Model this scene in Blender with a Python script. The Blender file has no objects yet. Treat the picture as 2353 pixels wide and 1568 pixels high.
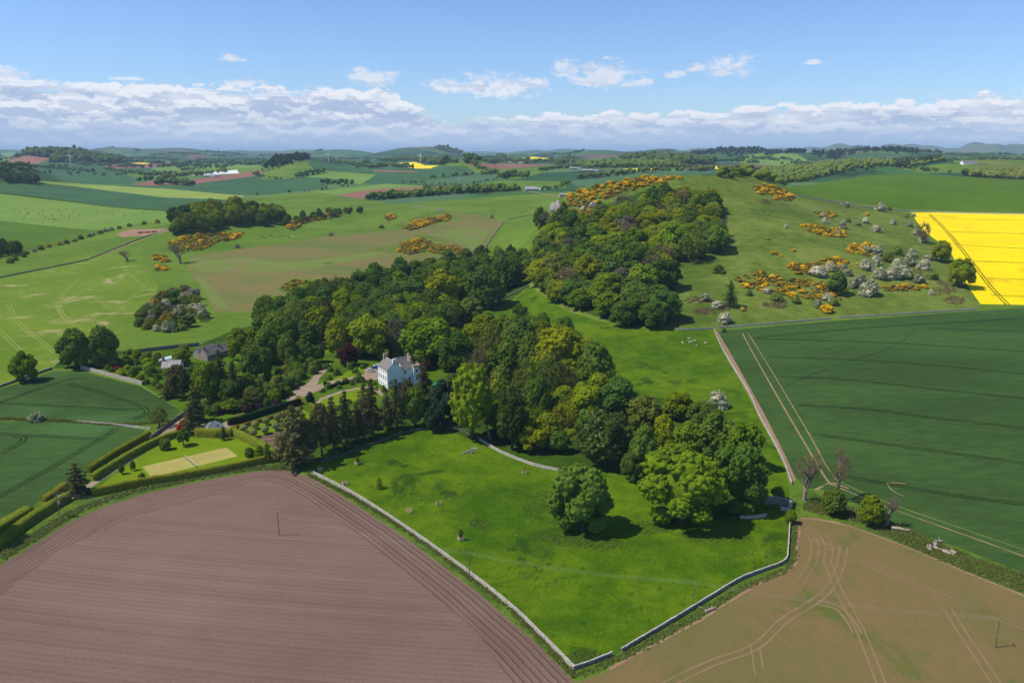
import bpy, bmesh, math, random
import numpy as np
from mathutils import Vector, Matrix
from mathutils.geometry import delaunay_2d_cdt
from mathutils.bvhtree import BVHTree

random.seed(7)
RNG = np.random.default_rng(7)
scene = bpy.context.scene
COL = scene.collection
R = math.radians

# ------------------------------------------------------------------ camera
CAM_H = 120.0
PITCH = R(13.3)
FPX = 1832.0            # focal length in pixels of a 2352 x 1568 picture
CU, CV = 1176.0, 784.0
cam_d = bpy.data.cameras.new("camera")
cam = bpy.data.objects.new("camera", cam_d)
COL.objects.link(cam)
cam.location = (0, 0, CAM_H)
cam.rotation_euler = (R(90) - PITCH, 0, 0)
cam_d.sensor_width = 36.0
cam_d.lens = 36.0 * FPX / 2352.0
cam_d.clip_start = 1.0
cam_d.clip_end = 200000.0
scene.camera = cam

# ------------------------------------------------------------------ light and sky
SUN_EL = R(55)
SUN_AZ = R(-100)        # where the sun stands, from the view direction (+y), clockwise positive
sd = Vector((math.sin(SUN_AZ) * math.cos(SUN_EL), math.cos(SUN_AZ) * math.cos(SUN_EL), math.sin(SUN_EL)))
sl = bpy.data.lights.new("sun", 'SUN')
sl.energy = 5.0
sl.angle = R(0.53)
sl.color = (1.0, 0.94, 0.82)
so = bpy.data.objects.new("sun", sl)
COL.objects.link(so)
so.rotation_euler = sd.to_track_quat('Z', 'Y').to_euler()

world = bpy.data.worlds.new("World")
scene.world = world
world.use_nodes = True
SKY_STRENGTH = 0.125

scene.view_settings.view_transform = 'Standard'
scene.view_settings.look = 'None'
scene.view_settings.exposure = 0.0
scene.view_settings.gamma = 1.0
scene.view_settings.use_curve_mapping = False
scene.cycles.max_bounces = 5
scene.cycles.diffuse_bounces = 2
scene.cycles.glossy_bounces = 2
scene.cycles.transmission_bounces = 3
scene.cycles.transparent_max_bounces = 6
scene.cycles.volume_bounces = 0
scene.cycles.caustics_reflective = False
scene.cycles.caustics_refractive = False
scene.cycles.use_denoising = True
scene.cycles.sample_clamp_indirect = 4.0


class NT:
    """small helper that chains shader nodes"""
    def __init__(self, tree):
        self.t = tree; self.n = tree.nodes; self.l = tree.links
    def node(self, kind, **kw):
        n = self.n.new(kind)
        for k, v in kw.items():
            setattr(n, k, v)
        return n
    def link(self, a, b):
        self.l.new(a, b)
    def put(self, sock, val):
        if isinstance(val, bpy.types.NodeSocket):
            self.l.new(val, sock)
        else:
            sock.default_value = val
    def m(self, op, a, b=None, c=None, clamp=False):
        n = self.n.new('ShaderNodeMath'); n.operation = op; n.use_clamp = clamp
        self.put(n.inputs[0], a)
        if b is not None: self.put(n.inputs[1], b)
        if c is not None: self.put(n.inputs[2], c)
        return n.outputs[0]
    def ss(self, x, lo, hi, a=0.0, b=1.0):
        n = self.n.new('ShaderNodeMapRange'); n.interpolation_type = 'SMOOTHSTEP'
        self.put(n.inputs[0], x)
        for i, v in zip((1, 2, 3, 4), (lo, hi, a, b)): self.put(n.inputs[i], v)
        return n.outputs[0]
    def lin(self, x, lo, hi, a=0.0, b=1.0):
        n = self.n.new('ShaderNodeMapRange'); n.clamp = True
        self.put(n.inputs[0], x)
        for i, v in zip((1, 2, 3, 4), (lo, hi, a, b)): self.put(n.inputs[i], v)
        return n.outputs[0]
    def noise(self, vec, scale, detail=4, rough=0.55, dist=0.0, lac=2.0):
        n = self.n.new('ShaderNodeTexNoise')
        if vec is not None: self.l.new(vec, n.inputs['Vector'])
        n.inputs['Scale'].default_value = scale; n.inputs['Detail'].default_value = detail
        n.inputs['Roughness'].default_value = rough; n.inputs['Distortion'].default_value = dist
        n.inputs['Lacunarity'].default_value = lac
        return n.outputs['Fac']
    def mix(self, f, a, b, mode='MIX'):
        n = self.n.new('ShaderNodeMix'); n.data_type = 'RGBA'; n.blend_type = mode
        self.put(n.inputs[0], f)
        for i, v in ((6, a), (7, b)):
            if not isinstance(v, bpy.types.NodeSocket): v = (*v[:3], 1.0)
            self.put(n.inputs[i], v)
        return n.outputs[2]
    def comb(self, x, y, z):
        n = self.n.new('ShaderNodeCombineXYZ')
        for i, v in enumerate((x, y, z)): self.put(n.inputs[i], v)
        return n.outputs[0]
    def sep(self, v):
        n = self.n.new('ShaderNodeSeparateXYZ'); self.l.new(v, n.inputs[0])
        return n.outputs
    def mapping(self, vec, scale=(1, 1, 1), rot=(0, 0, 0), loc=(0, 0, 0)):
        n = self.n.new('ShaderNodeMapping'); self.l.new(vec, n.inputs[0])
        n.inputs['Location'].default_value = loc; n.inputs['Rotation'].default_value = rot; n.inputs['Scale'].default_value = scale
        return n.outputs[0]


def pix_dir(u, v):
    """direction of a picture point (2352 x 1568 picture) in the world"""
    u = np.asarray(u, float); v = np.asarray(v, float)
    x = (u - CU) / FPX; yv = -(v - CV) / FPX
    cp, sp = math.cos(PITCH), math.sin(PITCH)
    X = x; Y = cp + yv * sp; Z = -sp + yv * cp
    return X, Y, Z


def az_el(u, v):
    X, Y, Z = pix_dir(u, v)
    return np.arctan2(X, Y), np.arctan2(Z, np.hypot(X, Y))


def build_world():
    N = NT(world.node_tree)
    for n in list(N.n): N.n.remove(n)
    out = N.node('ShaderNodeOutputWorld'); bg = N.node('ShaderNodeBackground')
    sky = N.node('ShaderNodeTexSky'); sky.sky_type = 'NISHITA'; sky.sun_disc = False
    sky.sun_elevation = SUN_EL; sky.sun_rotation = SUN_AZ
    sky.altitude = 200; sky.air_density = 1.0; sky.dust_density = 0.3; sky.ozone_density = 3.0
    co = N.node('ShaderNodeTexCoord').outputs['Generated']
    x, y, z = N.sep(co)
    az = N.m('ARCTAN2', x, y)
    el = N.m('ARCSINE', z)
    # cloud deck seen nearly edge on: angles in degrees
    azd = N.m('MULTIPLY', az, 57.2958); eld = N.m('MULTIPLY', el, 57.2958)
    p = N.comb(N.m('MULTIPLY', azd, 0.42), N.m('MULTIPLY', eld, 0.95), 0.0)
    p_up = N.comb(N.m('MULTIPLY', azd, 0.42), N.m('MULTIPLY', N.m('ADD', eld, 0.30), 0.95), 0.0)
    p_lay = N.comb(N.m('MULTIPLY', azd, 0.10), N.m('MULTIPLY', eld, 1.15), 3.7)
    n1 = N.noise(p, 1.25, 9, 0.60, 0.0)
    n1u = N.noise(p_up, 1.25, 9, 0.60, 0.0)
    lay = N.noise(p_lay, 1.1, 6, 0.55)
    # the upper edge of the bank: higher on one side, stepping down near the middle, rising again slowly
    edge = N.m('ADD', N.ss(azd, -9.5, -3.8, 4.2, 2.35), N.lin(azd, -3.0, 33.0, 0.0, 1.0))
    depth = N.m('SUBTRACT', edge, eld)
    e_n = N.m('ADD', depth, N.m('MULTIPLY', N.m('SUBTRACT', n1, 0.5), 2.6))
    bank = N.ss(e_n, -0.04, 0.12)
    gap = N.ss(N.m('ADD', N.m('ADD', lay, N.m('MULTIPLY', n1, 0.5)), N.lin(depth, 0.2, 1.8, 0.0, 0.5)), 0.62, 0.78)
    dens = N.m('MULTIPLY', bank, gap)
    # separate clouds above the bank
    singles = [(532, 136, 34, 9), (20, 176, 36, 14), (560, 194, 52, 12), (852, 182, 56, 24), (1130, 206, 108, 32),
               (1030, 200, 60, 16), (1385, 178, 84, 32), (1305, 164, 32, 22), (1455, 192, 40, 12), (1675, 158, 54, 30),
               (1600, 158, 24, 9), (1550, 173, 26, 9), (1866, 144, 20, 6), (290, 182, 34, 4), (1215, 195, 44, 13)]
    acc = None; shade_acc = None
    for (u, v, w, h) in singles:
        a, e = az_el(u, v); a = math.degrees(a); e = math.degrees(e)
        sa = w / FPX * 57.3 * 1.12; se = h / FPX * 57.3 * 1.25
        dx = N.m('MULTIPLY', N.m('SUBTRACT', azd, a), 1 / sa)
        dy = N.m('MULTIPLY', N.m('SUBTRACT', eld, e), 1 / se)
        dyb = N.m('MAXIMUM', dy, N.m('MULTIPLY', dy, -1.7))   # flatter underside
        r2 = N.m('SUBTRACT', 1.0, N.m('ADD', N.m('MULTIPLY', dx, dx), N.m('MULTIPLY', dyb, dyb)))
        acc = r2 if acc is None else N.m('MAXIMUM', acc, r2)
        sh = N.m('MULTIPLY', N.ss(r2, -0.6, 0.4), N.lin(dy, -0.4, 1.2, 0.0, 0.9))
        shade_acc = sh if shade_acc is None else N.m('MAXIMUM', shade_acc, sh)
    pf = N.comb(N.m('MULTIPLY', azd, 0.75), N.m('MULTIPLY', eld, 1.4), 9.0)
    nf = N.noise(pf, 1.6, 8, 0.6, 0.4)
    sdens = N.ss(N.m('ADD', acc, N.m('MULTIPLY', N.m('SUBTRACT', nf, 0.5), 4.2)), 0.0, 1.1)
    puff = N.ss(N.m('SUBTRACT', n1, n1u), -0.035, 0.075)
    lit = N.m('SUBTRACT', N.m('ADD', N.m('MULTIPLY', puff, 0.70), N.m('MULTIPLY', N.ss(lay, 0.40, 0.60), 0.50)), 0.10)
    lit = N.m('ADD', lit, N.m('MULTIPLY', N.ss(e_n, 0.95, 0.1), 0.55))
    lit = N.m('MULTIPLY', lit, N.lin(eld, 0.0, 3.2, 0.55, 1.0), None, True)
    lit = N.m('MAXIMUM', lit, N.m('MULTIPLY', sdens, shade_acc))
    low = N.lin(eld, 0.0, 2.4)
    dark = N.mix(low, (3.6, 4.7, 6.7), (3.6, 4.35, 6.0))
    bright = N.mix(low, (4.5, 5.4, 7.0), (7.3, 7.45, 7.9))
    ccol = N.mix(N.m('MULTIPLY', lit, N.ss(eld, 3.6, 5.4, 1.0, 0.72)), dark, bright)
    d = N.m('MAXIMUM', N.m('MULTIPLY', dens, 0.97), N.m('MULTIPLY', sdens, 0.86))
    sky_c = N.mix(1.0, sky.outputs[0], (0.80, 0.95, 1.22), 'MULTIPLY')
    colr = N.mix(d, sky_c, ccol)
    # air near the horizon, all the way round
    colr = N.mix(N.ss(eld, 1.6, -0.3, 0.0, 0.6), colr, (3.6, 4.9, 7.0))
    N.link(colr, bg.inputs['Color']); bg.inputs['Strength'].default_value = SKY_STRENGTH
    N.link(bg.outputs[0], out.inputs['Surface'])


build_world()

# ------------------------------------------------------------------ terrain height
# (picture u, picture v, height): where the ground seen at that point lies
CTRL = [
    (-500, 1700, 0), (300, 1700, 0), (1176, 1700, 0), (2000, 1700, 0), (2900, 1700, 0),
    (-500, 1250, 0), (0, 1350, 0), (600, 1300, 0), (1200, 1350, 0), (1800, 1350, 0), (2352, 1400, 0), (2900, 1300, 0),
    (-500, 950, 1), (0, 1000, 0), (400, 1000, 0), (800, 1050, 0), (1250, 1050, -1), (1700, 1050, 0), (2352, 1050, 2), (2900, 1000, 3),
    (-500, 800, 3), (0, 860, 2), (300, 820, 3), (620, 800, 3), (900, 860, 2), (1250, 820, 2), (1500, 820, 3), (1640, 760, 5),
    (1950, 850, 4), (2352, 850, 6), (1900, 736, 8), (2245, 712, 12), (2352, 705, 13), (2900, 720, 12),
    (-400, 640, 8), (0, 700, 5), (300, 690, 5), (0, 600, 9), (300, 610, 8), (600, 700, 4), (800, 660, 5), (600, 610, 9),
    (1000, 640, 6), (1180, 690, 5), (1180, 640, 6), (1400, 745, 7), (1300, 715, 6), (1540, 755, 7),
    (-300, 530, 14), (0, 540, 14), (250, 530, 14), (0, 470, 22), (250, 480, 20), (0, 430, 32), (250, 440, 28), (500, 466, 24),
    (420, 545, 17), (520, 500, 30), (440, 512, 24), (500, 520, 22), (620, 510, 20), (440, 590, 12), (700, 540, 17), (900, 520, 18), (850, 480, 27), (1000, 505, 22),
    (1000, 478, 30), (1150, 510, 20), (1120, 570, 12), (950, 580, 12), (1250, 500, 24), (1200, 470, 32), (1230, 600, 8), (1235, 560, 13),
    (1100, 455, 34), (700, 470, 26),
    # wooded crag
    (1300, 600, 27), (1290, 520, 48), (1283, 475, 62), (1295, 447, 76), (1303, 436, 80), (1345, 426, 84), (1400, 600, 31), (1400, 500, 57), (1400, 415, 88), (1400, 450, 75),
    (1500, 600, 32), (1500, 500, 58), (1500, 450, 75), (1480, 409, 92), (1560, 405, 94), (1640, 404, 94), (1700, 403, 92),
    (1350, 680, 15), (1500, 690, 16), (1620, 690, 17), (1600, 600, 33), (1700, 600, 34), (1700, 500, 59), (1650, 450, 76), (1780, 440, 76),
    (1760, 410, 88), (1830, 448, 66), (1900, 600, 33), (1900, 500, 53), (1850, 690, 16), (2000, 560, 38), (2100, 487, 48), (2352, 492, 50), (2900, 500, 50),
    (2050, 650, 22), (2200, 600, 27), (2352, 590, 30), (1960, 462, 60),
    # round pasture behind the crag
    (1840, 432, 68), (1900, 424, 73), (2000, 404, 80), (2100, 402, 80), (2217, 407, 76), (2352, 416, 72), (2800, 420, 72), (2200, 440, 68),
]
# (azimuth picture u, distance, height): ground given directly
CTRL_D = [
    (1300, 1350, 36), (1450, 1350, 48), (1600, 1350, 58), (1750, 1400, 60), (1180, 1650, 48), (1250, 1800, 50),
    (1900, 1750, 62), (2100, 2000, 64), (2352, 1900, 60), (2700, 1900, 60),
    (-500, 2300, 42), (0, 2000, 40), (200, 2400, 36), (400, 2500, 34), (600, 2300, 34), (800, 2000, 38), (1000, 2000, 42),
    (1150, 2300, 54), (1400, 2300, 62), (1650, 2300, 66), (1900, 2500, 66), (2200, 2700, 70),
    (-500, 3600, 46), (150, 3600, 42), (400, 3600, 42), (650, 3600, 58), (850, 3400, 62), (1100, 3400, 74), (1400, 3500, 74), (1700, 3600, 76), (2000, 3800, 78), (2352, 4000, 80), (2800, 4000, 80),
    (-500, 7000, 62), (0, 7000, 62), (300, 7000, 62), (600, 7000, 66), (900, 7000, 74), (1200, 7000, 78), (1500, 7000, 80), (1800, 7000, 84), (2100, 7000, 88), (2352, 7000, 90), (2800, 7000, 90),
    (-500, 14000, 70), (400, 14000, 72), (1176, 14000, 74), (1900, 14000, 70), (2800, 14000, 70),
    (-500, 30000, 30), (600, 30000, 30), (1176, 30000, 30), (1800, 30000, 30), (2800, 30000, 30),
    (-500, 80000, 0), (1176, 80000, 0), (2800, 80000, 0),
]
# hills: picture u, picture v of the top, distance, half width in picture px, relative depth, (optional asymmetry)
HILLS = [
    (515, 483, 1185, 52, 0.035), (420, 505, 1110, 30, 0.03),
    (110, 351, 5200, 60, 0.16), (190, 357, 5300, 70, 0.13), (45, 360, 5600, 40, 0.12), (250, 368, 5000, 55, 0.10),
    (690, 365, 3200, 62, 0.13), (640, 371, 3300, 40, 0.12), (760, 377, 3100, 70, 0.12), (590, 381, 3350, 50, 0.10),
    (45, 395, 2350, 50, 0.06), (-40, 388, 2450, 70, 0.08),
    (925, 350, 8000, 48, 0.09), (1020, 345, 8600, 40, 0.10), (970, 338, 8200, 44, 0.10), (880, 353, 7600, 50, 0.09), (1060, 352, 8600, 30, 0.08),
    (330, 349, 11500, 90, 0.15), (240, 347, 11000, 60, 0.12), (475, 351, 9500, 50, 0.10), (400, 356, 7600, 70, 0.08), (760, 350, 9500, 60, 0.10), (830, 352, 9800, 50, 0.1),
    (1068, 369, 2900, 40, 0.07), (1110, 372, 2800, 60, 0.06),
    (1180, 356, 5600, 60, 0.10), (1390, 347, 7200, 58, 0.09), (1270, 352, 9000, 40, 0.10), (1330, 352, 6800, 40, 0.07), (1490, 352, 6200, 60, 0.08), (1560, 350, 6600, 60, 0.08),
    (1700, 351, 5600, 60, 0.12), (1780, 353, 5400, 60, 0.12), (1820, 352, 4300, 50, 0.08), (1640, 350, 5200, 40, 0.1), (1730, 362, 4300, 60, 0.08),
    (1960, 353, 4700, 70, 0.09), (2060, 351, 4900, 70, 0.09), (1900, 360, 4500, 50, 0.09), (2160, 353, 5200, 60, 0.08), (2240, 354, 6500, 60, 0.08),
    (2330, 368, 2700, 80, 0.07), (2150, 370, 2700, 60, 0.07), (2000, 378, 2300, 90, 0.06),
    (1868, 340, 17500, 34, 0.10), (1930, 333, 17000, 30, 0.10), (1965, 338, 16000, 30, 0.08), (2048, 333, 19000, 36, 0.10), (2090, 335, 18000, 30, 0.08), (2140, 337, 18500, 34, 0.08), (2190, 340, 17000, 30, .08), (2240, 329, 16000, 28, 0.08),
    (2285, 334, 15500, 30, 0.08), (2335, 334, 16500, 32, 0.08), (2400, 331, 17000, 50, 0.10), (420, 346, 13000, 60, .1), (560, 349, 15000, 60, .1), (700, 347, 15500, 50, .1), (1290, 346, 15500, 40, .08), (1345, 344, 16500, 36, .08), (1225, 347, 15000, 36, .08), (1520, 346, 14000, 50, .08), (1610, 344, 15000, 46, .08), (1790, 341, 16500, 40, .08), (2010, 340, 20000, 90, 0.1), (1700, 346, 18000, 90, 0.1), (1450, 350, 16000, 60, 0.1), (1230, 349, 16000, 60, 0.1),
    (1100, 350, 18000, 80, 0.1), (620, 349, 20000, 120, 0.1), (-100, 345, 14000, 120, 0.1), (2600, 330, 17000, 150, 0.12),
]


def aznp(u, v=700):
    X, Y, Z = pix_dir(u, v)
    return np.arctan2(X, Y)


def make_terrain():
    P = []; Zs = []
    for (u, v, z) in CTRL:
        X, Y, Z = pix_dir(u, v)
        t = (z - CAM_H) / Z
        P.append((math.atan2(X, Y), math.log(t * math.hypot(X, Y)))); Zs.append(z)
    for (u, d, z) in CTRL_D:
        P.append((float(aznp(u, 380)), math.log(d))); Zs.append(z)
    for a in (-1.05, -0.8, 0.8, 1.05):
        for d, z in ((60, 0), (250, 0), (600, 6), (1300, 25), (3000, 50), (9000, 70), (30000, 30)):
            P.append((a, math.log(d))); Zs.append(z)
    for a in (-0.3, 0.0, 0.3):
        P.append((a, math.log(60))); Zs.append(0)
    P = np.array(P); Zs = np.array(Zs, float)
    c2 = 0.06 ** 2
    D = np.sqrt(((P[:, None, :] - P[None, :, :]) ** 2).sum(2) + c2)
    n = len(P)
    A = np.zeros((n + 3, n + 3)); A[:n, :n] = D + np.eye(n) * -0.004
    A[:n, n] = 1; A[:n, n + 1:] = P; A[n, :n] = 1; A[n + 1:, :n] = P.T
    w = np.linalg.solve(A, np.concatenate([Zs, [0, 0, 0]]))
    AZ = np.linspace(-1.10, 1.10, 1100); LD = np.linspace(math.log(45), math.log(90000), 900)
    G = np.zeros((len(AZ), len(LD)), np.float64)
    G += w[n] + w[n + 1] * AZ[:, None] + w[n + 2] * LD[None, :]
    a2 = AZ[:, None]; l2 = LD[None, :]
    for i in range(n):
        G += w[i] * np.sqrt((a2 - P[i, 0]) ** 2 + (l2 - P[i, 1]) ** 2 + c2)
    # hills rise above the base as rounded bumps; the highest wins softly
    FARH = np.zeros_like(G)
    for (u, v, d, wpx, dep) in HILLS:
        if d > 6500 and u != 970: v = v - 2.2
        X, Y, Z = pix_dir(u, v)
        top = CAM_H + Z / math.hypot(X, Y) * d
        a0 = math.atan2(X, Y); l0 = math.log(d)
        sa = wpx / FPX * 1.35
        ia = np.argmin(abs(AZ - a0)); il = np.argmin(abs(LD - l0))
        amp = top - G[ia, il]
        if d >= 12000:
            FARH = np.maximum(FARH, max(amp, 0) * np.exp(-(((a2 - a0) / sa) ** 2 + ((l2 - l0) / dep) ** 2)))
        elif amp > 0:
            G += amp * np.exp(-(((a2 - a0) / sa) ** 2 + ((l2 - l0) / dep) ** 2))
    G += FARH
    # gentle swell
    d = np.exp(l2); x = np.sin(a2) * d; y = np.cos(a2) * d
    G += 0.35 * np.sin(x / 17 + 1.3 * np.sin(y / 29)) * np.sin(y / 21 + 0.7) * np.clip((d - 150) / 300, 0, 1)
    G += 0.9 * np.sin(x / 43 + 1.1 * np.sin(y / 61)) * np.sin(y / 52 + 0.8 * np.sin(x / 77)) * np.clip((d - 430) / 250, 0, 1)
    far = np.clip((d - 1500) / 3000, 0, 1)
    G += far * 5.0 * (np.sin(x / 210 + 1.7 * np.sin(y / 330)) * np.sin(y / 260 + 0.5 * np.sin(x / 170)) + 0.5 * np.sin(x / 90 + y / 70))
    G += np.clip((d - 7000) / 5000, 0, 1) * np.clip((G - 90) / 60, 0, 1) * 16 * (np.sin(x / 420 + 1.3 * np.sin(y / 500)) + .6 * np.sin(x / 190 + y / 300))
    return AZ, LD, G


AZ, LD, G = make_terrain()


def ground_z(x, y):
    x = np.asarray(x, float); y = np.asarray(y, float)
    a = np.arctan2(x, y); l = np.log(np.maximum(np.hypot(x, y), 46))
    fa = np.clip((a - AZ[0]) / (AZ[1] - AZ[0]), 0, len(AZ) - 1.001); fl = np.clip((l - LD[0]) / (LD[1] - LD[0]), 0, len(LD) - 1.001)
    i = fa.astype(int); j = fl.astype(int); fa = fa - i; fl = fl - j
    return (G[i, j] * (1 - fa) * (1 - fl) + G[i + 1, j] * fa * (1 - fl) + G[i, j + 1] * (1 - fa) * fl + G[i + 1, j + 1] * fa * fl)


def hit(u, v):
    """the ground point seen at picture point (u, v)"""
    X, Y, Z = pix_dir(u, v)
    h = math.hypot(X, Y); a = math.atan2(X, Y)
    D = np.exp(LD); zr = CAM_H + Z / h * D
    fa = min(max((a - AZ[0]) / (AZ[1] - AZ[0]), 0), len(AZ) - 1.001); i = int(fa); fa -= i
    prof = G[i] * (1 - fa) + G[i + 1] * fa
    cl = zr - prof
    neg = np.nonzero(cl < 0)[0]
    if len(neg) and neg[0] > 0:
        k = neg[0]; f = cl[k - 1] / (cl[k - 1] - cl[k]); l = LD[k - 1] + f * (LD[k] - LD[k - 1])
    else:
        m = (D > 60) & (D < 30000)
        k = np.argmin(np.where(m, cl / D, 1e9)); l = LD[k]
    d = math.exp(l); x = math.sin(a) * d; y = math.cos(a) * d
    return Vector((x, y, float(ground_z(x, y))))


def project(p):
    x, y, z = p[0], p[1], p[2] - CAM_H
    cp, sp = math.cos(PITCH), math.sin(PITCH)
    dep = y * cp - z * sp
    up = y * sp + z * cp
    return CU + FPX * x / dep, CV - FPX * up / dep, dep


def trace(pts, step=9.0, closed=False):
    """a line drawn on the picture, laid on the ground as world points"""
    pts = [tuple(p) for p in pts]
    if closed: pts = pts + [pts[0]]
    out = []
    for (a, b) in zip(pts[:-1], pts[1:]):
        n = max(1, int(math.hypot(b[0] - a[0], b[1] - a[1]) / step))
        for k in range(n):
            t = k / n
            out.append(hit(a[0] + (b[0] - a[0]) * t, a[1] + (b[1] - a[1]) * t))
    if not closed: out.append(hit(*pts[-1]))
    return out


def smooth_px(pts, n=6):
    """Catmull-Rom through picture points"""
    P = [pts[0]] + list(pts) + [pts[-1]]
    out = []
    for i in range(1, len(P) - 2):
        p0, p1, p2, p3 = [np.array(q, float) for q in P[i - 1:i + 3]]
        for k in range(n):
            t = k / n
            out.append(tuple(0.5 * ((2 * p1) + (-p0 + p2) * t + (2 * p0 - 5 * p1 + 4 * p2 - p3) * t * t + (-p0 + 3 * p1 - 3 * p2 + p3) * t ** 3)))
    out.append(tuple(pts[-1]))
    return out


# ------------------------------------------------------------------ ground materials
MATS = {}


def new_mat(name):
    m = bpy.data.materials.new(name); m.use_nodes = True
    N = NT(m.node_tree)
    for n in list(N.n): N.n.remove(n)
    out = N.node('ShaderNodeOutputMaterial')
    b = N.node('ShaderNodeBsdfPrincipled')
    b.inputs['Roughness'].default_value = 0.9
    b.inputs['Specular IOR Level'].default_value = 0.04
    N.link(b.outputs[0], out.inputs['Surface'])
    MATS[name] = m
    return m, N, b, out


def simple_mat(name, col, rough=0.8, spec=0.2, metal=0.0, var=0.0, scale=1.0):
    m, N, b, out = new_mat(name)
    b.inputs['Roughness'].default_value = rough; b.inputs['Specular IOR Level'].default_value = spec
    b.inputs['Metallic'].default_value = metal
    if var > 0:
        co = N.node('ShaderNodeTexCoord').outputs['Object']
        f = N.noise(co, scale, 6, 0.65)
        c = N.mix(N.ss(f, 0.3, 0.7), [q * (1 - var) for q in col], [min(1, q * (1 + var)) for q in col])
        N.link(c, b.inputs['Base Color'])
    else:
        b.inputs['Base Color'].default_value = (*col, 1)
    return m


def ground_mat(name, c1, c2, big=0.02, fine=1.2, c3=None, c3_lo=0.62, c3_scale=0.05, rows=None, bump=0.15, stretch=(1, 1), rot=0.0, row_d=0.25, tuft=0.0):
    """mottled ground: c1/c2 in large patches, c3 in scattered patches, optional sowing rows (direction, spacing)"""
    m, N, b, out = new_mat(name)
    co = N.node('ShaderNodeTexCoord').outputs['Object']
    x, y, z = N.sep(co)
    flat = N.comb(x, y, 0.0)
    cs = N.mapping(flat, scale=(stretch[0], stretch[1], 1), rot=(0, 0, rot))
    f1 = N.noise(cs, big, 5, 0.6, 0.5)
    f2 = N.noise(cs, fine * 0.12, 5, 0.65)
    f3 = N.noise(flat, fine, 4, 0.7)
    f = N.m('ADD', N.m('MULTIPLY', f1, 0.45), N.m('ADD', N.m('MULTIPLY', f2, 0.35), N.m('MULTIPLY', f3, 0.2)))
    c = N.mix(N.ss(f, 0.38, 0.62), c1, c2)
    if c3 is not None:
        g = N.m('ADD', N.m('MULTIPLY', N.noise(cs, c3_scale, 6, 0.62, 0.8), 0.8), N.m('MULTIPLY', f3, 0.2))
        c = N.mix(N.ss(g, c3_lo - 0.03, c3_lo + 0.06), c, c3)
    if tuft > 0:
        t = N.noise(flat, 0.35, 5, 0.72)
        c = N.mix(N.m('MULTIPLY', N.ss(t, 0.56, 0.7), tuft), c, [q * 0.45 for q in c1])
        t2 = N.noise(flat, 0.55, 3, 0.8)
        c = N.mix(N.m('MULTIPLY', N.ss(t2, 0.58, 0.72), tuft * 0.6), c, [q * 1.35 + 0.01 for q in c2])
    hgt = f3
    if rows is not None:
        ang, sp = rows
        r = N.m('ADD', N.m('MULTIPLY', x, math.cos(ang)), N.m('MULTIPLY', y, math.sin(ang)))
        r = N.m('ADD', r, N.m('MULTIPLY', N.noise(flat, 0.02, 2), 4.0))
        w = N.m('SINE', N.m('MULTIPLY', r, 6.2832 / sp))
        c = N.mix(N.m('MULTIPLY', N.lin(w, -1, 1), row_d), c, [q * 0.72 for q in c1])
    N.link(c, b.inputs['Base Color'])
    if bump > 0:
        bn = N.node('ShaderNodeBump'); bn.inputs['Strength'].default_value = min(1.0, bump * 3)
        bn.inputs['Distance'].default_value = bump * 3
        N.link(N.m('ADD', N.m('MULTIPLY', f3, 0.5), f2), bn.inputs['Height']); N.link(bn.outputs[0], b.inputs['Normal'])
    return m


def furrow_mat(name, c1, c2, by_attr, ang=0.0, sp=3.4, strength=1.0):
    m, N, b, out = new_mat(name)
    co = N.node('ShaderNodeTexCoord').outputs['Object']
    x, y, z = N.sep(co); flat = N.comb(x, y, 0.0)
    if by_attr:
        at = N.node('ShaderNodeAttribute'); at.attribute_name = 'row'; r = at.outputs['Fac']
    else:
        r = N.m('ADD', N.m('MULTIPLY', x, math.cos(ang)), N.m('MULTIPLY', y, math.sin(ang)))
        r = N.m('ADD', r, N.m('MULTIPLY', N.m('MULTIPLY', N.m('ADD', x, 60.0), N.m('ADD', x, 60.0)), -0.00035))
    r = N.m('ADD', r, N.m('MULTIPLY', N.noise(flat, 0.06, 3), 0.7))
    w1 = N.m('SINE', N.m('MULTIPLY', r, 6.2832 / sp))
    w2 = N.m('SINE', N.m('MULTIPLY', r, 6.2832 / sp * 2.0))
    w3 = N.m('SINE', N.m('MULTIPLY', r, 6.2832 / sp * 0.5))
    clod = N.noise(flat, 1.6, 5, 0.75)
    patch = N.noise(flat, 0.012, 4, 0.6)
    streak = N.noise(N.comb(N.m('MULTIPLY', r, 0.30), N.m('MULTIPLY', x, 0.006), 0.0), 1.0, 3, 0.6)
    h = N.m('ADD', N.m('MULTIPLY', w1, 0.5), N.m('ADD', N.m('MULTIPLY', w2, 0.22), N.m('MULTIPLY', w3, 0.15)))
    f = N.m('ADD', N.m('ADD', N.m('MULTIPLY', h, 0.20 * strength), N.m('MULTIPLY', N.m('SUBTRACT', clod, 0.5), 1.5)), N.m('ADD', patch, N.m('MULTIPLY', N.m('SUBTRACT', streak, 0.5), 0.55)))
    c = N.mix(N.ss(f, 0.2, 0.85), c1, c2)
    N.link(c, b.inputs['Base Color'])
    bn = N.node('ShaderNodeBump'); bn.inputs['Strength'].default_value = 0.8; bn.inputs['Distance'].default_value = 0.28 * strength
    N.link(N.m('ADD', h, N.m('MULTIPLY', clod, 1.2)), bn.inputs['Height']); N.link(bn.outputs[0], b.inputs['Normal'])
    return m


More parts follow.
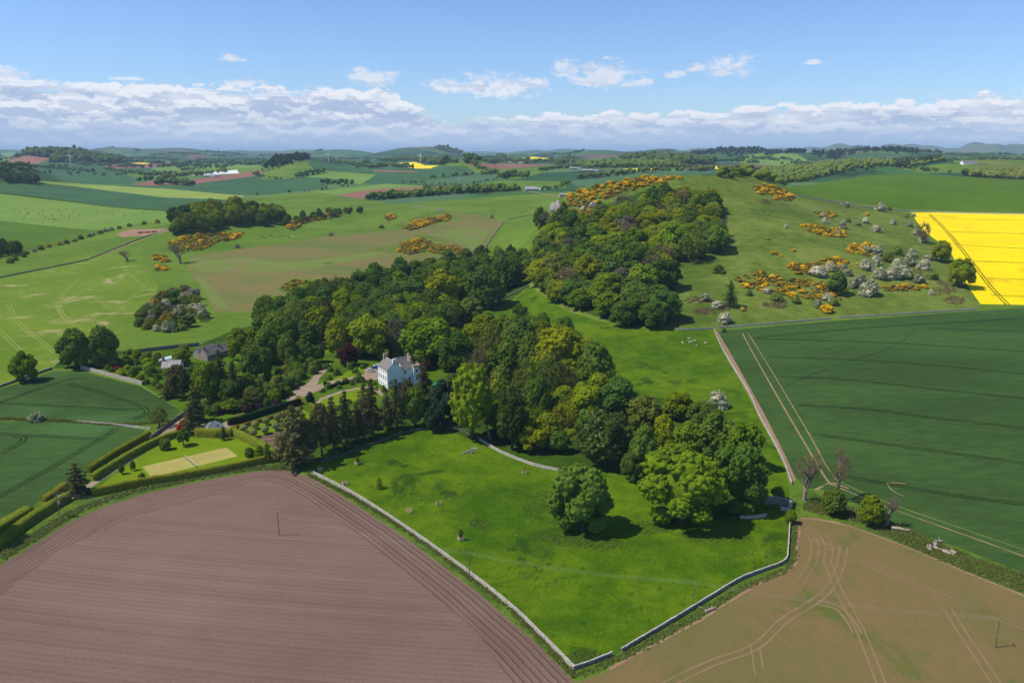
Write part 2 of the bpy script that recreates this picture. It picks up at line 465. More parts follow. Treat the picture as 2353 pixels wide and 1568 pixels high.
def far_mat():
    """open farmland beyond the fields drawn one by one: a patchwork of crops"""
    m, N, b, out = new_mat('far_farmland')
    co = N.node('ShaderNodeTexCoord').outputs['Object']
    x, y, z = N.sep(co)
    cs = N.mapping(N.comb(x, y, 0.0), scale=(1 / 420, 1 / 560, 1), rot=(0, 0, 0.3))
    wob = N.node('ShaderNodeTexNoise'); N.link(cs, wob.inputs['Vector']); wob.inputs['Scale'].default_value = 0.9; wob.inputs['Detail'].default_value = 2
    v = N.node('ShaderNodeVectorMath'); v.operation = 'MULTIPLY_ADD'
    N.link(wob.outputs['Color'], v.inputs[0]); v.inputs[1].default_value = (0.6, 0.6, 0); N.link(cs, v.inputs[2])
    vo = N.node('ShaderNodeTexVoronoi'); vo.distance = 'CHEBYCHEV'; N.link(v.outputs[0], vo.inputs['Vector']); vo.inputs['Scale'].default_value = 1.0
    vo.inputs['Randomness'].default_value = 0.75
    cr = N.node('ShaderNodeValToRGB'); cr.color_ramp.interpolation = 'CONSTANT'
    rr, gg, bb = N.sep(vo.outputs['Color'])
    N.link(rr, cr.inputs[0])
    els = cr.color_ramp.elements
    stops = [(0.0, (0.045, 0.115, 0.028)), (0.16, (0.025, 0.075, 0.028)), (0.34, (0.075, 0.150, 0.035)), (0.50, (0.035, 0.095, 0.035)), (0.62, (0.10, 0.165, 0.05)),
             (0.74, (0.14, 0.085, 0.06)), (0.80, (0.05, 0.13, 0.03)), (0.90, (0.022, 0.060, 0.022))]
    els[0].position = 0; els[0].color = (*stops[0][1], 1)
    els[1].position = stops[1][0]; els[1].color = (*stops[1][1], 1)
    for p, c in stops[2:]:
        e = els.new(p); e.color = (*c, 1)
    f = N.noise(co, 0.004, 5, 0.6)
    c = N.mix(N.ss(f, 0.35, 0.65, 0.0, 0.35), cr.outputs[0], (0.06, 0.12, 0.03))
    # moor and rough ground on the hill tops
    hi = N.ss(N.m('ADD', z, N.m('MULTIPLY', f, 60.0)), 150.0, 195.0)
    c = N.mix(N.m('MULTIPLY', hi, 0.7), c, (0.11, 0.115, 0.05))
    wd = N.noise(cs, 2.2, 5, 0.6)
    c = N.mix(N.ss(wd, 0.56, 0.60, 0.0, 0.8), c, (0.018, 0.035, 0.016))
    N.link(c, b.inputs['Base Color'])
    return m


def L(r, g, b_):
    """sRGB 0-255 to linear"""
    o = []
    for q in (r, g, b_):
        q /= 255.0
        o.append(q / 12.92 if q <= 0.04045 else ((q + 0.055) / 1.055) ** 2.4)
    return tuple(o)


far_mat()
ground_mat('pasture', L(76, 102, 26), L(100, 122, 38), big=0.01, fine=0.9, tuft=0.35, bump=0.12)
ground_mat('pasture_vivid', L(54, 86, 4), L(92, 116, 10), big=0.022, fine=1.1, c3=L(42, 70, 12), c3_lo=0.58, c3_scale=0.035, tuft=0.85, bump=0.3)
ground_mat('pasture_rough', L(70, 90, 26), L(112, 124, 50), big=0.012, fine=0.9, c3=L(104, 100, 60), c3_lo=0.64, c3_scale=0.03, tuft=0.6, bump=0.25)
ground_mat('pasture_even', L(68, 94, 18), L(82, 108, 22), big=0.008, fine=0.7, tuft=0.15, bump=0.05)
ground_mat('pasture_pale', L(96, 124, 46), L(110, 134, 54), big=0.008, fine=0.6, tuft=0.1, bump=0.05)
ground_mat('winter_wheat', L(48, 70, 30), L(66, 92, 42), big=0.012, fine=1.6, c3=L(68, 98, 50), c3_lo=0.60, c3_scale=0.006, stretch=(0.6, 1.5), bump=0.10, rows=(1.35, 0.9), row_d=0.2)
ground_mat('wheat_teal', L(54, 84, 50), L(66, 98, 58), big=0.006, fine=0.5, bump=0.05)
ground_mat('wheat_dull', L(66, 94, 62), L(78, 106, 68), big=0.006, fine=0.5, bump=0.05)
ground_mat('spring_barley', L(86, 112, 24), L(106, 126, 36), big=0.012, fine=0.9, c3=L(150, 140, 92), c3_lo=0.57, c3_scale=0.028, rows=(0.55, 9.0), row_d=0.08, bump=0.08)
ground_mat('pale_strip', L(120, 138, 58), L(134, 150, 66), big=0.01, fine=0.5, bump=0.05)
ground_mat('sprouting_field', L(118, 106, 64), L(106, 110, 54), big=0.010, fine=1.6, c3=L(94, 108, 50), c3_lo=0.52, c3_scale=0.012, stretch=(0.5, 1.8), rot=0.12, rows=(1.45, 3.0), row_d=0.3, bump=0.12)
ground_mat('sprouting_near', L(120, 100, 64), L(102, 98, 54), big=0.022, fine=2.2, c3=L(84, 96, 40), c3_lo=0.57, c3_scale=0.03, stretch=(1.3, 0.8), rows=(0.10, 0.8), row_d=0.30, bump=0.16)
ground_mat('sprouting_green', L(108, 118, 58), L(100, 116, 52), big=0.02, fine=1.2, c3=L(120, 108, 66), c3_lo=0.55, c3_scale=0.03, bump=0.1)
ground_mat('brown_field', L(124, 88, 72), L(136, 98, 80), big=0.006, fine=0.5, bump=0.05)
ground_mat('pink_field', L(160, 128, 106), L(172, 140, 116), big=0.006, fine=0.5, bump=0.05)
ground_mat('rapeseed', L(232, 200, 0), L(246, 216, 2), big=0.03, fine=2.0, c3=L(214, 178, 0), c3_lo=0.60, c3_scale=0.02, bump=0.3, rows=(1.45, 1.5), row_d=0.10)
ground_mat('rape_far', L(222, 196, 20), L(236, 208, 24), big=0.01, fine=0.3, bump=0.0)
ground_mat('plastic_sheet', L(205, 205, 205), L(220, 220, 220), big=0.02, fine=0.3, rows=(1.2, 8.0), row_d=0.2, bump=0.0)
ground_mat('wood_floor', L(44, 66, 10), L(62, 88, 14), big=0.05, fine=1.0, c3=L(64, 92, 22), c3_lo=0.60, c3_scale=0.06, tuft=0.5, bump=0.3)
ground_mat('garden_ground', L(54, 84, 10), L(82, 106, 18), big=0.05, fine=1.0, c3=L(90, 80, 56), c3_lo=0.63, c3_scale=0.09, tuft=0.5, bump=0.25)
ground_mat('lawn', L(92, 114, 10), L(106, 126, 14), big=0.06, fine=1.4, bump=0.06, tuft=0.2)
ground_mat('dry_court', L(148, 140, 76), L(162, 152, 84), big=0.08, fine=1.4, bump=0.03, tuft=0.1)
ground_mat('gravel', L(134, 116, 98), L(150, 132, 112), big=0.15, fine=2.5, bump=0.06)
ground_mat('verge_grass', L(70, 96, 28), L(98, 122, 40), big=0.05, fine=1.6, c3=L(132, 130, 78), c3_lo=0.62, c3_scale=0.12, tuft=0.9, bump=0.4)
ground_mat('bare_soil', L(134, 106, 84), L(150, 120, 96), big=0.1, fine=1.6, bump=0.12)
ground_mat('track_dirt', L(128, 110, 80), L(146, 124, 92), big=0.1, fine=1.2, c3=L(84, 88, 44), c3_lo=0.60, c3_scale=0.10, bump=0.08)
ground_mat('track_green', L(16, 30, 12), L(22, 40, 16), big=0.1, fine=1.2, c3=L(110, 100, 60), c3_lo=0.68, c3_scale=0.06, bump=0.1)
ground_mat('track_olive', L(134, 110, 82), L(122, 104, 74), big=0.05, fine=1.2, c3=L(92, 92, 48), c3_lo=0.58, c3_scale=0.05, bump=0.1)
ground_mat('track_barley', L(124, 132, 56), L(140, 140, 76), big=0.05, fine=1.2, bump=0.05)
ground_mat('track_rape', L(96, 104, 10), L(120, 120, 8), big=0.05, fine=1.2, bump=0.1)
ground_mat('garden_bed', L(92, 76, 62), L(112, 92, 76), big=0.2, fine=2.0, rows=(0.9, 1.6), row_d=0.5, bump=0.2)
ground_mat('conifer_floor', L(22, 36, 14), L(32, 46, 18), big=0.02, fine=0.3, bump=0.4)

# ------------------------------------------------------------------ fields drawn on the picture, later ones lie on top
E = 2900
W_ = -520
ploughed_edge = [(W_, 1560), (-250, 1400), (0, 1296), (80, 1249), (150, 1203), (230, 1165), (330, 1133), (450, 1106), (590, 1081), (640, 1077), (700, 1090), (760, 1122), (800, 1148), (900, 1212),
                 (1000, 1286), (1100, 1362), (1230, 1474), (1316, 1562), (1420, 1700)]
headland_in = [(1240, 1700), (1175, 1568), (1100, 1455), (1000, 1368), (900, 1288), (770, 1185), (640, 1110), (590, 1104), (480, 1140), (300, 1188), (130, 1268), (0, 1367), (-200, 1540), (-330, 1700)]
FIELDS = [
    # name, material, outline
    ('pasture_field', 'pasture', [(W_, 600), (W_, 442), (0, 444), (500, 460), (700, 452), (900, 468), (1080, 456), (1290, 442), (1560, 404), (1700, 400), (1830, 432), (1986, 403), (2094, 401), (2217, 406), (2352, 413), (E, 420),
                          (E, 1700), (W_, 1700)]),
    # far strips, plain to the left of the crag
    ('farmland', 'pasture_pale', [(0, 352), (36, 350), (20, 372), (0, 374)]),
    ('farmland', 'brown_field', [(0, 374), (64, 358), (113, 363), (100, 371), (81, 379), (0, 379)]),
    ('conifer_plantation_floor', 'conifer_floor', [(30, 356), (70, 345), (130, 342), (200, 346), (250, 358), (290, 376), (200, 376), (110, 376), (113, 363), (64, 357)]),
    ('farmland', 'wheat_teal', [(150, 372), (290, 377), (240, 392), (100, 388), (60, 378)]),
    ('farmland', 'brown_field', [(233, 381), (300, 374), (415, 370), (436, 374), (343, 386), (258, 387)]),
    ('farmland', 'rape_far', [(305, 373.5), (350, 374.5), (325, 377.5)]),
    ('farmland', 'pasture_pale', [(345, 387), (440, 375), (560, 377), (600, 384), (440, 392), (360, 392)]),
    ('farmland', 'pasture', [(340, 394), (520, 388), (600, 384), (590, 402), (440, 406), (330, 410), (200, 402)]),
    ('farmland', 'wheat_teal', [(80, 398), (260, 396), (330, 411), (298, 423), (150, 418), (92, 415)]),
    ('farmland', 'brown_field', [(298, 424), (363, 413), (454, 411), (577, 394), (605, 389), (604, 398), (577, 406), (442, 423), (343, 427)]),
    ('polytunnel_field', 'plastic_sheet', [(436, 403), (500, 394), (545, 390), (549, 398), (500, 400)]),
    ('wheat_field', 'wheat_teal', [(345, 428), (442, 424), (600, 408), (680, 414), (760, 425), (729, 436), (600, 448), (560, 449), (375, 433)]),
    ('farmland', 'pasture', [(592, 404), (640, 385), (700, 366), (719, 390), (680, 405), (655, 413), (604, 412)]),
    ('farmland', 'wheat_teal', [(702, 366), (760, 375), (881, 396), (800, 396), (722, 390)]),
    ('farmland', 'pasture_pale', [(722, 391), (800, 396), (864, 401), (830, 423), (754, 409), (690, 406)]),
    ('farmland', 'wheat_teal', [(847, 424), (866, 402), (1026, 380), (1065, 378), (1085, 394), (940, 418)]),
    ('farmland', 'wheat_dull', [(940, 420), (1092, 401), (1154, 399), (1160, 413), (1060, 427), (920, 421)]),
    ('farmland', 'rape_far', [(870, 379), (920, 374), (955, 372), (975, 380), (1009, 380.5), (990, 387), (955, 387.5), (935, 385), (920, 380)]),
    ('farmland', 'wheat_teal', [(845, 386), (915, 384), (970, 391), (900, 396), (846, 391)]),
    ('farmland', 'brown_field', [(850, 390), (960, 394), (960, 396.5), (860, 394)]),
    ('farmland', 'pasture', [(1012, 380), (1060, 374), (1085, 380), (1120, 389), (1174, 388.5), (1260, 380), (1300, 379), (1240, 398), (1200, 410), (1170, 412), (1160, 398), (1100, 398), (1070, 382)]),
    ('farmland', 'brown_field', [(1072, 375), (1154, 377), (1265, 378), (1174, 388), (1110, 388.5), (1085, 381)]),
    ('farmland', 'pasture_pale', [(714, 440), (891, 422), (994, 427), (768, 449)]),
    ('farmland', 'brown_field', [(768, 449), (866, 434), (994, 427), (1040, 428), (945, 436), (840, 450), (837, 458)]),
    ('farmland', 'pasture', [(560, 455), (714, 441), (768, 450), (837, 459), (906, 468), (770, 470), (700, 474), (600, 462)]),
    ('wheat_field', 'wheat_dull', [(849, 460), (1043, 444), (1080, 446), (1068, 456), (906, 469)]),
    ('farmland', 'pasture', [(1060, 427), (1160, 414), (1310, 418), (1300, 432), (1180, 434), (1130, 441)]),
    ('farmland', 'wheat_dull', [(1311, 419), (1326, 411), (1424, 405), (1520, 396), (1657, 392), (1620, 401), (1522, 409), (1424, 414), (1326, 429)]),
    ('farmland', 'rape_far', [(1429, 387.5), (1507, 387), (1507, 391.5), (1460, 390.5)]),
    ('farmland', 'rape_far', [(1618, 384), (1645, 381.5), (1672, 385), (1664, 389), (1625, 387)]),
    ('farmland', 'wheat_teal', [(1603, 406), (1657, 394), (1731, 394), (1731, 403), (1669, 409)]),
    ('farmland', 'rape_far', [(1191, 363.5), (1225, 360), (1266, 365), (1237, 367.5)]),
    ('farmland', 'pink_field', [(1165, 367), (1190, 366), (1220, 372), (1190, 374), (1160, 372)]),
    ('farmland', 'pink_field', [(1775, 386), (1830, 382), (1873, 379), (1871, 388), (1775, 391.5)]),
    ('farmland', 'wheat_teal', [(1560, 364), (1620, 358), (1680, 366), (1690, 374), (1620, 379), (1570, 374)]),
    ('farmland', 'pasture_pale', [(1700, 358), (1760, 350), (1830, 354), (1860, 370), (1800, 382), (1700, 376)]),
    ('farmland', 'wheat_teal', [(1950, 355), (2010, 352), (2110, 358), (2060, 368), (1990, 370)]),
    ('moor', 'pasture_rough', [(2165, 362), (2352, 356), (E, 356), (E, 384), (2352, 384), (2200, 376)]),
    ('pasture_field', 'pasture', [(2060, 388), (2101, 386), (2167, 376), (2352, 386), (E, 390), (E, 402), (2352, 402), (2217, 396), (2128, 399)]),
    # plain on the left, nearer
    ('barley_field', 'pale_strip', [(60, 412), (92, 416), (191, 423), (375, 433), (562, 450), (545, 459), (375, 453), (177, 429), (99, 421), (40, 418)]),
    ('wheat_field', 'wheat_teal', [(W_, 410), (0, 422), (102, 422), (177, 430), (375, 454), (530, 460), (500, 480), (424, 487), (272, 477), (0, 444), (W_, 400)]),
    ('cattle_pasture', 'pasture_pale', [(W_, 420), (0, 446), (272, 478), (424, 488), (405, 509), (293, 514), (266, 529), (204, 528), (0, 507), (W_, 490)]),
    ('pasture_field', 'pasture_even', [(W_, 500), (0, 508), (204, 528), (245, 530), (204, 548), (150, 562), (72, 576), (0, 590), (W_, 640)]),
    ('pasture_field', 'pasture', [(W_, 660), (0, 610), (61, 585), (146, 562), (238, 536), (293, 524), (392, 514), (392, 529), (327, 549), (204, 595), (0, 638), (W_, 720)]),
    ('feeding_ground', 'bare_soil', [(266, 537), (300, 527), (345, 526), (388, 525), (380, 531), (335, 541), (280, 545)]),
    ('pasture_field', 'pasture', [(206, 597), (327, 551), (392, 531), (380, 550), (392, 578), (354, 596), (306, 599)]),
    ('barley_field', 'spring_barley', [(W_, 740), (0, 641), (170, 605), (320, 599), (345, 618), (365, 656), (340, 705), (300, 728), (240, 756), (180, 790), (140, 840), (60, 866), (0, 888), (W_, 1000)]),
    ('sprouting_field', 'sprouting_field', [(436, 590), (545, 573), (770, 541), (923, 528), (1059, 505), (1042, 488), (1090, 492), (1158, 508), (1113, 571), (1080, 600), (1000, 660), (850, 700), (600, 735), (492, 713), (480, 690), (455, 650), (430, 620)]),
    ('sprouting_patch', 'sprouting_green', [(436, 592), (500, 596), (560, 590), (640, 602), (700, 600), (780, 590), (900, 572), (850, 592), (720, 616), (600, 626), (520, 622), (460, 625), (440, 612)]),
    ('sprouting_patch', 'sprouting_green', [(452, 640), (468, 636), (500, 676), (528, 706), (510, 711), (484, 692)]),
    ('sprouting_patch', 'sprouting_green', [(985, 540), (1060, 522), (1120, 530), (1108, 560), (1085, 575), (1060, 560), (1020, 548)]),
    ('grass_bank', 'pasture_rough', [(855, 575), (923, 554), (967, 535), (1022, 554), (1066, 571), (1072, 594), (991, 584), (916, 582), (865, 580)]),
    ('grass_bank', 'pasture_rough', [(900, 520), (960, 496), (1010, 484), (1040, 486), (1052, 500), (1000, 515), (930, 527)]),
    ('grass_bank', 'pasture_rough', [(640, 663), (668, 639), (735, 638), (710, 656), (681, 679), (647, 677)]),
    ('grass_bank', 'verge_grass', [(736, 606), (756, 601), (768, 603), (752, 608)]),
    # the crag and the slope with gorse
    ('hillside', 'pasture_rough', [(1560, 405), (1700, 402), (1800, 424), (1830, 447), (1960, 466), (2090, 487), (2110, 520), (2150, 560), (2210, 620), (2250, 700), (2245, 711), (1900, 735), (1640, 756), (1540, 756),
                                   (1420, 748), (1300, 712), (1215, 655), (1230, 560), (1270, 490), (1290, 446), (1400, 425)]),
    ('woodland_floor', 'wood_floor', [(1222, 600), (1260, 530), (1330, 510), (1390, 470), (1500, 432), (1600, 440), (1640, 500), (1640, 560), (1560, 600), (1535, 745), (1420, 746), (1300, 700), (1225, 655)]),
    ('pasture_field', 'pasture_even', [(1795, 434), (1850, 426), (1986, 403), (2094, 400), (2217, 405), (2352, 412), (E, 420), (E, 520), (2352, 488), (2082, 481), (1950, 464), (1834, 447), (1814, 440)]),
    ('rapeseed_field', 'rapeseed', [(2092, 488), (2200, 489), (2352, 492), (E, 505), (E, 700), (2352, 700), (2252, 698), (2225, 660), (2180, 572), (2120, 530)]),
    # the great vivid pasture around and below the garden
    ('pasture_field', 'pasture_vivid', [(636, 1076), (700, 1085), (725, 1100), (830, 1147), (950, 1224), (1080, 1318), (1180, 1398), (1250, 1466), (1319, 1536), (1405, 1506), (1560, 1417), (1700, 1333), (1803, 1292), (1812, 1250), (1813, 1190), (1816, 1150),
                                        (1802, 1065), (1745, 960), (1680, 840), (1639, 757), (1545, 757), (1420, 750), (1300, 714), (1216, 658), (1180, 690), (1110, 722), (1020, 760), (900, 900), (700, 1000)]),
    ('wheat_field', 'winter_wheat', [(1648, 760), (1900, 738), (2245, 714), (2352, 707), (E, 690), (E, 1480), (2352, 1316), (2200, 1258), (2050, 1208), (1950, 1150), (1900, 1130), (1850, 1120), (1818, 1082), (1806, 1050), (1752, 945), (1690, 832)]),
    ('field_margin', 'bare_soil', [(1643, 760), (1649, 762), (1690, 832), (1753, 945), (1806, 1050), (1828, 1100), (1820, 1110), (1802, 1060), (1747, 957), (1683, 839)]),
    ('grass_verge', 'verge_grass', [(1818, 1140), (1850, 1120), (1900, 1125), (1955, 1148), (2050, 1204), (2200, 1256), (2352, 1314), (E, 1475), (E, 1540), (2352, 1362), (2260, 1330), (2090, 1255), (1960, 1207), (1870, 1187), (1826, 1192), (1816, 1200)]),
    ('grass_verge', 'verge_grass', [(1319, 1536), (1405, 1506), (1560, 1417), (1700, 1333), (1803, 1292), (1812, 1250), (1816, 1190), (1832, 1190), (1826, 1250), (1820, 1300), (1716, 1350), (1640, 1405), (1560, 1444), (1420, 1516), (1380, 1544), (1330, 1562), (1318, 1560)]),
    ('sprouting_field', 'sprouting_near', [(1829, 1192), (1870, 1187), (1960, 1207), (2090, 1255), (2260, 1330), (2352, 1364), (E, 1545), (E, 1700), (1440, 1700), (1322, 1566), (1384, 1545), (1424, 1518), (1564, 1446), (1645, 1406), (1720, 1352), (1824, 1300)]),
    ('grass_verge', 'verge_grass', [(700, 1080), (730, 1096), (832, 1150), (950, 1228), (1080, 1322), (1180, 1402), (1250, 1470), (1320, 1540), (1325, 1566), (1230, 1480), (1100, 1368), (1000, 1292), (900, 1218), (800, 1154), (700, 1094)]),
    ('ploughed_field', 'furrow_in', headland_in + [(-330, 1702)]),
    ('ploughed_headland', 'furrow_edge', ploughed_edge + headland_in),
    # green wheat on the left
    ('wheat_field', 'winter_wheat', [(W_, 1100), (0, 892), (60, 876), (120, 853), (180, 850), (325, 888), (412, 940), (400, 958), (345, 968), (330, 972), (0, 957), (W_, 960)]),
    ('grass_verge', 'verge_grass', [(W_, 960), (0, 957), (330, 971), (400, 958), (412, 940), (430, 950), (340, 1003), (330, 985), (290, 978), (170, 968), (0, 966), (W_, 972)]),
    ('wheat_field', 'winter_wheat', [(W_, 972), (0, 967), (170, 969), (290, 979), (330, 986), (338, 1000), (205, 1075), (150, 1108), (100, 1150), (60, 1172), (0, 1190), (W_, 1420)]),
    ('grass_verge', 'verge_grass', [(W_, 1420), (0, 1190), (60, 1172), (150, 1108), (338, 1001), (430, 950), (450, 960), (345, 1020), (215, 1130), (635, 1060), (690, 1080), (640, 1078), (590, 1082), (450, 1107), (330, 1134), (230, 1166), (150, 1204), (80, 1250), (0, 1297), (-250, 1401), (W_, 1560)]),
    # estate: wood floor and garden
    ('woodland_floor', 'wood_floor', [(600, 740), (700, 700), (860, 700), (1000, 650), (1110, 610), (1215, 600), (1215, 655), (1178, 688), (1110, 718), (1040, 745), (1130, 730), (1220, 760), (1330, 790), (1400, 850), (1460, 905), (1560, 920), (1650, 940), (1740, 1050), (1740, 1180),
                                      (1640, 1195), (1530, 1180), (1470, 1110), (1420, 1085), (1290, 1078), (1180, 1050), (1120, 1022), (1020, 985), (960, 990), (860, 1020), (730, 1060), (690, 1078), (632, 1050), (540, 985), (440, 960), (412, 940), (330, 885), (190, 848), (120, 845), (180, 790), (290, 808), (460, 790), (520, 765)]),
    ('garden', 'garden_ground', [(190, 848), (280, 815), (458, 794), (540, 800), (620, 850), (690, 870), (760, 790), (850, 770), (960, 800), (1050, 850), (1050, 900), (960, 925), (860, 950), (760, 960), (640, 1000), (632, 1045), (540, 985), (440, 960), (412, 940), (330, 885)]),
    ('pasture_field', 'pasture', [(284, 812), (300, 735), (345, 700), (480, 715), (590, 715), (600, 740), (520, 765), (460, 790)]),
    ('kitchen_lawn', 'lawn', [(212, 1128), (330, 1045), (420, 1000), (450, 985), (536, 986), (632, 1048), (420, 1092), (215, 1132)]),
    ('tennis_court', 'dry_court', [(327, 1071), (520, 1027), (546, 1047), (348, 1096)]),
    ('topiary_lawn', 'lawn', [(550, 990), (690, 936), (720, 955), (700, 975), (580, 1004)]),
    ('vegetable_bed', 'garden_bed', [(585, 1006), (690, 975), (720, 1000), (640, 1035)]),
    ('lawn', 'lawn', [(735, 880), (770, 868), (800, 852), (838, 840), (836, 856), (812, 868), (760, 885), (720, 893)]),
    ('lawn', 'lawn', [(722, 926), (740, 912), (785, 898), (838, 884), (846, 893), (838, 912), (800, 925), (720, 950)]),
    ('lawn', 'lawn', [(735, 800), (760, 793), (770, 806), (745, 812)]),
    ('drive', 'gravel', [(655, 916), (682, 890), (706, 880), (722, 862), (745, 838), (762, 832), (752, 848), (734, 868), (728, 884), (770, 872), (806, 866), (838, 858), (836, 848), (848, 842), (866, 846), (872, 862), (868, 872), (836, 872), (806, 876), (770, 885), (722, 900), (690, 916), (664, 922)]),
    ('garden_path', 'gravel', [(722, 930), (735, 914), (780, 898), (840, 886), (870, 892), (880, 905), (876, 910), (862, 897), (838, 890), (782, 902), (742, 917), (727, 932)]),
    ('drive', 'gravel', [(0, 1238), (100, 1178), (210, 1106), (300, 1048), (345, 1014), (372, 988), (400, 968), (425, 952), (470, 918), (492, 905), (498, 908), (470, 928), (450, 950), (462, 975), (452, 990), (410, 985), (380, 1002), (350, 1022), (306, 1054), (216, 1114), (106, 1186), (0, 1248)]),
    ('drive', 'gravel', [(505, 975), (530, 962), (560, 960), (590, 945), (600, 948), (540, 975), (520, 985)]),
]
SPECIAL_KIND = {}


def build_ground():
    # rows of the ploughed ground
    a = hit(120, 1440); b = hit(1050, 1520)
    dr = math.atan2(b.y - a.y, b.x - a.x) + math.pi / 2
    furrow_mat('furrow_in', L(104, 83, 70), L(126, 102, 89), False, dr, 2.0, 0.5)
    furrow_mat('furrow_edge', L(96, 76, 65), L(122, 99, 86), True, 0, 1.8, 0.75)
    polys = []
    pts = []; edges = []
    for (name, mat, px) in FIELDS:
        w = trace(px, 11.0, closed=True)
        P = np.array([(math.atan2(q.x, q.y), math.log(math.hypot(q.x, q.y))) for q in w])
        # drop points that nearly coincide
        keep = [0]
        for i in range(1, len(P)):
            if np.hypot(*(P[i] - P[keep[-1]])) > 0.0012: keep.append(i)
        P = P[keep]
        polys.append(P)
        o = len(pts)
        pts += [tuple(q) for q in P]
        edges += [(o + i, o + (i + 1) % len(P)) for i in range(len(P))]
    nb = len(pts)
    # spread of free points over the sheet
    arr = np.array(pts)
    rings = np.arange(math.log(62), math.log(70000), 0.0115)
    cand = []
    for k, l in enumerate(rings):
        d = math.exp(l)
        st = 0.0085 if l > math.log(250) else 0.0075
        lim = 0.72
        az = np.arange(-lim, lim, st) + (k % 2) * st * 0.5
        cand.append(np.stack([az, np.full_like(az, l)], 1))
    cand.append(np.array([(s_ * a_, l_) for s_ in (-1, 1) for a_ in (0.74, 0.8, 0.9, 1.0, 1.08) for l_ in np.arange(math.log(62), math.log(70000), 0.1)]))
    cand = np.concatenate(cand)
    # keep free points off the outlines
    cell = 0.004
    occ = set()
    for q in arr:
        i, j = int(q[0] // cell), int(q[1] // cell)
        for di in (-1, 0, 1):
            for dj in (-1, 0, 1): occ.add((i + di, j + dj))
    ci = np.floor(cand / cell).astype(int)
    mask = np.array([(i, j) not in occ for i, j in ci])
    cand = cand[mask]
    allp = [Vector((float(p[0]), float(p[1]))) for p in pts] + [Vector((float(p[0]), float(p[1]))) for p in cand]
    V, Ed, F, _, _, _ = delaunay_2d_cdt(allp, edges, [], 0, 1e-7)
    V = np.array([(v.x, v.y) for v in V]); F = np.array([tuple(f) for f in F if len(f) == 3])
    d = np.exp(V[:, 1]); X = np.sin(V[:, 0]) * d; Y = np.cos(V[:, 0]) * d; Z = ground_z(X, Y)
    cen = V[F].mean(1)
    owner = np.full(len(F), -1)
    for k, P in enumerate(polys):
        lo = P.min(0); hi = P.max(0)
        idx = np.nonzero((cen[:, 0] > lo[0]) & (cen[:, 0] < hi[0]) & (cen[:, 1] > lo[1]) & (cen[:, 1] < hi[1]))[0]
        if not len(idx): continue
        c = cen[idx]; ins = np.zeros(len(idx), bool)
        Q = np.roll(P, -1, 0)
        for (x1, y1), (x2, y2) in zip(P, Q):
            if y1 == y2: continue
            cond = ((y1 > c[:, 1]) != (y2 > c[:, 1]))
            xi = (x2 - x1) * (c[:, 1] - y1) / (y2 - y1) + x1
            ins ^= cond & (c[:, 0] < xi)
        owner[idx[ins]] = k
    # groups: one object per field
    world_v = np.stack([X, Y, Z], 1)
    fb = np.array([(p.x, p.y) for p in trace(ploughed_edge, 6.0)])
    for k in range(-1, len(polys)):
        sel = F[owner == k]
        if not len(sel): continue
        name, mat = ('ground', 'far_farmland') if k < 0 else FIELDS[k][:2]
        used, inv = np.unique(sel, return_inverse=True)
        inv = inv.reshape(sel.shape)
        vv = world_v[used]
        me = bpy.data.meshes.new(name)
        me.vertices.add(len(vv)); me.vertices.foreach_set('co', vv.astype(np.float32).ravel())
        # wind upwards
        p0, p1, p2 = vv[inv[:, 0]], vv[inv[:, 1]], vv[inv[:, 2]]
        nz = (p1[:, 0] - p0[:, 0]) * (p2[:, 1] - p0[:, 1]) - (p1[:, 1] - p0[:, 1]) * (p2[:, 0] - p0[:, 0])
        inv[nz < 0] = inv[nz < 0][:, ::-1]
        me.loops.add(inv.size); me.loops.foreach_set('vertex_index', inv.ravel().astype(np.int32))
        me.polygons.add(len(inv)); me.polygons.foreach_set('loop_start', np.arange(0, inv.size, 3, dtype=np.int32))
        me.update(calc_edges=True)
        me.polygons.foreach_set('use_smooth', np.ones(len(inv), bool))
        if mat == 'furrow_edge':
            a0 = fb[:-1]; b0 = fb[1:]; ab = b0 - a0; L2 = (ab ** 2).sum(1)
            best = np.full(len(vv), 1e9)
            for s_ in range(len(a0)):
                t = np.clip(((vv[:, :2] - a0[s_]) @ ab[s_]) / max(L2[s_], 1e-6), 0, 1)
                best = np.minimum(best, np.hypot(*(vv[:, :2] - a0[s_] - t[:, None] * ab[s_]).T))
            at = me.attributes.new('row', 'FLOAT', 'POINT'); at.data.foreach_set('value', best.astype(np.float32))
        me.materials.append(MATS[mat])
        o = bpy.data.objects.new(name, me); COL.objects.link(o); o['kind'] = 'structure'
    return BVHTree.FromPolygons([tuple(v) for v in world_v.tolist()], F.tolist())


TERR = build_ground()


def gz(x, y):
    r = TERR.ray_cast(Vector((x, y, 5000)), Vector((0, 0, -1)))
    return r[0].z if r[0] is not None else float(ground_z(x, y))



# ------------------------------------------------------------------ tagging and object helpers
def tag(o, label=None, cat=None, group=None, kind=None):
    if label: o['label'] = label
    if cat: o['category'] = cat
    if group: o['group'] = group
    if kind: o['kind'] = kind
    return o


def link(name, me, parent=None, loc=None):
    o = bpy.data.objects.new(name, me); COL.objects.link(o)
    if parent is not None: o.parent = parent
    if loc is not None: o.location = loc
    return o


def empty(name, loc, rz=0.0, scale=(1, 1, 1)):
    o = bpy.data.objects.new(name, None); COL.objects.link(o)
    o.location = loc; o.rotation_euler = (0, 0, rz); o.scale = scale
    o.empty_display_size = 0.5
    return o


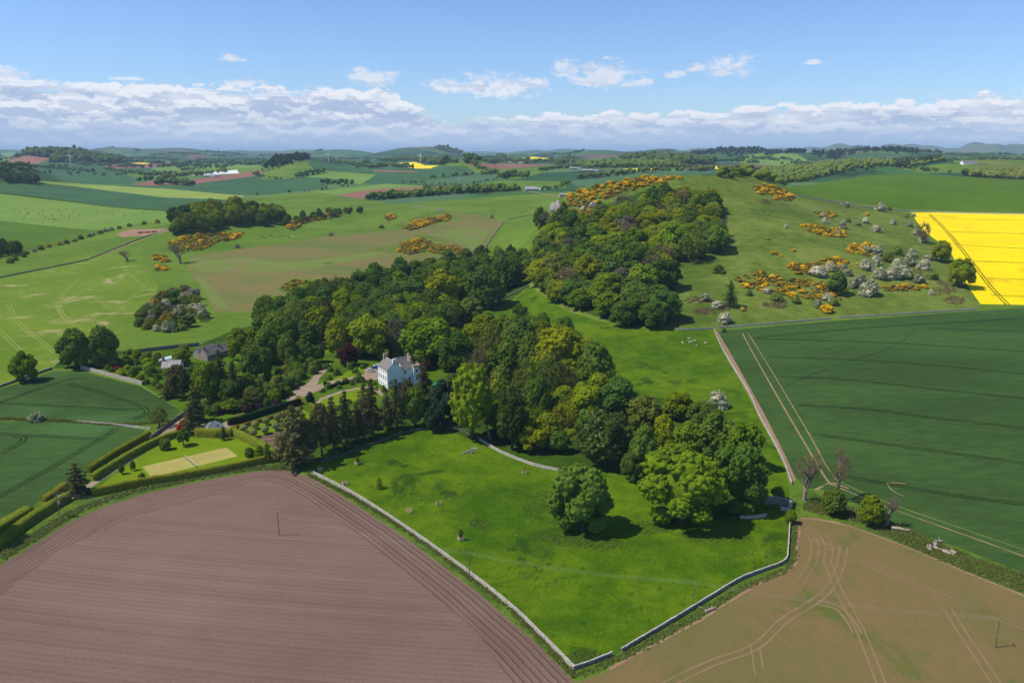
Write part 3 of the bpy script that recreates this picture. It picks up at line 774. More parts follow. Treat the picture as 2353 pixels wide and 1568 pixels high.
def np_mesh(name, V, F, mat=None, smooth=False, attrs=None, fmat=None):
    """V (n,3); F list of arrays of faces with equal corner counts"""
    me = bpy.data.meshes.new(name)
    V = np.asarray(V, np.float32)
    me.vertices.add(len(V)); me.vertices.foreach_set('co', V.ravel())
    loops = []; starts = []; o = 0
    for A in F:
        A = np.asarray(A, np.int32)
        if not len(A): continue
        loops.append(A.ravel()); k = A.shape[1]
        starts.append(o + np.arange(0, A.size, k, dtype=np.int32)); o += A.size
    loops = np.concatenate(loops); starts = np.concatenate(starts)
    me.loops.add(len(loops)); me.loops.foreach_set('vertex_index', loops)
    me.polygons.add(len(starts)); me.polygons.foreach_set('loop_start', starts)
    me.update(calc_edges=True)
    if smooth is True:
        me.polygons.foreach_set('use_smooth', np.ones(len(starts), bool))
    elif isinstance(smooth, np.ndarray):
        me.polygons.foreach_set('use_smooth', smooth)
    for k, val in (attrs or {}).items():
        at = me.attributes.new(k, 'FLOAT', 'FACE'); at.data.foreach_set('value', np.asarray(val, np.float32))
    if mat is not None:
        for m in (mat if isinstance(mat, (list, tuple)) else [mat]):
            me.materials.append(MATS[m] if isinstance(m, str) else m)
    if fmat is not None: me.polygons.foreach_set('material_index', np.asarray(fmat, np.int32))
    return me


class MB:
    """collects simple shapes into one mesh"""
    def __init__(self): self.v = []; self.f = []
    def add(self, vs, fs):
        o = len(self.v); self.v += [tuple(q) for q in vs]; self.f += [tuple(i + o for i in f) for f in fs]
        return self
    def box(self, c, s, rz=0.0, taper=1.0):
        cx, cy, cz = c; hx, hy, hz = s[0] / 2, s[1] / 2, s[2] / 2
        P = []
        for z in (-1, 1):
            k = taper if z > 0 else 1.0
            for (x, y) in ((-1, -1), (1, -1), (1, 1), (-1, 1)):
                a, b = x * hx * k, y * hy * k
                P.append((cx + a * math.cos(rz) - b * math.sin(rz), cy + a * math.sin(rz) + b * math.cos(rz), cz + z * hz))
        return self.add(P, [(3, 2, 1, 0), (4, 5, 6, 7), (0, 1, 5, 4), (1, 2, 6, 5), (2, 3, 7, 6), (3, 0, 4, 7)])
    def tube(self, pts, rad, n=6, cap=True):
        pts = [Vector(p) for p in pts]
        rad = rad if isinstance(rad, (list, tuple)) else [rad] * len(pts)
        rings = []
        ref = Vector((0.31, 0.77, 0.55)).normalized()
        for i, p in enumerate(pts):
            t = (pts[min(i + 1, len(pts) - 1)] - pts[max(i - 1, 0)]).normalized()
            a = t.cross(ref)
            if a.length < 1e-3: a = t.cross(Vector((1, 0, 0)))
            a.normalize(); b = t.cross(a)
            rings.append([p + (a * math.cos(2 * math.pi * k / n) + b * math.sin(2 * math.pi * k / n)) * rad[i] for k in range(n)])
        V = [q for r in rings for q in r]; F = []
        for i in range(len(pts) - 1):
            for k in range(n):
                F.append((i * n + k, i * n + (k + 1) % n, (i + 1) * n + (k + 1) % n, (i + 1) * n + k))
        if cap: F.append(tuple(range(n))[::-1]); F.append(tuple((len(pts) - 1) * n + k for k in range(n)))
        return self.add(V, F)
    def mesh(self, name, mat, smooth=False):
        me = bpy.data.meshes.new(name); me.from_pydata(self.v, [], self.f); me.update()
        if smooth: me.polygons.foreach_set('use_smooth', [True] * len(me.polygons))
        me.materials.append(MATS[mat] if isinstance(mat, str) else mat)
        return me
    def build(self, name, mat, parent=None, loc=None, smooth=False):
        return link(name, self.mesh(name, mat, smooth), parent, loc)


# ------------------------------------------------------------------ leaf materials
def leaf_mat(name, a, b, flower=None, frac=0.0, trans=0.34, patch=0.5, hue=0.0):
    m = bpy.data.materials.new(name); m.use_nodes = True
    N = NT(m.node_tree)
    for n in list(N.n): N.n.remove(n)
    out = N.node('ShaderNodeOutputMaterial')
    at = N.node('ShaderNodeAttribute'); at.attribute_name = 'tint'; t = at.outputs['Fac']
    cl = N.node('ShaderNodeAttribute'); cl.attribute_name = 'clump'; c_ = cl.outputs['Fac']
    oi = N.node('ShaderNodeObjectInfo'); rnd = oi.outputs['Random']
    f = N.m('POWER', N.m('ADD', N.m('MULTIPLY', t, 0.5), N.m('MULTIPLY', c_, 0.5)), 0.7)
    col = N.mix(f, a, b)
    # each plant a little different
    hs = N.node('ShaderNodeHueSaturation')
    N.link(N.m('ADD', 0.5 - 0.018, N.m('MULTIPLY', rnd, 0.036)), hs.inputs['Hue'])
    N.link(N.m('ADD', 0.80, N.m('MULTIPLY', N.m('FRACT', N.m('MULTIPLY', rnd, 7.31)), 0.42)), hs.inputs['Value'])
    hs.inputs['Saturation'].default_value = 1.0
    N.link(col, hs.inputs['Color']); col = hs.outputs[0]
    if flower is not None:
        co = N.node('ShaderNodeTexCoord').outputs['Object']
        g = N.noise(co, 3.0, 3, 0.6)
        q = N.m('ADD', N.m('MULTIPLY', t, 1.0 - patch), N.m('MULTIPLY', N.m('ADD', N.m('MULTIPLY', g, 0.6), N.m('MULTIPLY', c_, 0.4)), patch))
        q = N.m('ADD', q, N.m('MULTIPLY', N.m('SUBTRACT', N.m('FRACT', N.m('MULTIPLY', rnd, 3.7)), 0.5), 0.25))
        fm = N.ss(q, 0.97 - frac, 1.03 - frac) if patch < 0.2 else N.ss(q, 0.72 - frac * 0.45, 0.80 - frac * 0.45)
        col = N.mix(fm, col, flower)
    d = N.node('ShaderNodeBsdfDiffuse'); N.link(col, d.inputs['Color']); d.inputs['Roughness'].default_value = 0.5
    tr = N.node('ShaderNodeBsdfTranslucent'); N.link(N.mix(1.0, col, (1.15, 1.1, 0.55), 'MULTIPLY'), tr.inputs['Color'])
    mx = N.node('ShaderNodeMixShader'); mx.inputs[0].default_value = trans
    N.link(d.outputs[0], mx.inputs[1]); N.link(tr.outputs[0], mx.inputs[2])
    N.link(mx.outputs[0], out.inputs['Surface'])
    MATS[name] = m
    return m


leaf_mat('leaf_green', (.052, .112, .012), (.185, .270, .034))
leaf_mat('leaf_fresh', (0.113, 0.187, 0.009), (0.292, 0.367, 0.016))
leaf_mat('leaf_yellow', (0.152, 0.206, 0.008), (0.341, 0.378, 0.011))
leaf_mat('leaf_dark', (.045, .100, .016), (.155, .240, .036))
leaf_mat('leaf_blue', (0.034, 0.075, 0.043), (0.064, 0.113, 0.060))
leaf_mat('leaf_olive', (.105, .150, .020), (.230, .275, .042))
leaf_mat('leaf_brown', (0.169, 0.138, 0.065), (0.283, 0.220, 0.100))
leaf_mat('leaf_greyish', (0.138, 0.123, 0.087), (0.212, 0.187, 0.127))
leaf_mat('leaf_conifer', (.066, .070, .022), (.165, .152, .050), trans=0.12)
leaf_mat('leaf_copper', (0.090, 0.026, 0.024), (0.137, 0.046, 0.033))
leaf_mat('leaf_maroon', (0.074, 0.035, 0.032), (0.107, 0.055, 0.044))
leaf_mat('leaf_chestnut', (0.053, 0.090, 0.014), (0.107, 0.152, 0.020), (.36, .36, .19), 0.20, patch=0.1)
leaf_mat('leaf_hawthorn', (.16, .20, .09), (.28, .30, .14), (.62, .56, .40), 0.60, patch=0.3, trans=.15)
leaf_mat('leaf_hawthorn_dull', (.12, .15, .06), (.23, .26, .11), (.46, .43, .29), 0.40, patch=0.3, trans=.15)
leaf_mat('leaf_gorse', (.13, .14, .02), (.22, .18, .025), (.86, .50, .001), 0.80, patch=0.25, trans=0.15)
leaf_mat('leaf_gorse_dull', (.11, .12, .025), (.20, .16, .03), (.62, .34, .004), 0.42, patch=0.25, trans=0.15)
leaf_mat('leaf_topiary', (.16, .19, .06), (.26, .29, .10), trans=0.15)
leaf_mat('leaf_yew', (0.017, 0.036, 0.010), (0.033, 0.055, 0.013), trans=0.1)
leaf_mat('leaf_beech_hedge', (0.095, 0.125, 0.012), (0.224, 0.239, 0.020), trans=0.2)
leaf_mat('leaf_copper_hedge', (0.233, 0.110, 0.012), (0.332, 0.175, 0.018), trans=0.1)
leaf_mat('leaf_red', (0.053, 0.070, 0.020), (0.088, 0.101, 0.028), (.50, .02, .03), 0.98, patch=0.5)
leaf_mat('leaf_magenta', (0.042, 0.055, 0.020), (0.068, 0.083, 0.028), (.42, .02, .12), 0.98, patch=0.5)
leaf_mat('leaf_pink', (0.053, 0.070, 0.020), (0.088, 0.101, 0.028), (.62, .24, .34), 0.98, patch=0.5)
leaf_mat('leaf_orange', (0.318, 0.100, 0.010), (0.536, 0.184, 0.009))
leaf_mat('leaf_weed', (0.090, 0.120, 0.020), (0.185, 0.221, 0.055), (.45, .45, .33), 0.02, patch=0.1)
simple_mat('bark', (.10, .08, .06), 0.9, 0.1, var=0.35, scale=3.0)
simple_mat('bark_pale', (.27, .22, .17), 0.9, 0.1, var=0.3, scale=2.0)
simple_mat('twig', (.20, .155, .11), 0.9, 0.1, var=0.25, scale=1.0)


def ico(sub):
    bm = bmesh.new(); bmesh.ops.create_icosphere(bm, subdivisions=sub, radius=1.0)
    V = np.array([v.co[:] for v in bm.verts]); F = np.array([[v.index for v in f.verts] for f in bm.faces]); bm.free()
    return V, F


ICO1, ICO2, ICO3 = ico(1), ico(2), ico(3)


def fib(n, rng, zmin=-1.0):
    i = np.arange(n) + 0.5
    z = 1 - (1 - zmin) * i / n
    ph = i * 2.399963 + rng.uniform(0, 6.28)
    r = np.sqrt(np.clip(1 - z * z, 0, 1))
    return np.stack([r * np.cos(ph), r * np.sin(ph), z], 1)


class Leafy:
    """foliage: solid rough lumps with leaf faces lying on them"""
    def __init__(self, seed):
        self.r = np.random.default_rng(seed); self.V = []; self.T = []; self.Q = []; self.tt = []; self.tq = []; self.ct = []; self.cq = []; self.n = 0
    def blob(self, c, rad, ic=ICO1, rough=0.25, clump=None):
        c = np.asarray(c, float); rad = np.asarray(rad, float) * np.ones(3)
        V, F = ic
        a = self.r.uniform(0, 6.28); ca, sa = math.cos(a), math.sin(a)
        W = V @ np.array([[ca, sa, 0], [-sa, ca, 0], [0, 0, 1]])
        W = W * (1 + rough * self.r.uniform(-1, 1, (len(W), 1))) * rad + c
        self.V.append(W); self.T.append(F + self.n); self.n += len(W)
        self.tt.append(self.r.uniform(0, 1, len(F))); self.ct.append(np.full(len(F), self.r.uniform() if clump is None else clump))
    def leaves(self, c, rad, n, size, jit=0.55, zmin=-0.7, clump=None, spread=0.12, droop=0.0):
        c = np.asarray(c, float); rad = np.asarray(rad, float) * np.ones(3); r = self.r
        d = r.normal(size=(n, 3)); d /= np.linalg.norm(d, axis=1)[:, None]
        d[:, 2] = np.where(d[:, 2] < zmin, -d[:, 2], d[:, 2])
        P = c + d * rad * (1 + r.uniform(-spread, spread * 1.6, (n, 1)))
        nn = d / rad; nn /= np.linalg.norm(nn, axis=1)[:, None]
        nn = nn + r.normal(size=(n, 3)) * jit; nn /= np.linalg.norm(nn, axis=1)[:, None]
        self.quads(P, nn, size, clump)
    def quads(self, P, nn, size, clump=None):
        r = self.r; n = len(P)
        h = r.normal(size=(n, 3)); u = np.cross(nn, h); u /= np.linalg.norm(u, axis=1)[:, None] + 1e-9
        w = np.cross(nn, u)
        s = size * r.uniform(0.6, 1.35, (n, 1)) * 0.5; s2 = s * r.uniform(0.55, 1.0, (n, 1))
        Q = np.stack([P - u * s - w * s2 * .5, P - w * s2 + u * s * .3, P + u * s + w * s2 * .3, P + w * s2 - u * s * .2], 1).reshape(-1, 3)
        self.V.append(Q); self.Q.append(np.arange(n * 4).reshape(n, 4) + self.n); self.n += n * 4
        self.tq.append(r.uniform(0, 1, n)); self.cq.append(np.full(n, r.uniform() if clump is None else clump))
    def mesh(self, name, mat):
        V = np.concatenate(self.V)
        T = np.concatenate(self.T) if self.T else np.zeros((0, 3), int)
        Q = np.concatenate(self.Q) if self.Q else np.zeros((0, 4), int)
        tint = np.concatenate(self.tt + self.tq); cl = np.concatenate(self.ct + self.cq)
        return np_mesh(name, V, [T, Q], mat, smooth=np.concatenate([np.ones(len(T), bool), np.zeros(len(Q), bool)]), attrs={'tint': tint, 'clump': cl})


def crown_dome(seed, lobes=17, sub=32, nleaf=11, leaf=0.026, zlow=0.02, shape=1.0, lobe_r=0.18):
    """broad crown, one unit wide and one unit tall, built of lobes that carry many small clumps"""
    L_ = Leafy(seed); r = L_.r
    cz = (zlow + 1) / 2; hz = (1 - zlow) / 2
    L_.blob((0, 0, cz - .04), (0.25, 0.25, hz * 0.52), ICO3, 0.06, 0.3)
    D = fib(lobes, r, -0.8)
    D += r.normal(size=D.shape) * 0.16; D /= np.linalg.norm(D, axis=1)[:, None]
    for d in D:
        lr = lobe_r * r.uniform(0.65, 1.2) * (1.0 if d[2] > -0.2 else 0.85)
        k = r.uniform(0.86, 1.10)
        taper = 1.0 - (1 - shape) * max(0, d[2])
        if d[2] < 0: taper /= max(0.45, math.sqrt(1 - d[2] ** 2)) ** 0.55
        c = np.array([d[0] * (0.5 - lr) * k * taper, d[1] * (0.5 - lr) * k * taper, cz + d[2] * (hz - lr * 0.8) * k])
        L_.blob(c, (lr * .86, lr * .86, lr * .76), ICO2, 0.12, 0.35)
        out = d / np.linalg.norm(d)
        S = fib(int(sub * 1.5), r, -1); S += r.normal(size=S.shape) * 0.14; S /= np.linalg.norm(S, axis=1)[:, None]
        S = S[np.argsort(-(S @ out) - 0.25 * S[:, 2])][:sub]
        lc = r.uniform()
        for s in S:
            sr = lr * r.uniform(0.16, 0.29); q = c + s * np.array([lr, lr, lr * 0.86]) * r.uniform(0.82, 1.04)
            cl = min(1, max(0, lc * 0.45 + r.uniform(0, 0.55)))
            L_.blob(q, (sr, sr, sr * 0.75), ICO1, 0.22, cl)
            L_.leaves(q, (sr * 1.15, sr * 1.15, sr * 0.95), nleaf, leaf, 0.55, -0.5, cl, spread=.2)
    return L_


def crown_loose(seed, n=60, nleaf=34, leaf=0.034, zlow=0.12, core=True):
    """thin open crown of budding trees"""
    L_ = Leafy(seed); r = L_.r
    cz = (zlow + 1) / 2; hz = (1 - zlow) / 2
    for i in range(n):
        d = r.normal(size=3); d /= np.linalg.norm(d); k = r.uniform(0.45, 1.0) ** 0.5
        sr = r.uniform(0.05, 0.10)
        q = np.array([d[0] * (0.5 - sr) * k, d[1] * (0.5 - sr) * k, cz + d[2] * (hz - sr) * k])
        cl = r.uniform()
        if core: L_.blob(q, sr * 0.55, ICO1, 0.3, cl)
        L_.leaves(q, (sr * 1.1, sr * 1.1, sr * 1.5), nleaf, leaf, 1.2, -1.0, cl, spread=0.5)
    return L_


def crown_conifer(seed, tiers=13, zlow=0.16, leaf=0.045, wide=0.5, droop=0.25, ragged=0.3):
    L_ = Leafy(seed); r = L_.r
    for t in range(tiers):
        f = t / (tiers - 1); z = zlow + (1 - zlow) * (f ** 0.95) * 0.98
        rad = wide * (1 - f) ** 0.46 * (0.62 + 0.38 * math.sin(min(1, f * 4 + .3) * 1.57)) * r.uniform(.8, 1.1) + 0.02
        nb = max(4, int(11 * (1 - f) + 3))
        for b in range(nb):
            a = b / nb * 6.283 + r.uniform(-.3, .3) + t; rr = rad * r.uniform(1 - ragged * 1.5, 1.08)
            n = max(2, int(rr / 0.07))
            cl = r.uniform()
            for k in range(n):
                g = (k + 1) / n
                q = np.array([math.cos(a) * rr * g, math.sin(a) * rr * g, z - droop * rr * g * g + r.uniform(-.008, .008)])
                s = 0.055 * (1.15 - 0.5 * g)
                L_.blob(q, (s, s, s * 0.28), ICO1, 0.3, cl)
                L_.leaves(q, (s * 1.25, s * 1.25, s * 0.45), 12, leaf, 0.6, -1, cl, spread=0.3)
    L_.blob((0, 0, 0.5), (0.07, 0.07, 0.42), ICO2, 0.1, 0.3)
    return L_


def bush_mesh(seed, n=16, nleaf=60, leaf=0.075, flat=1.0, rr=(0.16, 0.27)):
    """shrub standing on the ground, one unit wide and tall"""
    L_ = Leafy(seed); r = L_.r
    L_.blob((0, 0, 0.36), (0.32, 0.32, 0.40), ICO2, 0.12, 0.3)
    for i in range(n):
        a = r.uniform(0, 6.283); el = math.asin(r.uniform(0, 1)); sr = r.uniform(*rr)
        k = r.uniform(0.8, 1.0)
        q = np.array([math.cos(a) * math.cos(el) * (0.5 - sr * .8) * k, math.sin(a) * math.cos(el) * (0.5 - sr * .8) * k, max(sr * .5, math.sin(el) * (1 - sr) * k)])
        cl = r.uniform()
        L_.blob(q, (sr, sr, sr * 0.9), ICO1, 0.2, cl)
        L_.leaves(q, (sr * 1.05, sr * 1.05, sr), nleaf, leaf, 0.65, -0.6, cl, spread=0.2)
    return L_


def trunk_mb(seed, h=0.62, r0=0.035, limbs=5):
    rg = random.Random(seed); m = MB()
    p = [(0, 0, -0.03), (rg.uniform(-.01, .01), rg.uniform(-.01, .01), h * .3), (rg.uniform(-.02, .02), rg.uniform(-.02, .02), h * .65), (rg.uniform(-.03, .03), rg.uniform(-.03, .03), h)]
    m.tube(p, [r0 * 1.35, r0, r0 * .75, r0 * .4], 7)
    for i in range(limbs):
        a = i / limbs * 6.283 + rg.uniform(-.4, .4); z0 = h * rg.uniform(.35, .8); L1 = rg.uniform(.2, .34)
        m.tube([(0, 0, z0), (math.cos(a) * L1 * .5, math.sin(a) * L1 * .5, z0 + .08), (math.cos(a) * L1, math.sin(a) * L1, z0 + rg.uniform(.14, .28))], [r0 * .5, r0 * .32, r0 * .12], 5)
    return m


def bare_tree_mb(seed, depth=5, spread=0.8, r0=0.05, first=0.22):
    """a leafless or budding tree: trunk mesh and finer twig mesh"""
    rg = random.Random(seed); big = MB(); small = MB(); tips = []
    def grow(p, d, ln, rad, k):
        q = p + d * ln
        mid = p + d * ln * .5 + Vector((rg.uniform(-1, 1), rg.uniform(-1, 1), 0)) * ln * .08
        (big if k <= 1 else small).tube([p, mid, q], [rad, rad * .85, rad * .66], 6 if k < 2 else 4, cap=False)
        if k >= depth: tips.append(q); return
        nb = 3 if k < 3 else rg.choice((2, 3, 3))
        for i in range(nb):
            ax = Vector((rg.uniform(-1, 1), rg.uniform(-1, 1), rg.uniform(-.2, .4))).normalized()
            nd = (d * (1.0 if i == 0 else .6) + ax * spread * rg.uniform(.6, 1.3) + Vector((0, 0, .12))).normalized()
            grow(q if i < 2 else mid, nd, ln * rg.uniform(.66, .88), rad * (.66 if i == 0 else .5), k + 1)
    grow(Vector((0, 0, -0.02)), Vector((rg.uniform(-.06, .06), rg.uniform(-.06, .06), 1)).normalized(), first, r0, 0)
    return big, small, tips


def fit_unit(objs_v):
    """scale numpy arrays of vertices together so the plant is one unit tall and about one wide"""
    A = np.concatenate(objs_v); zmax = A[:, 2].max()
    rad = np.percentile(np.hypot(A[:, 0], A[:, 1]), 98)
    return np.array([0.5 / rad, 0.5 / rad, 1.0 / zmax])

PROTO = {}


def make_protos():
    for i in range(6): PROTO['round', i] = crown_dome(100 + i, lobes=15 + i % 3 * 2, lobe_r=0.175 + .012 * (i % 3)).mesh('crown', 'leaf_green')
    for i in range(4): PROTO['tall', i] = crown_dome(140 + i, lobes=20, sub=18, nleaf=11, leaf=0.040, zlow=0.04, shape=0.66, lobe_r=0.20).mesh('crown', 'leaf_green')
    for i in range(3): PROTO['loose', i] = crown_loose(160 + i).mesh('crown', 'leaf_olive')
    for i in range(4): PROTO['conifer', i] = crown_conifer(180 + i, tiers=12, ragged=0.55 + .05 * i, droop=.12).mesh('crown', 'leaf_conifer')
    for i in (1, 3): PROTO['conifer', i] = crown_dome(185 + i, lobes=24, sub=14, nleaf=14, leaf=0.05, zlow=0.14, shape=0.30, lobe_r=0.15).mesh('crown', 'leaf_conifer')
    for i in range(2): PROTO['cedar', i] = crown_conifer(190 + i, tiers=8, zlow=0.1, leaf=0.06, droop=0.12, ragged=0.5).mesh('crown', 'leaf_conifer')
    for i in range(5): PROTO['bush', i] = bush_mesh(200 + i).mesh('foliage', 'leaf_green')
    for i in range(4): PROTO['gorse', i] = bush_mesh(220 + i, n=20, nleaf=36, leaf=0.07, rr=(0.12, 0.2)).mesh('foliage', 'leaf_gorse')
    for i in range(5): PROTO['trunk', i] = trunk_mb(300 + i).mesh('trunk', 'bark', True)
    for i in range(3):
        big, small, tips = bare_tree_mb(320 + i)
        A = np.array(big.v); B = np.array(small.v); s = fit_unit([A, B])
        big.v = [tuple(q) for q in A * s]; small.v = [tuple(q) for q in B * s]
        PROTO['bare_trunk', i] = big.mesh('trunk', 'bark_pale', True)
        PROTO['bare_twigs', i] = small.mesh('branches', 'twig')
        L_ = Leafy(340 + i); T = np.array([tuple(t) for t in tips]) * s
        T = np.repeat(T, 14, 0); T = T + L_.r.normal(size=T.shape) * 0.034
        nn = L_.r.normal(size=T.shape); nn /= np.linalg.norm(nn, axis=1)[:, None]
        L_.quads(T, nn, 0.020)
        PROTO['bare_buds', i] = L_.mesh('buds', 'leaf_brown')


make_protos()
COUNT = {}


def nproto(kind):
    return len([1 for k in PROTO if k[0] == kind])


def solve_base(u, vtop, w_px, ratio):
    """where a tree stands whose top is seen at (u, vtop) and whose crown is w_px wide; ratio = height / width"""
    vb = vtop + w_px * ratio * 0.9
    for _ in range(4):
        p = hit(u, vb); dep = project(p)[2]; h = w_px / FPX * dep * ratio
        vt = project((p.x, p.y, p.z + h))[1]
        vb += (vtop - vt) * 0.8
    return hit(u, vb)


def set_mat(o, m):
    o.material_slots[0].link = 'OBJECT'; o.material_slots[0].material = MATS[m]


def plant(kind, p, w, h, tone, name, label, cat, group=None, seed=None, buds=None):
    """one tree or bush at world point p, w metres wide and h tall"""
    rg = random.Random(hash((round(p[0], 1), round(p[1], 1), 5)) if seed is None else seed)
    rz = rg.uniform(0, 6.283)
    z = gz(p[0], p[1])
    if kind in ('bush', 'gorse'):
        me = PROTO[kind, rg.randrange(nproto(kind))]
        o = link(name, me); o.location = (p[0], p[1], z - h * 0.04); o.rotation_euler = (0, 0, rz); o.scale = (w, w * rg.uniform(.85, 1.1), h)
        set_mat(o, tone); tag(o, label, cat, group)
        return o
    root = empty(name, (p[0], p[1], z), rz, (w, w * rg.uniform(.9, 1.08), h)); tag(root, label, cat, group)
    if kind == 'bare':
        i = rg.randrange(3)
        link('trunk', PROTO['bare_trunk', i], root); link('branches', PROTO['bare_twigs', i], root)
        if buds:
            c = link('crown', PROTO['bare_buds', i], root); set_mat(c, buds)
    else:
        c = link('crown', PROTO[kind, rg.randrange(nproto(kind))], root); set_mat(c, tone)
        if kind == 'round': c.location.z = -0.045; c.scale = (1, 1, 1.04)
        link('trunk', PROTO['trunk', rg.randrange(5)], root)
    return root


ORD = ['first', 'second', 'third', 'fourth', 'fifth', 'sixth', 'seventh', 'eighth', 'ninth', 'tenth', 'eleventh', 'twelfth', 'thirteenth', 'fourteenth', 'fifteenth', 'sixteenth', 'seventeenth',
       'eighteenth', 'nineteenth', 'twentieth', 'twenty-first', 'twenty-second', 'twenty-third', 'twenty-fourth', 'twenty-fifth', 'twenty-sixth', 'twenty-seventh', 'twenty-eighth', 'twenty-ninth', 'thirtieth']
TONE = {'leaf_green': 'mid green', 'leaf_fresh': 'fresh green', 'leaf_yellow': 'yellow-green', 'leaf_dark': 'dark green', 'leaf_blue': 'blue-green', 'leaf_olive': 'olive', 'leaf_brown': 'brown budding',
        'leaf_greyish': 'grey-brown', 'leaf_conifer': 'dark', 'leaf_hawthorn': 'white-flowered', 'leaf_hawthorn_dull': 'grey-green', 'leaf_gorse': 'bright yellow', 'leaf_gorse_dull': 'faded orange-brown'}

# @@PLANTS
REG = []     # (picture u, picture v of the foot, object, kind phrase, place phrase)


def tree_px(u, vtop, w, kind, tone, ratio, label=None, cat='tree', group=None, name=None, place=None, buds=None, foot=None):
    p = solve_base(u, vtop, w, ratio) if foot is None else hit(u, foot)
    dep = project((p.x, p.y, p.z))[2]
    wm = w / FPX * dep
    nm = name or {'conifer': 'conifer_tree', 'cedar': 'cedar_tree', 'bare': 'bare_tree', 'bush': 'shrub'}.get(kind) or SPECIES.get(tone, 'broadleaf_tree')
    o = plant(kind, p, wm, wm * ratio, tone, nm, label or 'x', cat, group, seed=int(u * 13 + vtop * 7), buds=buds)
    if label is None: REG.append((u, vtop, o, tone, place, nm))
    return o


def auto_labels(sel, where, side, rows, noun):
    """labels that single out each of many: look, row and place counted from a landmark"""
    sel = sorted(sel, key=lambda r: r[1])
    nr = len(rows); per = math.ceil(len(sel) / nr)
    for k in range(nr):
        row = sorted(sel[k * per:(k + 1) * per], key=lambda r: r[0])
        by = {}
        for r in row: by.setdefault(r[3], []).append(r)
        for tone, rs in by.items():
            for i, r in enumerate(rs):
                cnt = '' if len(rs) == 1 else f', {ORD[i]} from {side}'
                r[2]['label'] = f'{TONE.get(tone, "green")} {noun} {rows[k]} {where}{cnt}'.strip()


SPECIES = {'leaf_yellow': 'oak_tree', 'leaf_olive': 'ash_tree', 'leaf_brown': 'ash_tree', 'leaf_greyish': 'ash_tree', 'leaf_fresh': 'lime_tree', 'leaf_green': 'sycamore_tree', 'leaf_dark': 'sycamore_tree'}
S, Y, DK, FR, OL, BR, GY = 'leaf_green', 'leaf_yellow', 'leaf_dark', 'leaf_fresh', 'leaf_olive', 'leaf_brown', 'leaf_greyish'
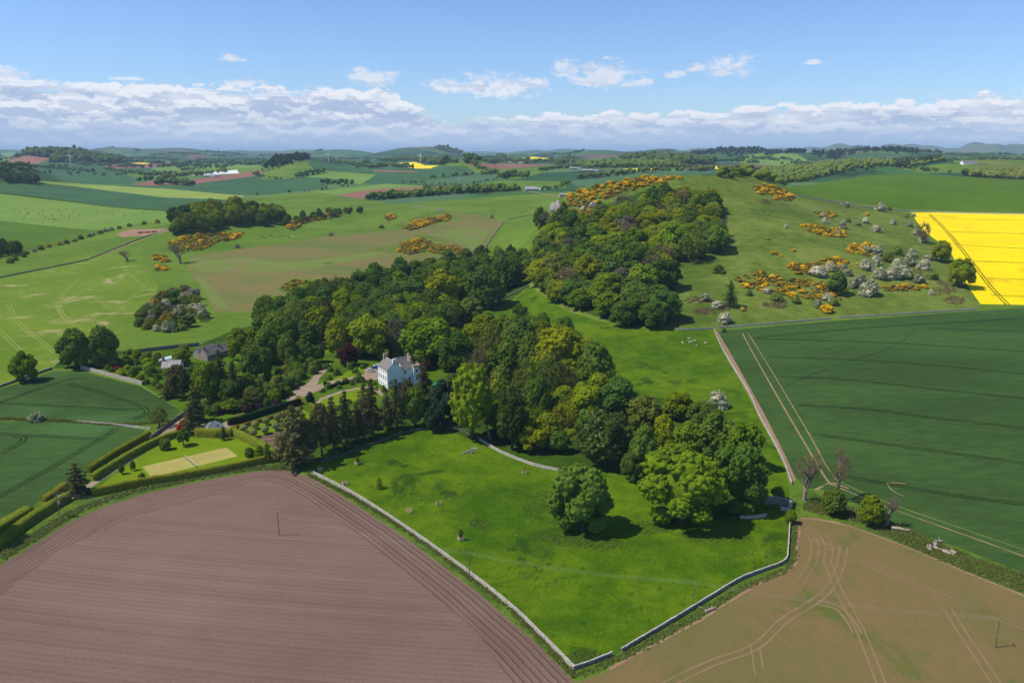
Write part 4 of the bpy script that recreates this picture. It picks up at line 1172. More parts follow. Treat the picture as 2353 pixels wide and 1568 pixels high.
# ---- foreground and estate trees seen one by one: u, top, width, kind, tone, height/width, label
SINGLES = [
    (412, 500, 34, 'round', FR, .9, 'yellow-green tree at the track end of the knoll wood'), (438, 487, 36, 'round', FR, 1.0, 'bright green tree on the slope of the knoll wood above the gorse'), (402, 514, 26, 'round', OL, .9, 'lowest olive tree of the knoll wood beside the track'), (470, 476, 36, 'round', Y, 1.0, 'yellow-green crown high on the knoll wood'),
    (-62, 1110, 104, 'round', DK, 1.45, 'big dark sycamore at the picture edge throwing shade on the ploughed headland'),
    (455, 836, 48, 'round', DK, 1.2, 'dark tree in front of the farmhouse gable'), (498, 838, 50, 'conifer', 'leaf_conifer', 1.5, 'brown cypress before the farmhouse roofs'),
    (388, 872, 44, 'cedar', 'leaf_conifer', 1.0, 'low cedar skirt below the white cottage wall'), (530, 868, 54, 'round', DK, 1.1, 'dark tree between the bright maple and the drive shrubs'), (575, 856, 54, 'round', S, 1.1, 'green tree over the shrubs north of the lane'), (585, 885, 52, 'round', OL, .9, 'olive-green tree above the magenta rhododendrons'),
    (1332, 1063, 146, 'round', S, 1.12, 'large lone sycamore casting a round shadow on the open vivid pasture'),
    (1562, 1024, 200, 'round', FR, 0.92, 'broad yellow-green dome of a sycamore, biggest crown at the edge of the clump'),
    (1694, 1012, 124, 'round', S, 1.35, 'tall sycamore beside the big dome, next to the stone ruin'),
    (1640, 942, 104, 'round', S, 1.15, 'sycamore topping the round clump near the stone wall, behind the big dome'),
    (1706, 965, 92, 'round', FR, 1.3, 'fresh green sycamore on the wall side of the round clump'),
    (1580, 965, 76, 'round', FR, 1.2, 'rounded sycamore in the middle of the clump behind the big dome'),
    (1478, 975, 70, 'tall', S, 1.75, 'narrow green sycamore between the flowering chestnut and the big dome'),
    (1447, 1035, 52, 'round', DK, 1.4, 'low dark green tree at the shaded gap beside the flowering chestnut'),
    (1390, 938, 112, 'round', 'leaf_chestnut', 1.25, 'horse chestnut covered in pale flower candles above the lone sycamore'),
    (1480, 908, 84, 'round', OL, 1.0, 'spreading olive-green oak between chestnut and hawthorn, pasture showing beneath it'),
    (1556, 898, 70, 'round', Y, 0.95, 'low yellow-orange oak behind the round clump by the open pasture'),
    (1612, 918, 70, 'round', S, 1.1, 'small green sycamore beside the pale hawthorn in the pasture'),
    (1524, 952, 48, 'round', Y, 1.3, 'small yellow tree squeezed inside the round clump'),
    (1520, 985, 60, 'tall', FR, 1.5, 'slim fresh green tree beneath the small yellow tree of the clump'),
    (1562, 985, 54, 'bare', BR, 1.2, 'brown leafless tree poking out of the round clump'),
    (1418, 868, 98, 'round', DK, 1.0, 'dark green maple standing behind the flowering chestnut'),
    (1345, 878, 74, 'round', Y, 1.2, 'yellow-green beech leaning beside the dark green maple'),
    (1364, 787, 92, 'tall', S, 1.35, 'tall green maple with a pointed top at the pasture edge of the estate wood'),
    (1285, 750, 134, 'round', Y, 0.95, 'wide yellow-green beech, largest of its colour, facing the open pasture'),
    (1216, 768, 62, 'tall', OL, 1.7, 'thin olive tree beside the wide yellow-green beech'),
    (1262, 808, 84, 'loose', OL, 1.4, 'thin brownish ash with bare lower stems below the wide beech'),
    (1300, 835, 60, 'loose', OL, 1.5, 'second thin ash under the wide beech, nearer the tall maple'),
    (1238, 866, 60, 'tall', S, 1.85, 'tall narrow sycamore in the middle of the estate wood above the shrubs'),
    (1176, 897, 72, 'tall', 'leaf_chestnut', 1.95, 'tall pale-flowered chestnut beside the curved wall'),
    (1172, 768, 66, 'tall', S, 1.5, 'rounded column of a sycamore behind the tall pale chestnut'),
    (1190, 728, 82, 'round', DK, 1.0, 'dark green tree at the top of the estate wood by the green valley'),
    (1110, 722, 90, 'round', Y, 0.9, 'yellow-green tree crowning the estate wood by the grassy clearing'),
    (1150, 735, 60, 'round', FR, 1.1, 'fresh green tree joining the dark and the yellow crowns at the wood top'),
    (1127, 742, 62, 'loose', OL, 1.6, 'hazy olive ash behind the rounded sycamore column'),
    (1100, 790, 50, 'loose', BR, 1.7, 'brown budding ash in the gap above the tall sycamore by the wall'),
    (1085, 832, 104, 'tall', FR, 1.75, 'tallest sycamore at the curved wall with its pale trunk showing'),
    (1052, 760, 90, 'round', S, 1.05, 'full green sycamore between the house and the olive ash'),
    (1036, 752, 56, 'round', Y, 1.0, 'small yellow crown tucked beside the full green sycamore'),
    (985, 727, 116, 'round', FR, 0.95, 'big fresh green lime directly behind the chimneys of the white house'),
    (1010, 742, 64, 'round', S, 1.1, 'green tree joined to the big lime behind the white house'),
    (913, 726, 54, 'loose', GY, 1.7, 'grey-brown tree barely in leaf behind the white house'),
    (845, 721, 100, 'round', FR, 1.0, 'large yellow-green lime above the parked cars'),
    (776, 733, 56, 'tall', Y, 1.6, 'yellow-green tree left standing beside the copper beech'.replace('left standing ', '')),
    (801, 786, 47, 'round', 'leaf_copper', 1.15, 'copper beech with dark red leaves beside the drive'),
    (917, 694, 84, 'round', Y, 0.7, 'low yellow oak on the far edge of the estate wood'),
    (838, 682, 74, 'round', DK, 1.0, 'dark green tree at the edge of the brown field, above the large lime'),
    (785, 672, 58, 'round', DK, 1.0, 'small dark tree at the brown field edge beside the dark conifer'),
    (750, 690, 46, 'conifer', 'leaf_conifer', 1.7, 'brownish spruce rising from the estate wood by the brown field'),
    (728, 700, 40, 'conifer', 'leaf_conifer', 1.7, 'slimmer spruce beside the brownish one by the brown field'),
    (640, 688, 80, 'round', DK, 0.95, 'domed dark green tree at the far corner of the estate wood'),
    (690, 698, 74, 'round', DK, 1.0, 'dark green tree between the far corner dome and the spruces'),
    (607, 712, 56, 'round', S, 1.0, 'green tree at the corner of the estate wood by the pasture'),
    (655, 728, 76, 'round', S, 1.0, 'green crown in front of the dark corner dome'),
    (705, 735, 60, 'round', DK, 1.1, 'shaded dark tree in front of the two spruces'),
    (560, 748, 74, 'round', FR, 1.05, 'yellow-green lime beside the farmhouse roofs'),
    (616, 752, 66, 'round', S, 1.25, 'green sycamore between the lime and the drive'),
    (660, 768, 46, 'tall', S, 1.6, 'narrow green tree beside the drive bend'),
    (700, 778, 48, 'round', OL, 1.2, 'olive tree at the drive by the small shed'),
    (590, 790, 70, 'round', DK, 1.2, 'dark tree in the hollow below the lime and sycamore'),
    (728, 790, 36, 'round', DK, 1.2, 'dark bushy tree behind the drive bend'),
    (1082, 683, 60, 'round', OL, 0.95, 'grey-green willow standing alone beside the valley wall'),
    (1052, 705, 36, 'bush', OL, 0.9, 'rounded willow shrub beside the lone willow'),
    (953, 595, 34, 'round', DK, 1.6, 'small dark tree sticking up at the edge of the brown field'),
    (985, 612, 44, 'loose', OL, 1.3, 'thin olive tree between the small dark tree and the yellow one'),
    (1045, 597, 54, 'round', Y, 1.1, 'yellow-green oak at the end of the valley belt'),
    (1018, 616, 84, 'round', Y, 1.1, 'broad yellow-green oak in the valley belt'),
    (1117, 610, 98, 'round', DK, 0.98, 'broad dark green sycamore above the lone willow'),
    (1080, 588, 56, 'round', S, 1.1, 'green tree behind the broad dark sycamore'),
    (1165, 583, 66, 'round', DK, 1.2, 'dark tree at the mouth of the grassy valley'),
    (1200, 572, 52, 'round', S, 1.3, 'green tree joining the valley belt to the crag wood'),
    (1140, 575, 50, 'round', FR, 1.2, 'fresh green tree at the back of the valley belt'),
    (935, 640, 88, 'round', DK, 0.9, 'wide dark green sycamore beside the broad yellow-green oak'),
    (872, 657, 56, 'round', DK, 1.0, 'round dark tree between field edge and wide sycamore'),
    (815, 668, 48, 'round', S, 0.9, 'green tree in the thin part of the belt by the brown field'),
    (962, 655, 48, 'round', DK, 1.2, 'dark tree overlapping the wide sycamore'),
    # conifers along the pasture
    (678, 934, 112, 'conifer', 'leaf_conifer', 1.32, 'broad brown-green spruce at the corner by the ploughed field'),
    (704, 958, 66, 'conifer', 'leaf_conifer', 1.66, 'spruce second in the row from the ploughed field corner'),
    (652, 1000, 50, 'cedar', 'leaf_conifer', 1.2, 'low spreading conifer where the long hedge ends'),
    (740, 928, 66, 'conifer', 'leaf_conifer', 1.89, 'dark spruce beside the vegetable beds'),
    (767, 913, 64, 'conifer', 'leaf_conifer', 1.96, 'tall spruce third before the curved wall'),
    (796, 900, 64, 'conifer', 'leaf_conifer', 1.96, 'slender spruce in front of the oval lawn'),
    (822, 925, 46, 'conifer', 'leaf_conifer', 1.96, 'thin spruce between two taller ones in the row'),
    (838, 888, 58, 'conifer', 'leaf_conifer', 2.2, 'tall spruce nearest the front of the white house'.replace('nearest ', 'before ')),
    (856, 872, 60, 'conifer', 'leaf_conifer', 2.2, 'tallest spruce of the row, top level with the house foot'),
    (890, 903, 48, 'conifer', 'leaf_conifer', 1.81, 'brown-green spruce below the clipped green dome'),
    (912, 872, 58, 'conifer', 'leaf_conifer', 2.04, 'spruce under the shaded wall of the white house'),
    (975, 816, 46, 'conifer', 'leaf_conifer', 2.4, 'olive-brown cypress standing against the house corner'),
    (937, 872, 44, 'conifer', 'leaf_conifer', 1.66, 'small spruce at the house corner'),
    (953, 888, 60, 'tall', S, 1.6, 'bright green sycamore at the end of the spruce row'),
    (1016, 872, 76, 'round', 'leaf_blue', 1.35, 'blue-green holm oak against the curved wall'),
    (1000, 930, 52, 'round', 'leaf_blue', 1.2, 'lower blue-green holm oak by the curved wall'),
    # estate, west side
    (450, 880, 62, 'cedar', 'leaf_conifer', 1.5, 'dark drooping cedar beside the white cottage'),
    (412, 834, 52, 'tall', 'leaf_conifer', 1.6, 'wide cedar half hiding the white cottage'),
    (478, 826, 62, 'round', 'leaf_fresh', 1.6, 'bright lime-green maple among the dark cedars'),
    (510, 805, 56, 'conifer', 'leaf_conifer', 2.0, 'dark spruce behind the bright lime-green maple'),
    (440, 930, 54, 'conifer', 'leaf_conifer', 1.3, 'olive conifer above the lane end'),
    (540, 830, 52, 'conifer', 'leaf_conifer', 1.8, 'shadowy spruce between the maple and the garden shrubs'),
    (425, 786, 36, 'bush', OL, 0.7, 'round dull bush against the far garden wall'),
    (418, 800, 44, 'round', FR, 0.9, 'small fresh green tree beside the polytunnel'),
    (56, 806, 60, 'round', FR, 1.2, 'lone sycamore on the boundary between barley and green wheat'),
    (176, 756, 82, 'round', S, 1.1, 'thick green sycamore, one of a pair at the barley corner'),
    (240, 749, 76, 'round', OL, 1.2, 'olive-green sycamore, partner of the thick green one at the barley corner'),
    (366, 932, 50, 'loose', OL, 1.0, 'pale olive bush-like tree at the end of the green wheat field'),
    (180, 1066, 66, 'cedar', 'leaf_conifer', 1.15, 'dark ragged pine between the lane hedges'),
    (422, 985, 30, 'conifer', 'leaf_green', 1.35, 'small conical tree at the lane gate'),
    (380, 1005, 26, 'round', OL, 1.1, 'little brownish tree on the tennis lawn'),
    (514, 979, 26, 'conifer', 'leaf_green', 1.25, 'dark green conical tree against the square hedge'),
    (615, 1018, 34, 'conifer', 'leaf_green', 1.3, 'upright green tree at the diagonal hedge corner'),
    (597, 1024, 24, 'tall', FR, 1.5, 'slim young tree at the corner of the court lawn'),
    (574, 1028, 24, 'tall', S, 1.2, 'small young tree beside the corner of the court'),
    (280, 1066, 14, 'tall', OL, 1.7, 'slender sapling near the pine end of the lawn'),
    (306, 1057, 13, 'tall', OL, 1.9, 'slender sapling beside the court corner'),
    (327, 1083, 20, 'bush', DK, 0.95, 'round dark bush by the end of the tennis court'),
    (1006, 786, 40, 'round', 'leaf_maroon', 1.2, 'maroon-leaved tree behind the cypress at the white house'),
    (980, 820, 30, 'round', 'leaf_maroon', 1.0, 'second maroon tree, lower, by the kitchen yard'),
    (1786, 1113, 32, 'tall', FR, 1.1, 'small bright tree growing inside the stone ruin'),
    (1815, 1168, 28, 'tall', FR, 1.3, 'young sycamore rooted on the wall at the field corner'),
    (1912, 1120, 54, 'tall', S, 1.25, 'leafy sycamore scrub under the dying tree on the verge'),
    (1998, 1138, 62, 'tall', FR, 1.2, 'compact bright sycamore alone on the verge between fields'),
    (2160, 553, 48, 'round', Y, 1.0, 'yellow-green tree on the edge of the rapeseed, the upper one'),
    (2205, 592, 62, 'round', Y, 1.1, 'yellow-green oak on the edge of the rapeseed above the corner'),
    (2118, 508, 38, 'loose', BR, 1.3, 'brown budding tree beside the top of the rapeseed'),
    (1676, 645, 40, 'conifer', 'leaf_dark', 1.5, 'dark green tree among hawthorns at the foot of the slope'),
    (1922, 625, 44, 'tall', 'leaf_dark', 1.15, 'dark green tree in the middle of the gorse and hawthorn'),
    (414, 555, 48, 'bare', OL, 1.05, 'bare spreading tree by the gorse at the field corner'),
    (293, 575, 34, 'bare', BR, 0.75, 'low bare thorn on the grass below the farm track'),
]
for (u, vt, w, kind, tone, ratio, lab) in SINGLES:
    nm = None
    if tone == 'leaf_copper': nm = 'copper_beech'
    if tone == 'leaf_chestnut': nm = 'chestnut_tree'
    if 'shrub' in lab or kind == 'bush': nm = 'shrub'
    buds = tone if kind == 'bare' else None
    if kind == 'tall' and tone == 'leaf_conifer': nm = 'cedar_tree'
    tree_px(u, vt, w, kind, tone, ratio, lab, 'shrub' if nm == 'shrub' else 'tree', name=nm, buds=buds)

# dead and dying trees on the verge
for (u, foot, w, ratio, lab) in [(1847, 1148, 66, 1.75, 'dying tree with rusty brown twigs on the verge beside the field wall'),
                                 (1922, 1150, 66, 1.95, 'tall gaunt tree with bleached forked trunk where the tyre tracks meet'),
                                 (2038, 1205, 48, 1.6, 'broken dead tree with tangled twigs beside the compact bright sycamore')]:
    p = hit(u, foot); dep = project(p)[2]; wm = w / FPX * dep
    plant('bare', p, wm, wm * ratio, 'bark', 'dead_tree', lab, 'tree', 'dying trees on the verge between the fields', buds='leaf_brown' if u < 2000 else None, seed=u)


def in_poly(u, v, P):
    ins = False
    for i in range(len(P)):
        (x1, y1), (x2, y2) = P[i], P[(i + 1) % len(P)]
        if (y1 > v) != (y2 > v) and u < (x2 - x1) * (v - y1) / (y2 - y1) + x1: ins = not ins
    return ins


def scatter(poly, gap, seed, limit=9999, avoid=()):
    """world points at least gap metres apart on the ground seen inside a picture outline"""
    rg = random.Random(seed); W = [hit(*q) for q in poly]
    P = [(q.x, q.y) for q in W]
    xs = [q[0] for q in P]; ys = [q[1] for q in P]
    out = list(avoid); n0 = len(out); miss = 0
    while miss < 900 and len(out) - n0 < limit:
        x = rg.uniform(min(xs), max(xs)); y = rg.uniform(min(ys), max(ys))
        if not in_poly(x, y, P) or any((x - a) ** 2 + (y - b) ** 2 < gap * gap for a, b in out): miss += 1; continue
        out.append((x, y)); miss = 0
    return [(x, y) for x, y in out[n0:]]


def wood(poly, gap, size, tones, kinds, seed, where, side, rows, noun='tree', group=None, hr=(1.0, 1.35), name=None, cat='tree', avoid=(), limit=9999):
    rg = random.Random(seed); items = []
    for (x, y) in scatter(poly, gap, seed, limit, avoid):
        w = rg.uniform(*size); tone = rg.choices([t for t, _ in tones], [q for _, q in tones])[0]
        kind = rg.choice(kinds)
        if tone in (OL, BR, GY) and kind in ('round', 'tall') and rg.random() < .6: kind = 'loose'
        z = gz(x, y)
        nm = (name or SPECIES.get(tone, 'broadleaf_tree')) if kind != 'conifer' else 'conifer_tree'
        o = plant(kind, (x, y, z), w, w * rg.uniform(*hr), tone, nm, 'x', cat, group, seed=int(x * 7 + y * 3))
        u, v, d = project((x, y, z)); items.append((u, v, o, tone, where, nm))
    auto_labels(items, where, side, rows, noun)
    return items


GREEN_MIX = [(S, 5), (FR, 3), (Y, 2.6), (DK, 2.0), (OL, 1.8), (BR, .6), (GY, .6)]
# crag wood, lower and upper part
wood([(1222, 640), (1232, 585), (1262, 545), (1330, 520), (1480, 520), (1600, 530), (1652, 550), (1640, 592), (1530, 612), (1528, 742), (1440, 740), (1370, 722), (1300, 700), (1250, 672)], 12.8, (17, 26), GREEN_MIX, ['round', 'round', 'tall'], 11,
     'of the crag wood', 'the valley side', ['in the topmost belt', 'in the upper belt', 'in the middle belt', 'in the fourth belt', 'in the lower belt', 'along the foot'], hr=(.72, 1.0))
wood([(1330, 532), (1350, 516), (1400, 502), (1450, 488), (1490, 470), (1535, 455), (1620, 470), (1650, 500), (1652, 545), (1600, 528), (1480, 520)], 12.5, (14, 23), [(S, 3), (FR, 3), (Y, 3), (OL, 4), (BR, 2.2), (GY, 1.4), (DK, 1)], ['round', 'round', 'tall'], 12,
     'below the crag crest', 'the gorse', ['in the highest row', 'in the second row', 'in the third row', 'in the fourth row'], hr=(.7, .95))
for (u, vt, w, kind, tone, ratio, lab) in [
        (1241, 474, 40, 'round', OL, 1.2, 'olive-green tree standing apart below the white rock face'),
        (1256, 490, 22, 'round', GY, 1.3, 'small grey-green tree beside the olive one below the rock face'),
        (1294, 464, 22, 'tall', S, 1.7, 'slim green tree at the foot of the white rock face'),
        (1313, 474, 36, 'loose', BR, 1.1, 'brown budding tree beside the slim green one under the rocks'),
        (1376, 462, 22, 'tall', DK, 1.6, 'narrow dark tree standing above the crag slope'),
        (1528, 418, 46, 'round', DK, 1.3, 'dark green tree highest on the crest of the crag'),
        (1498, 424, 40, 'round', S, 1.3, 'green tree on the crest beside the highest one'),
        (1562, 430, 40, 'loose', BR, 1.4, 'brown leafless tree beside the highest dark tree on the crest'),
        (1625, 432, 24, 'conifer', 'leaf_dark', 1.8, 'ragged dark pine at the end of the crest wood'),
        (1600, 442, 40, 'round', FR, 1.3, 'fresh green tree beside the ragged pine'),
        (1548, 506, 84, 'round', FR, 0.95, 'broadest fresh green crown in the upper crag wood'),
        (1500, 578, 56, 'loose', GY, 1.3, 'grey leafless tree at the slope side of the crag wood'),
        (1442, 512, 50, 'loose', GY, 1.1, 'grey-brown bare crown in the heart of the crag wood'),
        (1498, 690, 66, 'round', S, 0.95, 'green sycamore at the lowest corner of the crag wood by the wall'),
        (1430, 690, 60, 'round', S, 1.0, 'green sycamore at the foot of the crag wood facing the pasture'),
        (1574, 573, 22, 'bush', FR, 0.8, 'small green bush on the open slope beside the crag wood'),
        (1650, 603, 32, 'bush', OL, 0.75, 'dark round thorn bush alone on the open slope')]:
    tree_px(u, vt, w, kind, tone, ratio, lab, 'shrub' if kind == 'bush' else 'tree')
# the estate wood's gaps
wood([(1120, 760), (1200, 745), (1330, 800), (1400, 880), (1430, 950), (1340, 1040), (1240, 1040), (1130, 1000), (1100, 900), (1060, 850)], 11, (9, 15), [(S, 3), (FR, 3), (OL, 2), (Y, 2), (BR, 1)], ['round', 'tall', 'loose'], 14,
     'of the estate wood understorey', 'the house', ['in the back', 'in the middle', 'in the front'], 'tree', hr=(.9, 1.3))
wood([(600, 745), (720, 720), (860, 730), (960, 720), (1040, 745), (1000, 790), (880, 800), (760, 800), (640, 800)], 11.5, (13, 20), [(S, 3), (FR, 3), (DK, 2), (OL, 1), (Y, 1)], ['round', 'tall'], 15,
     'behind the white house', 'the farmhouse', ['in the outer row', 'in the middle row', 'in the inner row'])
wood([(700, 690), (860, 665), (960, 640), (1080, 605), (1180, 595), (1190, 640), (1120, 690), (1000, 705), (860, 715), (740, 722)], 12.5, (13, 20), [(S, 3), (FR, 2), (DK, 3), (OL, 1)], ['round', 'tall'], 16,
     'of the valley belt', 'the spruces', ['on the field side', 'on the valley side'])
# clump wood on the knoll
wood([(400, 532), (408, 505), (450, 498), (520, 492), (600, 492), (645, 500), (640, 516), (600, 520), (560, 512), (500, 524), (450, 540)], 14.5, (17, 24), [(S, 3), (DK, 1.5), (FR, 4), (Y, 3), (OL, 4)], ['round'], 17,
     'of the knoll wood', 'the farm track', ['at the back', 'in the middle', 'at the front'], hr=(.85, 1.1))
# belt of trees beyond the knoll wood
wood([(650, 512), (700, 500), (760, 488), (830, 482), (835, 490), (760, 500), (700, 512), (660, 524)], 15, (7, 12), [(S, 3), (DK, 2), (OL, 2), (GY, 1)], ['round', 'tall'], 18,
     'in the scrub belt', 'the knoll wood', ['', ''][:1], hr=(.8, 1.2))
# straight shelter belt below the farm
# far left wooded knoll and dark clump at the frame edge
wood([(-60, 424), (0, 420), (60, 423), (92, 424), (80, 414), (40, 400), (0, 396), (-60, 398)], 14, (15, 20), [(DK, 4), (S, 3), (OL, 1)], ['round'], 20,
     'of the far dark knoll', 'the picture edge', ['high', 'halfway up', 'at the foot'], hr=(.9, 1.1))
wood([(-60, 602), (0, 590), (40, 586), (52, 580), (40, 572), (0, 570), (-60, 575)], 12, (12, 16), [(DK, 4), (S, 2)], ['round'], 21,
     'of the hedge-end clump', 'the picture edge', ['behind', 'in front'], hr=(.9, 1.1))
# thicket on the bank below the barley
wood([(318, 752), (330, 715), (365, 690), (420, 672), (455, 690), (468, 735), (420, 758), (360, 765)], 7.5, (6.5, 11), [(OL, 4), (DK, 2), (S, 2), (BR, 1), ('leaf_hawthorn_dull', 3), ('leaf_hawthorn', 2), ('leaf_gorse_dull', .7)], ['round', 'bush'], 22,
     'of the thicket below the barley', 'the barley', ['at the top', 'in the middle', 'at the foot'], 'thorn', hr=(.7, .95), name='scrub_tree')

# ---- garden shrubs
wood([(230, 838), (300, 812), (370, 820), (372, 850), (420, 880), (410, 905), (340, 882), (260, 862)], 5.4, (3.5, 6.8), [(S, 3), (FR, 2), (DK, 3), (OL, 3), (Y, 1)], ['bush'], 31,
     'of the cottage garden', 'the sycamores', ['at the back', 'in the middle', 'beside the wall'], 'shrub', hr=(.6, .95), name='shrub', cat='shrub')
wood([(545, 905), (600, 880), (660, 850), (705, 860), (690, 885), (655, 912), (620, 935), (560, 950), (520, 945)], 5.8, (4.5, 8.5), [(S, 3), (FR, 2), (DK, 3), (OL, 3), (Y, 1)], ['bush', 'bush', 'round'], 32,
     'of the rhododendron border', 'the lane', ['at the back', 'in the middle', 'in the front'], 'shrub', hr=(.7, 1.1), name='shrub', cat='shrub')
wood([(735, 840), (790, 850), (835, 840), (835, 860), (770, 862)], 7, (3, 5), [(S, 3), (DK, 2)], ['bush'], 33,
     'beside the copper beech', 'the drive', ['', ''][:1], 'shrub', hr=(.6, .9), name='shrub', cat='shrub', limit=9)
wood([(740, 885), (800, 870), (866, 880), (866, 888), (800, 888), (740, 902)], 5, (2.4, 3.8), [(S, 2), (DK, 3), (OL, 1)], ['bush'], 34,
     'in the border above the oval lawn', 'the yew', ['', ''][:1], 'shrub', hr=(.6, .9), name='shrub', cat='shrub', limit=18)
wood([(960, 900), (1050, 880), (1060, 920), (1010, 960), (960, 940)], 8, (4, 8), [(S, 2), (DK, 3), (OL, 2), (Y, 1)], ['bush', 'round'], 35,
     'in the kitchen yard', 'the cypress', ['at the back', 'at the front'], 'shrub', hr=(.7, 1.0), name='shrub', cat='shrub', limit=22)
wood([(1190, 960), (1300, 960), (1330, 1040), (1250, 1045), (1190, 1020)], 9, (5, 9), [(FR, 3), (S, 3), (OL, 3)], ['bush', 'round'], 36,
     'in the wood glade', 'the tall chestnut', ['at the back', 'at the front'], 'shrub', hr=(.6, .9), name='shrub', cat='shrub', limit=22)
wood([(455, 930), (500, 910), (540, 930), (520, 955), (470, 955)], 6, (5, 8), [(DK, 3), (OL, 3)], ['bush'], 37,
     'behind the summerhouse roof', 'the lane', ['at the back', 'at the front'], 'shrub', hr=(.6, .9), name='shrub', cat='shrub', limit=14)

wood([(700, 1040), (760, 1015), (860, 985), (950, 965), (950, 940), (860, 955), (760, 985), (705, 1010)], 6.5, (4, 8), [(DK, 4), (OL, 3), (BR, 2)], ['bush', 'loose'], 38,
     'under the spruce row', 'the vegetable beds', ['behind the row', 'in front of it'], 'shrub', hr=(.7, 1.2), name='shrub', cat='shrub', limit=40)
wood([(660, 850), (700, 838), (735, 842), (720, 860), (690, 872)], 6.5, (5, 8), [(S, 3), (OL, 3), (Y, 1)], ['bush', 'round'], 39,
     'at the bend of the drive', 'the rhododendrons', [''], 'shrub', hr=(.8, 1.2), name='shrub', cat='shrub', limit=14)
wood([(850, 815), (960, 800), (1000, 830), (970, 846), (930, 828), (880, 830)], 8, (5, 9), [(DK, 3), (S, 3), (OL, 2)], ['bush', 'round'], 40,
     'behind the house roofs', 'the parked cars', [''], 'shrub', hr=(.8, 1.2), name='shrub', cat='shrub', limit=20)
# flowering garden bushes: u, foot v, width px, tone, label
for (u, v, w, tone, lab) in [
        (420, 985, 30, 'leaf_red', 'scarlet rhododendron beside the lane gate'),
        (252, 845, 16, 'leaf_red', 'red azalea in the cottage garden'), (270, 848, 12, 'leaf_magenta', 'pink azalea beside the red one in the cottage garden'),
        (392, 898, 14, 'leaf_red', 'red maple shrub under the wide cedar'), (358, 892, 7, 'leaf_orange', 'tiny orange azalea under the cedar branches'),
        (508, 950, 20, 'leaf_magenta', 'deep magenta rhododendron at the lane end of the border'), (522, 938, 26, 'leaf_magenta', 'magenta rhododendron crowned with blossom behind the summerhouse'),
        (540, 930, 22, 'leaf_pink', 'pink rhododendron above the magenta ones'), (567, 945, 28, 'leaf_maroon', 'maroon-leaved shrub in the middle of the border'),
        (552, 962, 16, 'leaf_pink', 'bright pink rhododendron at the wall corner'), (592, 935, 20, 'leaf_pink', 'pale pink rhododendron against the tall hedge'),
        (582, 928, 16, 'leaf_red', 'crimson rhododendron beside the maroon shrub'), (612, 935, 14, 'leaf_yellow', 'yellow azalea against the tall hedge'),
        (628, 928, 24, 'leaf_pink', 'large pale pink rhododendron by the drive end of the hedge'), (643, 912, 32, 'leaf_maroon', 'big purple-leaved shrub by the drive'),
        (626, 902, 14, 'leaf_magenta', 'purple rhododendron under the purple-leaved shrub'), (631, 892, 18, 'leaf_pink', 'rose-pink rhododendron above the purple one'),
        (888, 900, 8, 'leaf_magenta', 'small magenta azalea at the foot of the white house'), (1000, 905, 18, 'leaf_yellow', 'yellow azalea beside the green garden tent'),
        (682, 870, 18, 'leaf_yellow', 'golden shrub beside the drive')]:
    p = hit(u, v); wm = w / FPX * project(p)[2]
    plant('bush', p, wm, wm * .8, tone, 'rhododendron_bush' if 'rhodo' in lab else 'flowering_shrub', lab, 'shrub', seed=u)

# ---- hawthorns on the slope and along walls: u, foot, width px
HAW = [(1647, 935, 52, 'leaf_hawthorn', 'tall white hawthorn alone in the vivid pasture near the long wall'), (1628, 940, 30, 'leaf_hawthorn_dull', 'small faded hawthorn at the side of the tall white one'),
       (83, 966, 34, 'leaf_hawthorn_dull', 'round pale hawthorn between the two green wheat fields'),
       (1940, 474, 20, 'leaf_hawthorn_dull', 'hawthorn on the pasture wall, closest to the gorse'), (2021, 484, 26, 'leaf_hawthorn', 'round pink-white hawthorn on the pasture wall'), (2043, 483, 12, 'leaf_olive', 'small green thorn just past the pink-white hawthorn on the wall'),
       (1648, 706, 26, 'leaf_hawthorn', 'white hawthorn leaning on the dark green tree at the slope foot'), (1664, 740, 34, 'leaf_hawthorn', 'white hawthorn beside the wall corner'), (1662, 762, 14, 'leaf_olive', 'small thorn on the wall corner'),
       (760, 541, 12, 'leaf_hawthorn_dull', 'little hawthorn on the edge of the brown field'), (545, 570, 14, 'leaf_hawthorn_dull', 'little hawthorn below the grazing herd'), (876, 524, 14, 'leaf_olive', 'dark thorn bush between the two gorse banks'),
       (1128, 500, 12, 'leaf_hawthorn_dull', 'small round thorn at the corner of the rolling pasture')]
HAW2 = [(2050, 515, 18), (1989, 513, 20), (2012, 532, 26), (1925, 540, 18), (1895, 512, 18), (1970, 518, 16), (1948, 510, 14), (1935, 524, 22), (1890, 498, 14), (1880, 634, 40), (1905, 622, 26), (1935, 620, 22), (1946, 632, 26), (1885, 636, 22),
        (1784, 690, 30), (1990, 620, 34), (1978, 650, 26), (2010, 608, 28), (2040, 600, 34), (2065, 620, 40), (2090, 610, 34), (2120, 618, 34), (2050, 640, 36), (2020, 640, 34), (1995, 676, 50), (1965, 660, 36), (2140, 640, 30),
        (2080, 640, 36), (2110, 650, 32), (2095, 590, 24), (2128, 596, 26), (1900, 690, 26), (1915, 700, 26), (1880, 705, 22), (2120, 556, 22), (2105, 540, 22), (2088, 520, 18), (2098, 498, 12), (2082, 500, 12), (1990, 580, 24), (2015, 585, 30), (1620, 690, 26),
        (2060, 585, 26), (1828, 695, 22), (1760, 672, 20), (2140, 676, 16), (1805, 523, 12), (1720, 678, 18)]
for (u, v, w, tone, lab) in HAW:
    p = hit(u, v); wm = w / FPX * project(p)[2]
    plant('bush', p, wm, wm * .82, tone, 'hawthorn_bush', lab, 'bush', seed=u + v)
items = []
